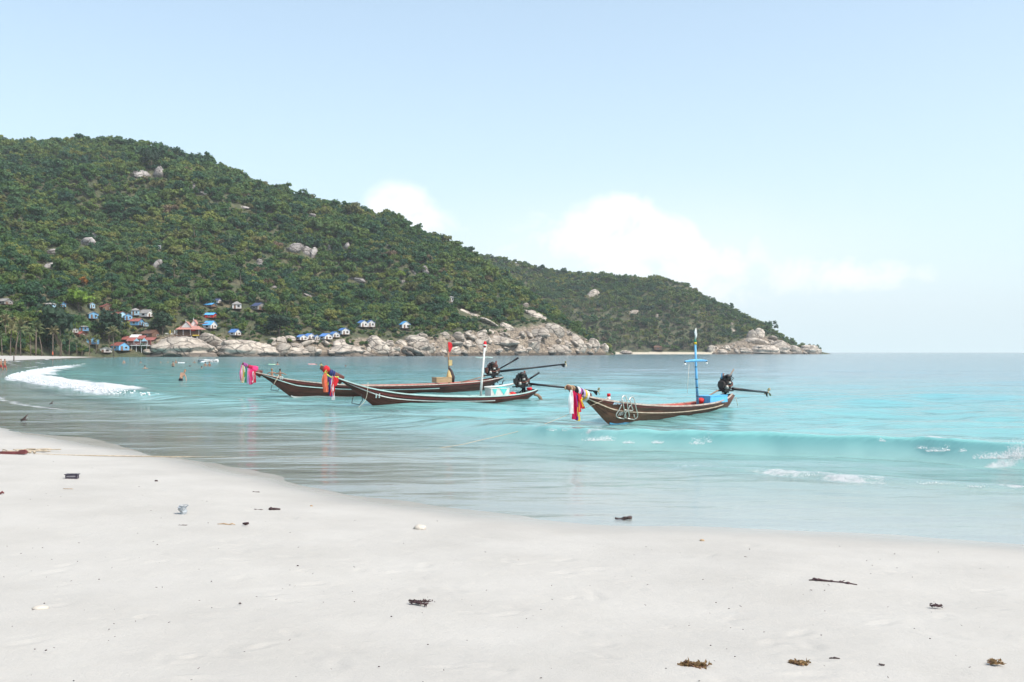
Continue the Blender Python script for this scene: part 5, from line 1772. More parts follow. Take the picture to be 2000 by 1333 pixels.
def engine(bt, px, py, s, red=False, seed=0):
    """car engine on a swivel post: block, head, radiator, fan, filters, pipes"""
    rr = random.Random(seed)
    c = bt.bp(px, py)
    e = MB()
    e.box((0, 0, 0), (.62, .34, .42), taper=.92); e.box((0, 0, -.24), (.54, .26, .12), taper=1.1)
    for k in range(4):
        e.box((-.22 + k * .15, .185, .02), (.08, .06, .30))
    for k in range(5):
        e.box((-.24 + k * .12, -.185, .0), (.06, .05, .26))
    o = e.build('engine', MAT['engine_iron'], bt.root)
    o.location = c; o.scale = (s, s, s)
    o.rotation_euler = (0, R(rr.uniform(-4, 4)), 0)
    h = MB(); h.box((0, 0, .27), (.56, .22, .13)); h.box((0, 0, .36), (.48, .15, .07), taper=.8)
    for k in range(3):
        h.cyl((-.16 + k * .16, 0, .38), (-.16 + k * .16, 0, .44), .035, .03, 8)
    h.build('cylinder_head', MAT['engine_rust' if red else 'engine_iron'], o)
    rd = MB(); rd.box((.41, 0, .02), (.06, .28, .28)); 
    for k in range(7):
        rd.box((.445, 0, -.09 + k * .036), (.02, .24, .014))
    rd.build('radiator', MAT['engine_rust' if red else 'engine_iron'], o)
    fw = MB(); fw.cyl((.33, 0, .0), (.37, 0, .0), .2, .2, 16); fw.cyl((-.34, .0, -.04), (-.42, .0, -.04), .17, .15, 16); fw.cyl((.37, .0, .0), (.39, 0, 0), .08, .08, 10)
    fw.build('flywheel', MAT['engine_iron'], o)
    af = MB(); af.cyl((.1, .2, .34), (.1, .2, .46), .13, .12, 14); af.cyl((.1, .2, .46), (.1, .2, .49), .09, .06, 10); af.tube([(.1, .2, .36), (.05, .12, .33), (0, .05, .3)], .05, 8)
    af.build('air_filter', MAT['engine_iron'], o)
    ex = MB(); ex.tube([(-.2, -.2, .1), (-.26, -.3, .12), (-.38, -.32, .22), (-.42, -.3, .52)], [.04, .04, .045, .05], 8)
    ex.tube([(.2, .2, -.02), (.05, .28, -.06), (-.2, .28, -.02), (-.35, .2, .12)], .028, 7)
    ex.build('exhaust_pipe', MAT['engine_rust'], o)
    al = MB(); al.cyl((.2, .2, -.1), (.32, .2, -.1), .09, .09, 12); al.cyl((-.05, .24, .1), (.09, .24, .1), .055, .055, 10); al.box((-.16, .22, -.06), (.12, .08, .14))
    al.build('alternator', MAT['engine_bright'], o)
    hs = MB()
    for k in range(5):
        a = Vector((rr.uniform(-.3, .4), rr.uniform(.1, .24), rr.uniform(-.1, .3))); b = Vector((rr.uniform(-.3, .4), rr.uniform(.1, .24), rr.uniform(.1, .42)))
        m = (a + b) / 2 + Vector((rr.uniform(-.1, .1), rr.uniform(.05, .14), rr.uniform(.05, .22)))
        hs.tube([a, a.lerp(m, .6) , m, m.lerp(b, .5), b], .016, 6)
    hs.build('hose', MAT['shaft_black'], o)
    fr = MB(); fr.box((0, .19, -.27), (.95, .05, .06)); fr.box((0, -.19, -.27), (.95, .05, .06)); fr.box((-.05, 0, -.33), (.14, .3, .08))
    fr.cyl((-.05, 0, -.36), (-.05, 0, -.85), .06, .07, 10); fr.tube([(-.05, 0, -.4), (.35, 0, -.75)], .025, 6); fr.tube([(-.05, 0, -.4), (-.35, 0, -.72)], .025, 6)
    fr.build('swivel_mount', MAT['shaft_black'], o)
    return o

def propeller(bt, shaft, p_end, p_prev):
    ax = (p_end - p_prev).normalized()
    a = ax.orthogonal().normalized(); b = ax.cross(a)
    m = MB(); m.cyl(p_end - ax * .05, p_end + ax * .10, .045, .02, 10)
    for k in range(3):
        an = k * 2.094 + .5
        r = a * math.cos(an) + b * math.sin(an); t = ax.cross(r)
        q = [p_end + r * .03, p_end + r * .11 + t * .06 + ax * .03, p_end + r * .20 + t * .03 + ax * .04, p_end + r * .19 - t * .03 - ax * .02, p_end + r * .09 - t * .05 - ax * .03]
        m.add(q + [v + ax * .012 for v in q], [(0, 1, 2, 3, 4), (9, 8, 7, 6, 5), (0, 5, 6, 1), (1, 6, 7, 2), (2, 7, 8, 3), (3, 8, 9, 4), (4, 9, 5, 0)])
    m.build('propeller', MAT['brass'], shaft)
    MB().add([p_end - ax * .35, p_end - ax * .02, p_end - ax * .05 - Vector((0, 0, .2)), p_end - ax * .16 - Vector((0, 0, .17)),
              p_end - ax * .35 + b * .012, p_end - ax * .02 + b * .012, p_end - ax * .05 - Vector((0, 0, .2)) + b * .012, p_end - ax * .16 - Vector((0, 0, .17)) + b * .012],
             [(0, 1, 2, 3), (7, 6, 5, 4), (0, 4, 5, 1), (1, 5, 6, 2), (2, 6, 7, 3), (3, 7, 4, 0)]).build('skeg', MAT['shaft_black'], shaft)

def ribbon(root, p, ln, w, mat, seed, drift=(0, 0), twist=0.0):
    rr = random.Random(seed)
    mb = MB()
    n, m = 12, 6
    ph = rr.uniform(0, 6)
    vs, fs = [], []
    ca, sa = math.cos(twist), math.sin(twist)
    for i in range(n + 1):
        f = i / n
        for j in range(m + 1):
            g = j / m - .5
            fold = math.sin(g * 11 + ph + f * 1.3) * .045 * (.4 + f)
            ww = w * (.55 + .45 * min(1, f * 3)) * (1 + .12 * math.sin(f * 5 + ph))
            x = g * ww + drift[0] * f * f + .02 * math.sin(f * 6 + ph)
            y = fold + drift[1] * f * f
            vs.append(Vector(p) + Vector((x * ca - y * sa, x * sa + y * ca, -ln * f * (1 - .05 * abs(g) * rr.random()))))
    k = m + 1
    for i in range(n):
        for j in range(m):
            fs.append((i * k + j, i * k + j + 1, (i + 1) * k + j + 1, (i + 1) * k + j))
    mb.add(vs, fs, 0, True)
    return mb.build('ribbon', MAT[mat], root)

def wrap(root, bt, p0, p1, r, mat, n=3, name='wrap', local=True):
    """turns of cloth round the prow between two points"""
    mb = MB()
    ax = (p1 - p0).normalized(); a = ax.orthogonal().normalized(); b = ax.cross(a)
    pts = []
    for i in range(n * 12 + 1):
        f = i / (n * 12)
        an = f * n * 2 * math.pi
        q = r * (1 + .10 * math.sin(an * 1.7))
        pts.append(p0.lerp(p1, f) + a * math.cos(an) * q + b * math.sin(an) * q)
    mb.tube(pts, min(.032, (p1 - p0).length / (n * 1.6) * .55 + .008), 6)
    return mb.build(name, MAT[mat], root)

def bunting(bt, label):
    t = thing('ribbon_garland', label, 'ribbons', bt.S, bt.ang, None)
    return t

def rope(name, label, pts, r, mat='rope_tan', cat='rope', wet=.55):
    P = [Vector(p) for p in pts]
    flat = catmull([tuple(p) for p in P], 6)
    rad = [r * (wet if len(flat) > 60 and i < len(flat) * .66 else 1.0) for i in range(len(flat))]
    mb = MB(); mb.tube([Vector(p) for p in flat], rad, 6)
    c = mb.build(name, MAT[mat])
    return tag(c, label, cat)

def build_boats():
    # ---------------- boat in the middle, number 11
    b2 = Boat((.47, 45.8), (-5.8, 41.7),
              [(1053, 761), (1040, 765), (1010, 770.5), (960, 774), (900, 774.5), (840, 773), (780, 768.5), (730, 760), (695, 750), (668, 740), (654, 734)],
              [(1051, 764), (1036, 776), (1020, 788), (1000, 796), (950, 802), (850, 806), (770, 805), (737, 798), (716, 783), (690, 764), (668, 746), (655, 737)],
              .72, 'brown longtail boat with number 11 and a white mast, in the middle', 'hull_brown', 'inner_aqua', 'trim_aqua')
    b2.rail('rub_rail', 'trim_white', .25, .985, lambda u: .70, .03, .042, 1)
    b2.rail('rub_rail', 'trim_white', .25, .985, lambda u: .70, .03, .055, -1)
    b2.rail('red_strake', 'trim_red', .02, .99, lambda u: .86, .012, .09, 1)
    b2.strip('keel_strip', 'trim_white', [(734, 795.5), (780, 795.5), (824, 794)], .02, .06)
    b2.seg('prow', 'hull_brown', [(668, 743), (655, 735), (640, 725), (626, 717.5)], [.13, .11, .09, .055], 8, flat=1.5)
    b2.seg('stem_cap', 'trim_aqua', [(668, 739), (654, 733.5), (643, 727)], [.03, .03, .025], 6)
    b2.text('lettering', '11', 737, 774, 9, 'letter_white', .0)
    m = b2.seg('mast', 'trim_white', [(938, 785), (941, 740), (947, 676)], [.058, .054, .044], 10)
    b2.seg('mast_cap', 'cloth_red', [(946.6, 679), (947.2, 673), (947.6, 667)], [.055, .085, .05], 9, parent=m)
    b2.seg('mast_band', 'trim_white', [(946.9, 676.5), (947.2, 673.5)], [.09, .088], 9, parent=m)
    b2.seg('cord', 'trim_aqua', [(929, 698), (938, 699.5), (945, 698.5), (952, 698), (962, 699)], .018, 5, parent=m)
    b2.seg('boom', 'trim_white', [(946, 757), (975, 755), (1003, 750)], [.05, .045, .035], 8)
    engine(b2, 1019, 745, .88, False, 2)
    sh = b2.seg('tail_shaft', 'shaft_black', [(1034, 750), (1100, 757), (1168, 765)], [.055, .045, .035], 8)
    propeller(b2, sh, b2.bp(1168, 765), b2.bp(1100, 757))
    b2.seg('tiller', 'shaft_black', [(1032, 742), (1043, 735), (1053, 728.5)], [.04, .045, .05], 8)
    b2.seg('rudder', 'deck_wood', [(1043, 771), (1050, 772), (1055, 777), (1057, 784)], [.03, .035, .04, .05], 6, flat=2.2)
    b2.seg('mount_post', 'shaft_black', [(1026, 772), (1024, 758)], .05, 8)
    b2.seg('bow_step', 'shaft_black', [(690, 774, .2), (687, 788, .2), (702, 791, .2), (708, 782, .2), (706, 770, .2)], .018, 6)
    # boxes lying in the stern
    def boatbox(bt, name, label, px0, px1, py0, py1, mat, cat='box', dep=.5, yo=.05):
        a, b = bt.bp(px0, py1, yo), bt.bp(px1, py0, yo)
        c = (a + b) / 2
        t = thing(name, label, cat, bt.M @ Vector((c.x, yo, min(a.z, b.z))), bt.ang)
        w, h = abs(a.x - b.x), abs(a.z - b.z)
        MB().box((0, 0, h / 2), (w, dep, h)).build('body', MAT[mat], t)
        MB().box((0, 0, h + .015), (w + .03, dep + .03, .03)).build('lid', MAT[mat], t)
        return t, w, h, dep
    t, w, h, dp = boatbox(b2, 'storage_box', 'white box with teal triangles in the stern of boat 11', 953, 989, 759, 776, 'trim_white')
    for x, ww in ((.30, .26), (-.18, .40)):
        v = [(x * w - ww * w / 2, dp / 2 + .006, h * .98), (x * w + ww * w / 2, dp / 2 + .006, h * .98), (x * w - .02 * w, dp / 2 + .006, h * .22)]
        MB().add(v + [(p[0], p[1] + .006, p[2]) for p in v], [(0, 1, 2), (5, 4, 3), (0, 3, 4, 1), (1, 4, 5, 2), (2, 5, 3, 0)]).build('triangle', MAT['teal_paint'], t)
    MB().box((-.18 * w, 0, h + .045), (.5 * w, dp * .9, .03)).build('teal_strip', MAT['teal_paint'], t)
    for px, py, r, mt, lb in ((1001, 770, .13, 'red_cloth', 'red bundle behind the teal and white box'), (996, 772, .10, 'cloth_orange', 'orange bundle next to the red one in boat 11'),
                              (1034, 760, .10, 'cloth_red', 'red rag by the engine post of boat 11')):
        c = b2.bp(px, py)
        o = MB().ico((0, 0, 0), r, 2, .16, (1.3, 1, .8)).build('cloth_bundle', MAT[mt])
        o.location = b2.M @ c
        tag(o, lb, 'bundle')
    g = bunting(b2, 'orange, purple and red ribbons with a red ball on the prow of boat 11')
    q = b2.bp(637, 722)
    MB().ico(q, .16, 2, .10, (1, 1, 1)).build('red_ball', MAT['cloth_red'], g)
    wrap(g, b2, b2.bp(641, 727), b2.bp(651, 733), .14, 'cloth_navy', 3)
    wrap(g, b2, b2.bp(634, 721), b2.bp(639, 725), .11, 'cloth_lime', 2)
    pr = [b2.bp(634, 727, .13), b2.bp(640, 733, .15), b2.bp(649, 738, .15), b2.bp(661, 737, .15)]
    MB().tube([Vector(p) for p in catmull([tuple(p) for p in pr], 6)], .035, 6).build('garland', MAT['cloth_lime'], g)
    ribs = [(635, 727, .82, .20, 'cloth_orange', (0, .02)), (641, 731, .45, .06, 'cloth_lime', (0, 0)), (643, 733, .78, .13, 'cloth_navy', (-.02, 0)), (645, 734, .85, .15, 'cloth_purple', (-.05, .03)),
            (649, 735, .98, .12, 'cloth_white', (0, .05)), (652, 735, .80, .20, 'cloth_red', (.06, 0)), (656, 737, .35, .26, 'cloth_red', (.05, 0)), (636, 728, .78, .10, 'cloth_orange', (.03, .05))]
    for k, (px, py, ln, w_, mt, dr) in enumerate(ribs):
        ribbon(g, b2.bp(px, py, .12 + .015 * k), ln, w_, mt, 70 + k, dr)

    # ---------------- boat behind on the left
    b1 = Boat((-1.9, 57), (-11.4, 51.5),
              [(986, 737), (970, 740), (940, 745), (880, 749.5), (820, 752), (740, 753.5), (680, 752.5), (620, 748), (570, 742), (530, 734), (503, 727.5)],
              [(984, 739), (965, 750), (945, 762), (925, 770), (860, 778), (760, 781), (640, 781), (580, 779), (566, 774), (548, 761), (525, 744), (503, 729.5)],
              .85, 'brown longtail boat with pink ribbons and a red flag, farthest of the three', 'hull_brown', 'inner_red', 'gun_worn')
    b1.rail('rub_rail', 'trim_aqua', .30, .985, .72, .03, .042, 1)
    b1.rail('rub_rail', 'trim_aqua', .30, .985, .72, .03, .06, -1)
    b1.rail('red_strake', 'trim_red', .02, .99, .9, .014, .08, 1)
    b1.strip('keel_strip', 'trim_white', [(570, 774), (620, 774.5), (680, 774.5), (760, 773.5)], .02, .06)
    b1.seg('prow', 'hull_brown', [(510, 731), (503, 728), (488, 718.5), (473, 711)], [.14, .11, .09, .06], 8, flat=1.4)
    b1.text('lettering', '33', 552, 738, 5.5, 'letter_white', 0)
    m = b1.seg('mast', 'deck_wood', [(877.5, 752), (877, 720), (875.5, 686)], [.052, .045, .04], 8)
    fl = [b1.bp(x, y) for x, y in ((875, 669), (881.5, 668), (883, 678), (881, 687), (876.5, 687), (874.5, 678))]
    fm = MB()
    for i in range(8):
        for j in range(4):
            pass
    vs, fs = [], []
    for i in range(9):
        for j in range(5):
            f, gq = i / 8, j / 4
            p = b1.bp(874.6 + (7.5 + 1.2 * math.sin(f * 4)) * gq * (1 - .35 * f * f), 668 + 20 * f + 1.5 * gq)
            vs.append(p + Vector((0, .05 * math.sin(gq * 6 + f * 4), 0)))
    for i in range(8):
        for j in range(4):
            fs.append((i * 5 + j, i * 5 + j + 1, i * 5 + j + 6, i * 5 + j + 5))
    fm.add(vs, fs, 0, True).build('flag', MAT['cloth_red'], b1.root)
    b1.seg('flag_pole', 'deck_wood', [(875.5, 690), (875, 667)], [.03, .02], 6)
    b1.seg('spreader', 'deck_wood', [(868, 697), (876, 696), (896, 695)], .022, 6)
    MB().box(b1.bp(879.5, 709, .08), (.22, .05, .32)).build('mast_plate', MAT['sack_tan'], b1.root)
    b1.seg('boom', 'deck_wood', [(900, 747), (925, 741), (948, 735)], .03, 6)
    engine(b1, 962, 724, 1.02, True, 5)
    sh = b1.seg('tail_shaft', 'shaft_black', [(974, 726), (1040, 719), (1104, 711.5)], [.07, .055, .045], 8)
    propeller(b1, sh, b1.bp(1104, 711.5), b1.bp(1040, 719))
    b1.seg('tiller', 'shaft_black', [(973, 722), (993, 711), (1012, 699.5)], [.04, .045, .07], 8)
    b1.seg('stern_hook', 'shaft_black', [(975, 752), (981, 751), (982, 746), (985, 743)], .03, 6)
    b1.seg('bow_step', 'shaft_black', [(531, 753, .25), (529, 762, .25), (543, 764, .25), (546, 757, .25)], .02, 6)
    b1.seg('bow_rope', 'rope_tan', [(545, 733, .3), (538, 745, .32), (533, 754, .32)], .02, 6)
    boatbox(b1, 'crate', 'tan wooden crate at the foot of the mast with the red flag', 848, 878, 738, 747.5, 'crate_wood', 'crate', .6, .2)
    c = b1.bp(877, 740)
    t = thing('sack', 'tan sack with a dark cloth tied round the mast with the red flag', 'sack', b1.M @ c, b1.ang)
    k = 55 / F
    MB().tube([(0.02, .1, -.15), (.04, .12, .1), (.02, .06, .35), (0, 0, .52)], [.18, .17, .11, .05], 10).build('bag', MAT['sack_tan'], t)
    MB().tube([(-.12, .16, -.2), (-.14, .18, .1), (-.08, .1, .4), (0, .02, .60)], [.12, .13, .10, .06], 9).build('cloth', MAT['cloth_dark'], t)
    g = bunting(b1, 'pink, white, yellow and green ribbons on the prow of the farthest boat')
    wrap(g, b1, b1.bp(474, 712), b1.bp(482, 716), .10, 'cloth_mauve', 3)
    wrap(g, b1, b1.bp(484, 717), b1.bp(491, 721), .12, 'cloth_crimson', 3)
    MB().ico(b1.bp(496, 722), .22, 2, .22, (1, .8, .95)).build('bow_knot', MAT['cloth_hotpink'], g)
    ribs = [(471.5, 713, .88, .12, 'cloth_pink'), (473.5, 713.5, .85, .12, 'cloth_white'), (476, 715, .84, .11, 'cloth_yellow'), (478, 716, .82, .09, 'cloth_white'), (481, 717, .80, .12, 'cloth_green'),
            (484, 719, .78, .12, 'cloth_lilac'), (487, 720, .82, .16, 'cloth_pink'), (490, 721, .76, .14, 'cloth_hotpink'), (494, 723, .62, .20, 'cloth_hotpink'), (497, 724, .62, .14, 'cloth_red'), (495, 726, .55, .12, 'cloth_white')]
    for q, (px, py, ln, w_, mt) in enumerate(ribs):
        ribbon(g, b1.bp(px, py, .10 + .012 * q), ln, w_, mt, 170 + q, (random.uniform(-.05, .05), 0))

    # ---------------- boat on the right
    b3 = Boat((8.5, 39), (3.07, 31.9),
              [(1437, 770), (1425, 777), (1400, 785), (1360, 790.5), (1310, 793), (1260, 791.5), (1210, 786), (1170, 778), (1142, 770.5)],
              [(1435, 773), (1428, 785), (1420, 797), (1400, 808), (1340, 822), (1270, 833), (1215, 836), (1190, 830), (1175, 815), (1155, 792), (1142, 775)],
              .60, 'weathered brown longtail boat with a blue mast, nearest and rightmost', 'hull_weathered', 'inner_red', 'gun_worn')
    b3.rail('rub_rail', 'rub_worn', .12, .98, .66, .03, .032, 1)
    b3.rail('rub_rail', 'rub_worn', .12, .98, .66, .03, .032, -1)
    b3.rail('red_strake', 'trim_red', .02, .99, .92, .012, .06, 1)
    b3.strip('keel_strip', 'keel_blue', [(1191, 828), (1220, 827.5), (1262, 825)], .012, .06)
    b3.seg('prow', 'hull_weathered', [(1150, 777), (1142, 772), (1126, 763.5), (1108, 757)], [.12, .10, .085, .05], 8, flat=1.4)
    b3.text('lettering', 'ABP-เสช', 1207, 786.5, 5.2, 'letter_blue', .15, .006)
    b3.text('lettering', '101', 1211, 809, 8, 'letter_white', .4, .0)
    m = b3.seg('mast', 'blue_paint', [(1363, 792), (1360, 735), (1358, 672)], [.05, .045, .036], 10)
    b3.seg('mast_band', 'cloth_yellow', [(1358.2, 673), (1358, 668.5)], [.052, .050], 10, parent=m)
    b3.seg('mast_band', 'cloth_green', [(1358, 668.3), (1357.8, 664)], [.047, .036], 10, parent=m)
    for y in (717, 741, 757, 774):
        q = CX and np.interp(y, [672, 735, 792], [1358, 1360, 1363])
        b3.seg('mast_ring', 'shaft_black', [(q, y - .7), (q, y + .7)], .054, 10, parent=m)
    st = MB()
    a0 = b3.bp(1358, 664)
    for s in (-1, 1):
        q = [a0, a0 + Vector((s * .03, .03, .14)), a0 + Vector((s * .05 - .02, .0, .28)), a0 + Vector((-.05, 0, .44))]
        st.tube(q, [.02, .03, .03, .008], 6, flat=.4)
    st.build('topknot', MAT['letter_white'], m)
    # crossbar runs athwart the boat
    c = b3.bp(1359.5, 706)
    n = Vector((0, 1, 0))
    # its ends as seen at (1338, 706.5) and (1380, 705)
    cb = MB(); A = b3.bp(1338, 706.5, .25); Bq = b3.bp(1380, 705, -.25)
    cb.tube([A, A.lerp(Bq, .25) + Vector((0, 0, .02)), A.lerp(Bq, .5) + Vector((0, 0, .025)), A.lerp(Bq, .75) + Vector((0, 0, .02)), Bq], [.03, .045, .05, .045, .03], 8)
    cbo = cb.build('crossbar', MAT['blue_paint'], b3.root)
    for q in (A, Bq):
        MB().ico(q + Vector((0, 0, -.10)), .045, 2).build('bulb', MAT['bulb_glass'], cbo)
        MB().cyl(q + Vector((0, 0, -.07)), q, .02, .03, 8).build('lamp_socket', MAT['shaft_black'], cbo)
    b3.seg('stay', 'rope_pale', [(1346, 712, .2), (1342, 770, .3)], .006, 4)
    b3.seg('boom', 'deck_wood', [(1366, 782), (1385, 773), (1402, 763)], .028, 6)
    engine(b3, 1416, 752, .84, False, 9)
    sh = b3.seg('tail_shaft', 'shaft_black', [(1431, 759.5), (1465, 763.5), (1500, 767)], [.06, .05, .04], 8)
    propeller(b3, sh, b3.bp(1500, 767), b3.bp(1465, 763.5))
    b3.seg('tiller', 'deck_wood', [(1423, 739), (1428, 730), (1433, 722)], [.02, .022, .025], 6)
    b3.seg('exhaust_stack', 'keel_blue', [(1409.5, 740), (1409.8, 729)], .022, 8)
    b3.seg('stern_line', 'rope_pale', [(1437, 776), (1439, 785), (1441, 793)], .012, 5)
    b3.seg('bow_post', 'letter_white', [(1188.5, 783), (1189, 775)], .055, 8)
    b3.seg('bow_post_cap', 'cloth_red', [(1189, 775), (1189, 769)], .058, 8)
    t, w, h, dp = boatbox(b3, 'storage_box', 'light blue painted box in the stern of the rightmost boat', 1374, 1408, 772.5, 788, 'blue_box', 'box', .55, .1)
    for px, py, r, mt, lb in ((1368, 783, .13, 'red_cloth', 'red bundle between blue mast and blue box'), (1411, 778, .12, 'cloth_crimson', 'dark red bundle right of the blue box')):
        c = b3.bp(px, py)
        o = MB().ico((0, 0, 0), r, 2, .16, (1.2, 1, .9)).build('cloth_bundle', MAT[mt])
        o.location = b3.M @ c
        tag(o, lb, 'bundle')
    g = bunting(b3, 'white, crimson, purple and yellow ribbons on the prow of the rightmost boat')
    for k, (x0, y0, x1, y1, r, mt) in enumerate(((1108, 757, 1122, 761, .075, 'crate_wood'), (1118, 760.5, 1124, 763, .10, 'cloth_black'), (1124, 763, 1128, 765, .115, 'cloth_white'), (1128, 765, 1131, 766.5, .12, 'cloth_mauve'),
                                             (1131, 766.5, 1133, 768, .125, 'cloth_black'), (1133, 768, 1137, 770, .13, 'cloth_lilac'), (1137, 770, 1140, 771.5, .14, 'cloth_yellow'), (1140, 771.5, 1144, 774, .15, 'cloth_white'))):
        wrap(g, b3, b3.bp(x0, y0), b3.bp(x1, y1), r, mt, 2)
    ribs = [(1115, 762, .72, .10, 'cloth_white', (0, 0)), (1117, 763, .70, .09, 'cloth_white', (-.03, 0)), (1121, 764, .86, .15, 'cloth_crimson', (0, 0)), (1125, 767, .72, .13, 'cloth_crimson', (.02, 0)),
            (1127, 772, .76, .13, 'cloth_purple', (0, 0)), (1129, 784, .60, .10, 'cloth_yellow', (0, 0)), (1130, 768, .58, .14, 'cloth_red', (-.05, 0)), (1133, 770, .45, .16, 'cloth_red', (-.10, 0)), (1136, 776, .30, .05, 'cloth_yellow', (0, 0))]
    for q, (px, py, ln, w_, mt, dr) in enumerate(ribs):
        ribbon(g, b3.bp(px, py, .10 + .012 * q), ln, w_, mt, 270 + q, dr)
    # folding ladders hung over the side
    def hp(px, py, out=.05):
        p, ex, up, n = b3.hit(px, min(max(py, 0), 840))
        return p, n
    def ladder(label, pts_list):
        t = thing('boarding_ladder', label, 'ladder', b3.S, b3.ang)
        for nm, pts in pts_list:
            ps = []
            for px, py in pts:
                p, n = hp(px, py)
                q = b3.bp(px, py, p.y + .07)
                ps.append(q)
            flat = catmull([tuple(p) for p in ps], 5) if len(ps) > 2 else ps
            MB().tube([Vector(p) for p in flat], .017, 7).build(nm, MAT['stainless'], t)
    ladder('left one of two steel ladders hung on the bow of the rightmost boat',
           [('rail', [(1213.5, 783), (1216, 775.5), (1219, 773.5), (1222.5, 775.5), (1225, 784), (1226.5, 800), (1229, 812), (1227, 817)]), ('rail', [(1216, 781), (1218.5, 797), (1221.5, 810), (1223, 817)]),
            ('rail', [(1214, 791), (1209, 801), (1204.5, 808), (1204, 813), (1208, 816.5), (1218, 818)]), ('rung', [(1219.5, 801), (1228, 802)]), ('rung', [(1208, 816.5), (1219, 818.5)])])
    ladder('right one of two steel ladders hung on the bow of the rightmost boat',
           [('rail', [(1228.5, 782), (1231, 777.5), (1235, 776), (1238.5, 779), (1240.5, 788), (1243, 800), (1245.5, 810), (1244, 816), (1240, 819)]), ('rail', [(1231.5, 783), (1233.5, 793), (1236, 801.5), (1229, 802)]),
            ('rail', [(1231, 792), (1226, 801), (1221.5, 808), (1219.5, 814), (1223, 817)]), ('rung', [(1226, 818), (1239, 820)]), ('rung', [(1238, 810), (1239.5, 816)])])
    # ropes
    pr = [b3.M @ b3.bp(1189, 777, .1), b3.M @ b3.bp(1170, 786, .36), b3.M @ b3.bp(1149, 795, .2), W(1120, 806, 30.6), W(1060, 830, 28.4), W(1000, 846, 26.4), W(930, 862, 25.0), W(900, 869, 24.5), Vector((-2.2, 24.0, -.05)), Vector((-3.6, 23.2, -.10)),
          Vector((-5.6, 22.4, -.08))]
    e = on_sand(372, 894)
    pr += [Vector((e.x + .6, e.y + .1, e.z)), e + Vector((0, 0, .012)), on_sand(300, 893) + Vector((0, 0, .012)), on_sand(200, 891.5) + Vector((0, 0, .012)), on_sand(120, 890) + Vector((0, 0, .012)), on_sand(66, 888.5) + Vector((0, 0, .015))]
    rope('mooring_rope', 'long tan rope from the rightmost boat down through the surf and across the sand', pr, .013, 'rope_tan')
    pr = [b2.M @ b2.bp(719, 747, .36), b2.M @ b2.bp(718, 760, .42), b2.M @ b2.bp(716, 775, .40), b2.M @ b2.bp(710, 787, .35), b2.M @ b2.bp(700, 796, .3), b2.M @ b2.bp(690, 801, .3)]
    rope('mooring_rope', 'pale rope hanging from the bow of boat 11 into the water', pr, .011, 'rope_pale')
build_boats()
# ------------------------------------------------------------------ people
pmat('skin', (.42, .235, .155), .55, .12, 3, rnd=.22)
pmat('skin_tan', (.30, .145, .085), .55, .12, 3, rnd=.15)
pmat('hair_dark', (.018, .013, .011), .6, .3, 12)
pmat('hair_light', (.24, .14, .06), .6, .3, 12)
pmat('swim_red', (.30, .03, .03), .7, .2, 5)
pmat('swim_dark', (.03, .03, .04), .7, .2, 5)
pmat('shirt_yellow', (.55, .45, .12), .7, .2, 5)
pmat('float_green', (.42, .66, .42), .4, .15, 5)
pmat('float_pink', (.75, .38, .36), .4, .15, 5)
pmat('float_white', (.75, .75, .75), .4, .1, 5)

def skin_body(joints, edges, root):
    """one continuous body grown from a jointed skeleton: joints = {name: (x, y, z, r)}"""
    names = list(joints)
    me = bpy.data.meshes.new('body')
    me.from_pydata([joints[n][:3] for n in names], [(names.index(a), names.index(b)) for a, b in edges], [])
    o = bpy.data.objects.new('body', me)
    COL.objects.link(o)
    md = o.modifiers.new('skin', 'SKIN')
    md.use_smooth_shade = True
    if not me.skin_vertices:
        bpy.context.view_layer.objects.active = o
    sv = me.skin_vertices[0].data
    for i, n in enumerate(names):
        r = joints[n][3]
        sv[i].radius = (r, r * (joints[n][4] if len(joints[n]) > 4 else 1))
        sv[i].use_root = n == root
    o.modifiers.new('sub', 'SUBSURF').render_levels = 2
    o.modifiers['sub'].levels = 2
    dg = bpy.context.evaluated_depsgraph_get()
    out = bpy.data.meshes.new_from_object(o.evaluated_get(dg))
    bpy.data.objects.remove(o)
    out.polygons.foreach_set('use_smooth', [True] * len(out.polygons))
    return out

BASE = dict(pelvis=(0, 0, .95, .135, .8), belly=(0, 0, 1.10, .13, .75), chest=(0, 0, 1.30, .155, .7), neck=(0, 0, 1.47, .055), chin=(0, -.02, 1.56, .068), head=(0, -.01, 1.66, .092), crown=(0, 0, 1.74, .06),
            lsh=(.17, 0, 1.40, .062), lel=(.25, .02, 1.13, .043), lwr=(.27, -.05, .90, .030), lha=(.27, -.07, .82, .034), rsh=(-.17, 0, 1.40, .062), rel=(-.25, .02, 1.13, .043), rwr=(-.27, -.05, .90, .030), rha=(-.27, -.07, .82, .034),
            lhip=(.09, 0, .88, .095), lkn=(.10, -.02, .50, .060), lan=(.10, .02, .09, .040), lft=(.10, -.13, .04, .035), rhip=(-.09, 0, .88, .095), rkn=(-.10, -.02, .50, .060), ran=(-.10, .02, .09, .040), rft=(-.10, -.13, .04, .035))
EDG = [('pelvis', 'belly'), ('belly', 'chest'), ('chest', 'neck'), ('neck', 'chin'), ('chin', 'head'), ('head', 'crown'), ('chest', 'lsh'), ('lsh', 'lel'), ('lel', 'lwr'), ('lwr', 'lha'), ('chest', 'rsh'), ('rsh', 'rel'), ('rel', 'rwr'), ('rwr', 'rha'),
       ('pelvis', 'lhip'), ('lhip', 'lkn'), ('lkn', 'lan'), ('lan', 'lft'), ('pelvis', 'rhip'), ('rhip', 'rkn'), ('rkn', 'ran'), ('ran', 'rft')]
def pose(**kw):
    j = dict(BASE)
    for k, v in kw.items():
        j[k] = tuple(v) + tuple(BASE[k][3:])
    return j
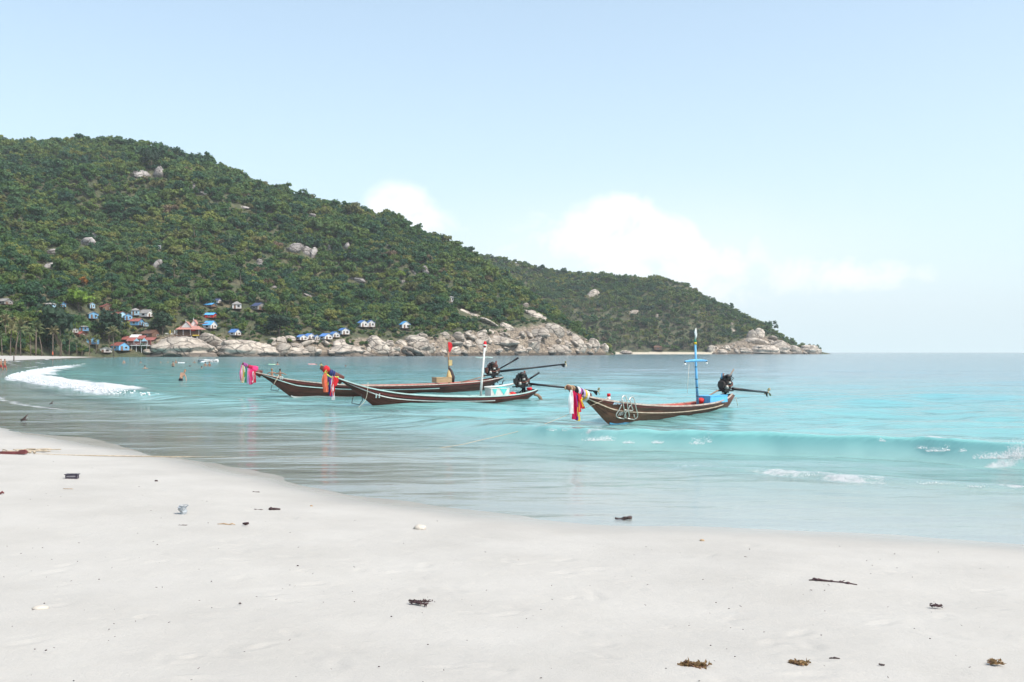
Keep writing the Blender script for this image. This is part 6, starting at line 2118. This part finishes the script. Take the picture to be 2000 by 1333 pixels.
POSES = {
    'stand': pose(lel=(.30, .0, 1.15), lwr=(.34, -.10, .95), lha=(.34, -.14, .88)),
    'walk': pose(lkn=(.09, -.16, .52), lan=(.09, -.16, .10), lft=(.09, -.30, .05), rkn=(-.09, .10, .50), ran=(-.09, .34, .16), rft=(-.09, .28, .04), lel=(.22, .14, 1.15), lwr=(.22, .12, .92), lha=(.22, .08, .85), rel=(-.22, -.10, 1.14), rwr=(-.21, -.26, .98), rha=(-.21, -.32, .93)),
    'lean': pose(belly=(.04, 0, 1.09), chest=(.15, 0, 1.26), neck=(.25, 0, 1.40), chin=(.30, -.02, 1.47), head=(.33, -.01, 1.57), crown=(.35, 0, 1.65), lsh=(.30, .0, 1.33), lel=(.40, -.02, 1.06), lwr=(.46, -.06, .86), lha=(.47, -.08, .78), rsh=(.02, 0, 1.40), rel=(.02, -.14, 1.14), rwr=(.16, -.20, .96), rha=(.2, -.2, .9)),
    'float': pose(lel=(.42, -.06, 1.30), lwr=(.52, -.22, 1.24), lha=(.55, -.28, 1.24), rel=(-.42, -.06, 1.30), rwr=(-.52, -.22, 1.24), rha=(-.55, -.28, 1.24)),
}
BODY = {k: skin_body(v, EDG, 'pelvis') for k, v in POSES.items()}
for k, me in BODY.items():
    me.materials.append(MAT['skin']); me.materials.append(MAT['swim_dark'])
    mi = []
    for p in me.polygons:
        mi.append(1 if .66 < p.center.z < 1.0 and abs(p.center.x - (0 if k != 'lean' else .02)) < .22 else 0)
    me.polygons.foreach_set('material_index', mi)

def person(px, py, label, pose_='float', sink=1.28, yaw=0.0, hair='hair_dark', skin='skin', suit='swim_dark', d=None, scale=1.0, z=0.0, bun=False, group=None, hold=None):
    """a figure whose water line (or feet, sink = 0) is seen at (px, py)"""
    d = d or wdist(py, z)
    p = Vector(((px - CX) * d / F, d, z - sink * scale))
    o = thing('person', label, 'person', p, R(yaw), group)
    o.scale = (scale,) * 3
    b = obj('body', BODY[pose_], None, o)
    for i, m in ((0, skin), (1, suit)):
        b.material_slots[i].link = 'OBJECT'
        b.material_slots[i].material = MAT[m]
    h = POSES[pose_]['head']
    hm = MB()
    bm = bmesh.new()
    bmesh.ops.create_icosphere(bm, subdivisions=2, radius=1)
    keep = [v for v in bm.verts if not (v.co.y < -.25 and v.co.z < .35) and v.co.z > -.75]
    bmesh.ops.delete(bm, geom=[v for v in bm.verts if v not in keep], context='VERTS')
    bm.verts.index_update()
    hm.add([Vector((v.co.x * .098 + h[0], v.co.y * .112 + h[1] + .012, v.co.z * .115 + h[2] + .025)) for v in bm.verts], [[v.index for v in f.verts] for f in bm.faces], 0, True)
    bm.free()
    if bun:
        hm.ico((h[0], h[1] + .12, h[2] + .02), .05, 1)
    hm.build('hair', MAT[hair], o)
    return o

def build_people():
    person(2, 723, 'person in a red swimsuit walking at the very left edge of the water', 'walk', .34, 80, 'hair_light', 'skin_tan', 'swim_red')
    person(9.5, 724, 'person walking in the shallows just right of another at the left edge', 'walk', .30, 70, 'hair_dark', 'skin_tan', 'swim_red', scale=.98)
    person(353, 746.5, 'person standing bent over thigh deep in the water, nearest of the bathers', 'lean', .72, 0, 'hair_light', 'skin', 'swim_dark')
    person(338, 717, 'dark haired bather standing waist deep amid the swimmers', 'stand', .86, 160, 'hair_dark', 'skin', 'swim_dark')
    person(343.5, 710, 'bather behind the dark haired one standing waist deep', 'stand', 1.0, 60, 'hair_light', 'skin')
    person(242, 710, 'pale bather standing chest deep, leftmost of the swimmers', 'stand', 1.05, 30, 'hair_light', 'skin')
    person(275, 709.5, 'swimmer low in the water second from the left', 'float', 1.36, 0, 'hair_dark', 'skin')
    person(314, 709.5, 'swimmer of whom only the head shows left of the standing pair', 'float', 1.44, 10, 'hair_light', 'skin')
    person(328, 709.5, 'swimmer of whom only the head shows close left of the standing pair', 'float', 1.44, -10, 'hair_light', 'skin')
    person(351, 710, 'swimmer beside a white float right of the standing pair', 'float', 1.42, 40, 'hair_dark', 'skin')
    person(357, 710, 'swimmer at the right end of the white float', 'float', 1.42, -40, 'hair_dark', 'skin')
    person(380, 709.5, 'swimmer with shoulders out left of the white splash', 'float', 1.28, 0, 'hair_dark', 'skin')
    person(401, 716, 'bather with black hair standing chest deep under the white splash', 'stand', 1.05, 190, 'hair_dark', 'skin')
    person(409, 716, 'reddish haired bather beside the black haired one under the splash', 'stand', 1.02, 200, 'hair_light', 'skin_tan')
    person(371, 718, 'dark head of a swimmer alone between the nearest bather and the pair', 'float', 1.46, 170, 'hair_dark', 'skin_tan')
    person(394, 721, 'swimmer with dark head and one shoulder below the chest deep pair', 'float', 1.38, 150, 'hair_dark', 'skin')
    person(283, 720.5, 'swimmer with wide shoulders in front of the left group', 'float', 1.32, 180, 'hair_dark', 'skin')
    person(542, 714, 'swimmer with black hair resting on a pale green float behind the farthest boat', 'float', 1.20, 200, 'hair_dark', 'skin')
    person(627, 715.5, 'swimmer with black hair and yellow shirt above the prow of boat 11', 'float', 1.20, 160, 'hair_dark', 'shirt_yellow')
    person(618, 715, 'swimmer lying next to the yellow shirted one', 'float', 1.42, 30, 'hair_dark', 'skin')
    person(675, 717.5, 'lone head of a swimmer right of boat 11 prow', 'float', 1.44, 0, 'hair_dark', 'skin_tan')
    person(531, 735, 'brown haired bather partly hidden by the bow of the farthest boat', 'float', 1.05, 180, 'hair_light', 'skin_tan')
    person(547, 736, 'dark haired bather partly hidden by the bow of the farthest boat', 'float', 1.05, 170, 'hair_dark', 'skin_tan')
    # floats
    for px, py, ln, mt, lb in ((533, 713.8, 1.5, 'float_green', 'pale green air mattress under the black haired swimmer'), (609, 713, 1.3, 'float_pink', 'pink air mattress left of the prow of boat 11'), (354, 710, 1.3, 'float_white', 'white float between two swimmers')):
        d = wdist(py)
        t = thing('air_mattress', lb, 'float', ((px - CX) * d / F, d, .03), R(12))
        for k in range(4):
            MB().tube([(-ln / 2, -.27 + k * .18, .04), (-ln / 2 + .06, -.27 + k * .18, .07), (ln / 2 - .06, -.27 + k * .18, .07), (ln / 2, -.27 + k * .18, .04)], [.05, .10, .10, .05], 8).build('air_chamber', MAT[mt], t)
        MB().tube([(-ln / 2 + .1, -.33, .12), (-ln / 2 + .1, .33, .12)], .11, 8).build('headrest', MAT[mt], t)
    # post on the far beach
    p = Vector(((27 - CX) * 268 / F, 268, .35))
    t = thing('post', 'short dark post standing on the far end of the beach', 'post', p)
    MB().tube([(0, 0, -.4), (.03, 0, .4), (.0, 0, .95)], [.16, .15, .13], 8).build('shaft', MAT['cloth_dark'], t)
    MB().tube([(0, 0, .93), (0, 0, 1.0)], [.17, .15], 8).build('cap', MAT['timber'], t)
    # small orange thing on the far beach
    p = Vector(((103 - CX) * 345 / F, 345, 1.1))
    t = thing('beach_umbrella', 'tiny closed orange beach umbrella on the far beach', 'umbrella', p)
    MB().cyl((0, 0, -.3), (0, 0, 1.5), .04, .03, 6).build('pole', MAT['timber'], t)
    MB().tube([(0, 0, .3), (0, 0, .7), (0, 0, 1.3), (0, 0, 1.55)], [.16, .22, .12, .03], 8).build('cloth', MAT['cloth_orange'], t)
build_people()

# ------------------------------------------------------------------ broken water
pmat('foam_white', (.74, .76, .76), .85, .05, 6)
def build_foam():
    rr = random.Random(15)
    mb = MB()
    base = bmesh.new()
    bmesh.ops.create_icosphere(base, subdivisions=1, radius=1)
    IV = [v.co.copy() for v in base.verts]; IF = [[v.index for v in f.verts] for f in base.faces]
    base.free()
    def blob(c, r, fl=.7):
        q = Euler((rr.uniform(0, 6), rr.uniform(0, 6), rr.uniform(0, 6))).to_matrix()
        mb.add([(q @ v) * (r * rr.uniform(.7, 1.3)) * 1.0 + Vector(c) for v in IV], IF, 0, True)
    def splash(px, py, wpx, hpx, n, d, r0=.02, lean=0.0):
        for k in range(n):
            f = rr.random() ** 1.6
            x = px + (rr.random() - .5 + (rr.random() - .5)) * .5 * wpx + lean * f * hpx
            q = W(x, py - f * hpx * (.6 + .4 * rr.random()), d + rr.uniform(-.3, .2))
            blob(q, r0 * rr.uniform(.35, 1.2) * (1.15 - .6 * f))
    # along the clear breaker: small spills and spurts
    for px, py, w, h, n, d in ((1170, 861, 70, 9, 260, 24.0), (1228, 866, 26, 6, 80, 23.6), (1284, 866, 28, 6, 90, 23.2), (1185, 858, 30, 10, 80, 24.0),
                               (1362, 868, 34, 16, 130, 22.9), (1384, 864, 18, 20, 50, 23.0), (1078, 842, 26, 10, 50, 25.6), (1104, 842, 14, 8, 24, 25.4),
                               (1722, 862, 18, 10, 40, 22.0), (1828, 882, 50, 10, 130, 20.6), (1850, 880, 14, 14, 40, 20.7), (1800, 876, 30, 8, 36, 21),
                               (1880, 882, 20, 8, 40, 20.6), (1950, 896, 110, 16, 620, 19.6), (1990, 892, 60, 38, 620, 19.6), (2040, 890, 90, 46, 500, 19.4)):
        splash(px, py, w, h, n, d, .010)
    # wavelet
    for px, py, w, h, n in ((1345, 911, 50, 4, 60), (1480, 921, 60, 5, 100), (1610, 930, 90, 9, 320), (1640, 934, 40, 6, 120), (1700, 936, 60, 7, 170), (1830, 946, 90, 7, 260), (1905, 952, 60, 5, 90), (1540, 925, 60, 5, 90)):
        splash(px, py, w, h, n, wdist(py, .03), .009)
    o = mb.build('surf_spray', MAT['foam_white'])
    tag(o, 'white spray and droplets along the small breaking wave', None, None, 'stuff')
    # the broken wave on the left
    mb = MB()
    L = CREST
    for k in range(1400):
        f = rr.uniform(11.7 * 7, 17.2 * 7)
        i = int(f)
        a, b = L[i], L[i + 1]
        q = a + (b - a) * (f - i)
        t = (b - a) / np.hypot(*(b - a))
        nrm = np.array([-t[1], t[0]])
        s = rr.gauss(.75, .2)
        Hh = float(np.interp(f / 7, range(len(CREST_H)), CREST_H))
        z = Hh * (.25 + .95 * rr.random() ** 1.5) * math.exp(-(s - .55) ** 2 / .5)
        r = rr.uniform(.015, .05) * (1 + .004 * q[1])
        if rr.random() > float(np.interp(f / 7, [11.7, 12.4, 16, 17.2], [.2, 1, 1, .1])):
            continue
        mb.add([Vector((q[0] + nrm[0] * s, q[1] + nrm[1] * s, z)) + v * (r * rr.uniform(.7, 1.4)) for v in IV], IF, 0, True)
    # white burst among the swimmers
    for px, py, w in ((401, 708, 26), (419, 707.5, 14)):
        d = wdist(py + 1)
        for k in range(220):
            mb.add([W(px + (rr.random() + rr.random() - 1) * w * .6, py + 1 - 6 * rr.random() ** 1.4, d + rr.uniform(-1, 1)) + v * rr.uniform(.06, .22) for v in IV], IF, 0, True)
    o = mb.build('surf_foam', MAT['foam_white'])
    tag(o, 'thick white foam of the broken wave in the bay on the left', None, None, 'stuff')
build_foam()

# ------------------------------------------------------------------ things washed up on the sand
pmat('weed', (.13, .065, .045), .8, .5, 12)
pmat('weed_olive', (.16, .095, .035), .8, .45, 12)
pmat('weed_dark', (.055, .03, .032), .8, .4, 12)
pmat('coral', (.52, .47, .40), .85, .2, 9, bump=.5)
pmat('drift', (.38, .27, .17), .85, .35, 9)
pmat('drift_dark', (.06, .04, .038), .85, .4, 9)
pmat('tray_plastic', (.045, .035, .055), .35, .25, 9)
pmat('tray_inside', (.20, .19, .21), .4, .3, 9)
pmat('clear_plastic', (.36, .39, .41), .2, .35, 14, spec=.7)
pmat('drift_red', (.14, .04, .04), .8, .4, 6)

def weed(px, py, wpx, label, mat='weed', seed=0, strands=10, leaf=26, slope=.4, cat='seaweed', curve=.3):
    """heap of tangled strands with small leafy tufts"""
    rr = random.Random(seed)
    p = on_sand(px, py)
    L = wpx * p.y / F
    t = thing('seaweed', label, cat, p, math.atan2(-slope, 1) * 1.0)
    st = MB()
    pts_all = []
    for k in range(strands):
        x = -L / 2 + rr.uniform(0, .3) * L
        y = rr.gauss(0, .05) * L
        h = rr.uniform(-.5, .5)
        pts = []
        for i in range(8):
            pts.append(Vector((x, y, .005 + abs(rr.gauss(0, .009)) * (L / .25) ** .5)))
            x += L * rr.uniform(.05, .14)
            h += rr.gauss(0, .35)
            y += L * .08 * math.sin(h) - curve * L * .02
        pts_all += pts
        st.tube(pts, [.004, .005, .0045, .004, .004, .0035, .003, .002], 5)
    st.build('strands', MAT[mat], t)
    lf = MB()
    for k in range(leaf * 3):
        c = rr.choice(pts_all) + Vector((rr.gauss(0, .012), rr.gauss(0, .012), abs(rr.gauss(.003, .004))))
        a = Vector((rr.gauss(0, 1), rr.gauss(0, 1), rr.gauss(.15, .4))).normalized() * rr.uniform(.010, .026)
        b = a.orthogonal().normalized() * rr.uniform(.004, .009)
        lf.add([c - a, c + b, c + a, c - b], [(0, 1, 2, 3)])
        if k % 5 == 0:
            lf.ico(c, rr.uniform(.004, .008), 1)
    lf.build('fronds', MAT[mat if seed % 2 else 'weed_olive' if mat == 'weed' else mat], t)
    return t

def twig(px, py, wpx, label, mat='drift_dark', slope=0.0, r=.008, seed=0, cat='twig', knobs=0, name='driftwood_twig'):
    rr = random.Random(seed)
    p = on_sand(px, py)
    L = wpx * p.y / F
    pts = []
    for i in range(7):
        f = i / 6 - .5
        pts.append(Vector((f * L, -slope * f * L * 4 + rr.gauss(0, .03) * L, r * .7 + abs(rr.gauss(0, r * .5)))))
    mb = MB(); mb.tube(pts, [r * q for q in (.5, 1, .9, 1.1, .8, .9, .35)], 7)
    for k in range(knobs):
        mb.ico(rr.choice(pts) + Vector((rr.gauss(0, r), rr.gauss(0, r), r * .3)), r * rr.uniform(.9, 1.6), 1, .3, (1.4, 1, .8))
    if L > .12:
        q = pts[4]
        mb.tube([q, q + Vector((L * .1, L * .06, r)), q + Vector((L * .16, L * .12, r))], [r * .5, r * .35, r * .15], 5)
    o = mb.build(name, MAT[mat])
    o.location = p
    return tag(o, label, cat)

def pebble(px, py, wpx, hpx, label, mat='coral', seed=0, cat='stone', name='coral_stone'):
    rr = random.Random(seed)
    p = on_sand(px, py)
    w, h = wpx * p.y / F / 2, hpx * p.y / F / 2
    mb = MB(); mb.ico((0, 0, h * .55), 1, 2, .14, (w, w * .75, h * 1.15), 0, rr)
    mb.ico((w * .4, -w * .1, h * .4), 1, 2, .2, (w * .5, w * .5, h * .8), 0, rr)
    o = mb.build(name, MAT[mat]); o.location = p
    return tag(o, label, cat)

def build_litter():
    weed(820, 1179, 50, 'brown seaweed clump with trailing strands in the middle of the sand', 'weed_dark', 3, 9, 26, .25, curve=.6)
    weed(1356, 1304, 48, 'largest olive brown seaweed tuft at the bottom edge', 'weed', 8, 14, 60, .30)
    weed(1558, 1299, 34, 'forked seaweed tuft right of the largest tuft', 'weed', 4, 7, 30, .2)
    weed(1832, 1186, 24, 'small dark seaweed scrap low on the right', 'weed_dark', 7, 5, 14, .2)
    weed(1942, 1298, 26, 'pale brown seaweed scrap in the lower right corner', 'weed', 2, 5, 14, -.2)
    twig(1626, 1140, 84, 'long knobbly dark red seaweed strand lying on the right', 'weed_dark', .10, .011, 5, 'seaweed', 9, 'seaweed_strand')
    twig(1217, 1017, 32, 'dark flat stick at the water edge', 'drift_dark', 0, .022, 6, knobs=3)
    twig(540, 998, 15, 'thick dark leaf like scrap left of the middle', 'weed_dark', -.03, .020, 7, 'leaf', 2, 'dead_leaf')
    twig(505, 997, 18, 'thin dark twig close left of the thick scrap', 'drift_dark', .05, .007, 8)
    twig(500, 963, 15, 'short dark twig nearest the shoreline on the left', 'drift_dark', 0, .010, 9)
    twig(442, 1026, 36, 'tan twig left of the dark star shaped clump', 'drift', .03, .010, 10)
    twig(357, 1027, 18, 'thin grey twig under the crumpled cup', 'drift_dark', -.02, .005, 11)
    twig(1630, 1288, 20, 'short straight dark twig near the bottom right', 'drift_dark', .05, .006, 12)
    twig(1722, 1301, 12, 'tiny straight dark twig farther right near the bottom', 'drift_dark', .02, .006, 13)
    twig(133, 956, 22, 'thin grey twig below the black tray', 'drift', .02, .005, 14)
    twig(2, 966, 12, 'dark red scrap of wood at the left edge', 'drift_red', -.05, .016, 15, 'wood')
    pebble(820, 1035, 24, 12, 'cream coral stone right of the middle', 'coral', 3)
    pebble(78, 1192, 32, 10, 'flat cream shell stone low on the left', 'coral', 4)
    pebble(305, 941, 7, 4, 'tiny brown pebble near the shoreline', 'drift_dark', 5, 'pebble', 'pebble')
    pebble(1371, 1057, 10, 4, 'small brown pebble near the wet sand', 'drift', 6, 'pebble', 'pebble')
    pebble(608, 990, 6, 4, 'little brown pebble right of the thick scrap', 'drift', 7, 'pebble', 'pebble')
    # dark star-shaped clump
    p = on_sand(480, 1028)
    mb = MB()
    rr = random.Random(2)
    for k in range(9):
        a = rr.uniform(0, 6.28); e = rr.uniform(.1, 1.2)
        mb.tube([(0, 0, .02), (math.cos(a) * .02 * math.cos(e), math.sin(a) * .02, .02 + .02 * math.sin(e)), (math.cos(a) * .042, math.sin(a) * .042, .02 + .03 * math.sin(e))], [.014, .011, .003], 6)
    o = mb.build('seed_husk', MAT['weed_dark']); o.location = p
    tag(o, 'dark star shaped husk left of the middle of the sand', 'husk')
    # black tray
    p = on_sand(141, 935)
    t = thing('plastic_tray', 'black plastic tray lying on the sand at the upper left', 'tray', p, R(4))
    s = 21 * p.y / F
    w, dp, h = s, s * .55, s * .36
    b = MB()
    for sx, sy, sw, sd in ((0, -1, w, .012), (0, 1, w, .012), (-1, 0, .012, dp), (1, 0, .012, dp)):
        b.box((sx * w / 2, sy * dp / 2, h / 2), (sw, sd, h), taper=1.0)
    b.box((0, 0, .006), (w, dp, .012))
    b.build('tub', MAT['tray_plastic'], t)
    rm = MB()
    for sx, sy, sw, sd in ((0, -1, w + .04, .03), (0, 1, w + .04, .03), (-1, 0, .03, dp), (1, 0, .03, dp)):
        rm.box((sx * w / 2, sy * dp / 2, h + .006), (sw, sd, .010))
    rm.build('rim', MAT['tray_plastic'], t)
    MB().box((0, -dp / 2 - .008, h * .62), (w * .8, .006, h * .35)).build('label_band', MAT['tray_inside'], t)
    # crumpled cup
    p = on_sand(357, 1006)
    t = thing('plastic_cup', 'crumpled clear plastic cup standing on the sand', 'cup', p, R(20))
    rr = random.Random(6)
    vs, fs = [], []
    for i in range(8):
        for k in range(14):
            a = 2 * math.pi * k / 14
            r = (.040 + .018 * i / 7) * (1 + .16 * rr.uniform(-1, 1))
            vs.append((math.cos(a) * r + .012 * math.sin(i), math.sin(a) * r, .004 + .016 * i + .006 * rr.uniform(-1, 1)))
    for i in range(7):
        for k in range(14):
            fs.append((i * 14 + k, i * 14 + (k + 1) % 14, (i + 1) * 14 + (k + 1) % 14, (i + 1) * 14 + k))
    fs.append(tuple(reversed(range(14))))
    MB().add(vs, fs).build('wall', MAT['clear_plastic'], t)
    MB().tube([(math.cos(k / 14 * 6.283) * .058 + .008, math.sin(k / 14 * 6.283) * .058, .122) for k in range(15)], .004, 5).build('rim', MAT['clear_plastic'], t)
    # plank and rope tangle at the left edge
    p = on_sand(8, 888)
    t = thing('driftwood_plank', 'dark red plank lying on the sand at the left edge', 'plank', p, R(-1))
    MB().box((0, 0, .035), (.95, .10, .05), (0, 0, R(-2))).build('board', MAT['drift_red'], t)
    MB().tube([(.3, .02, .06), (.42, .05, .08), (.5, .03, .04)], [.02, .025, .01], 6).build('broken_end', MAT['drift_red'], t)
    rr = random.Random(12)
    p = on_sand(38, 886)
    mb = MB()
    for k in range(7):
        pts = []
        x, y = rr.uniform(-.55, .1), rr.uniform(0, .5)
        for i in range(9):
            pts.append((x, y, .02 + .03 * rr.random()))
            x += rr.uniform(-.02, .14); y += rr.gauss(0, .07)
        mb.tube([Vector(q) for q in catmull(pts, 4)], .012, 5)
    for k in range(5):
        mb.ico((.25 + rr.gauss(0, .05), rr.gauss(0, .06), .03), .035, 1, .3)
    o = mb.build('rope_tangle', MAT['rope_tan']); o.location = p
    tag(o, 'tan tangle of rope beside the red plank at the left edge', 'rope')
    # forked sticks poking out of the shallows
    for px, py, k, lb in ((47, 821, 1.0, 'dark forked stick poking out of the shallows, the nearer one'), (100, 790, .75, 'dark forked stick poking out of the shallows, the farther one')):
        d = wdist(py)
        mb = MB()
        mb.tube([(-.10 * k, 0, -.05), (-.04 * k, 0, .02), (.04 * k, 0, .10 * k), (.12 * k, .02, .20 * k)], [.03 * k, .035 * k, .03 * k, .012], 7)
        mb.tube([(-.12 * k, 0, .0), (-.02 * k, 0, .035), (.10 * k, 0, .02)], [.02, .04 * k, .012], 7)
        o = mb.build('driftwood_stick', MAT['drift_dark']); o.location = ((px - CX) * d / F, d, 0)
        tag(o, lb, 'stick')
    # fine litter strewn over the sand
    rr = random.Random(99)
    mb = MB()
    n = 0
    xs, ys = [], []
    while n < 300:
        y = rr.uniform(4.3, 20) if rr.random() < .7 else rr.uniform(4.3, 11)
        x = rr.uniform(-.62, .62) * y
        z = sand_z(x, y)
        if z < .05:
            continue
        s = rr.uniform(.003, .008) * (1.8 if rr.random() < .08 else 1)
        a = rr.uniform(0, 6.28)
        if rr.random() < .5:
            mb.tube([(x, y, z + .02), (x + math.cos(a) * s * 2.5, y + math.sin(a) * s * 2.5, z + .024)], [s * .3, s * .2], 4)
        else:
            mb.ico((x, y, z + .012), s * .8, 1, .3, (1.3, 1, .6))
        n += 1
    tag(mb.build('beach_litter', MAT['drift_dark']), 'fine bits of weed and shell strewn over the sand', None, None, 'stuff')
build_litter()

# ------------------------------------------------------------------ the air
def build_haze():
    m, N, L = nodes('haze_air')
    out = N.new('ShaderNodeOutputMaterial')
    v = N.new('ShaderNodeVolumePrincipled')
    v.inputs['Color'].default_value = (.92, .97, 1.0, 1)
    v.inputs['Density'].default_value = HAZE_DENSITY
    v.inputs['Anisotropy'].default_value = 0.0
    L.new(v.outputs[0], out.inputs['Volume'])
    b = MB()
    x0, x1, y0, y1, z0, z1 = -17000, 17000, -150, 6500, -14, 330
    b.add([(x0, y0, z0), (x1, y0, z0), (x1, y1, z0), (x0, y1, z0), (x0, y0, z1), (x1, y0, z1), (x1, y1, z1), (x0, y1, z1)],
          [(3, 2, 1, 0), (4, 5, 6, 7), (0, 1, 5, 4), (1, 2, 6, 5), (2, 3, 7, 6), (3, 0, 4, 7)])
    o = b.build('haze', m)
    tag(o, 'humid sea air paling the distance', None, None, 'stuff')
HAZE_DENSITY = 0.00009
build_haze()
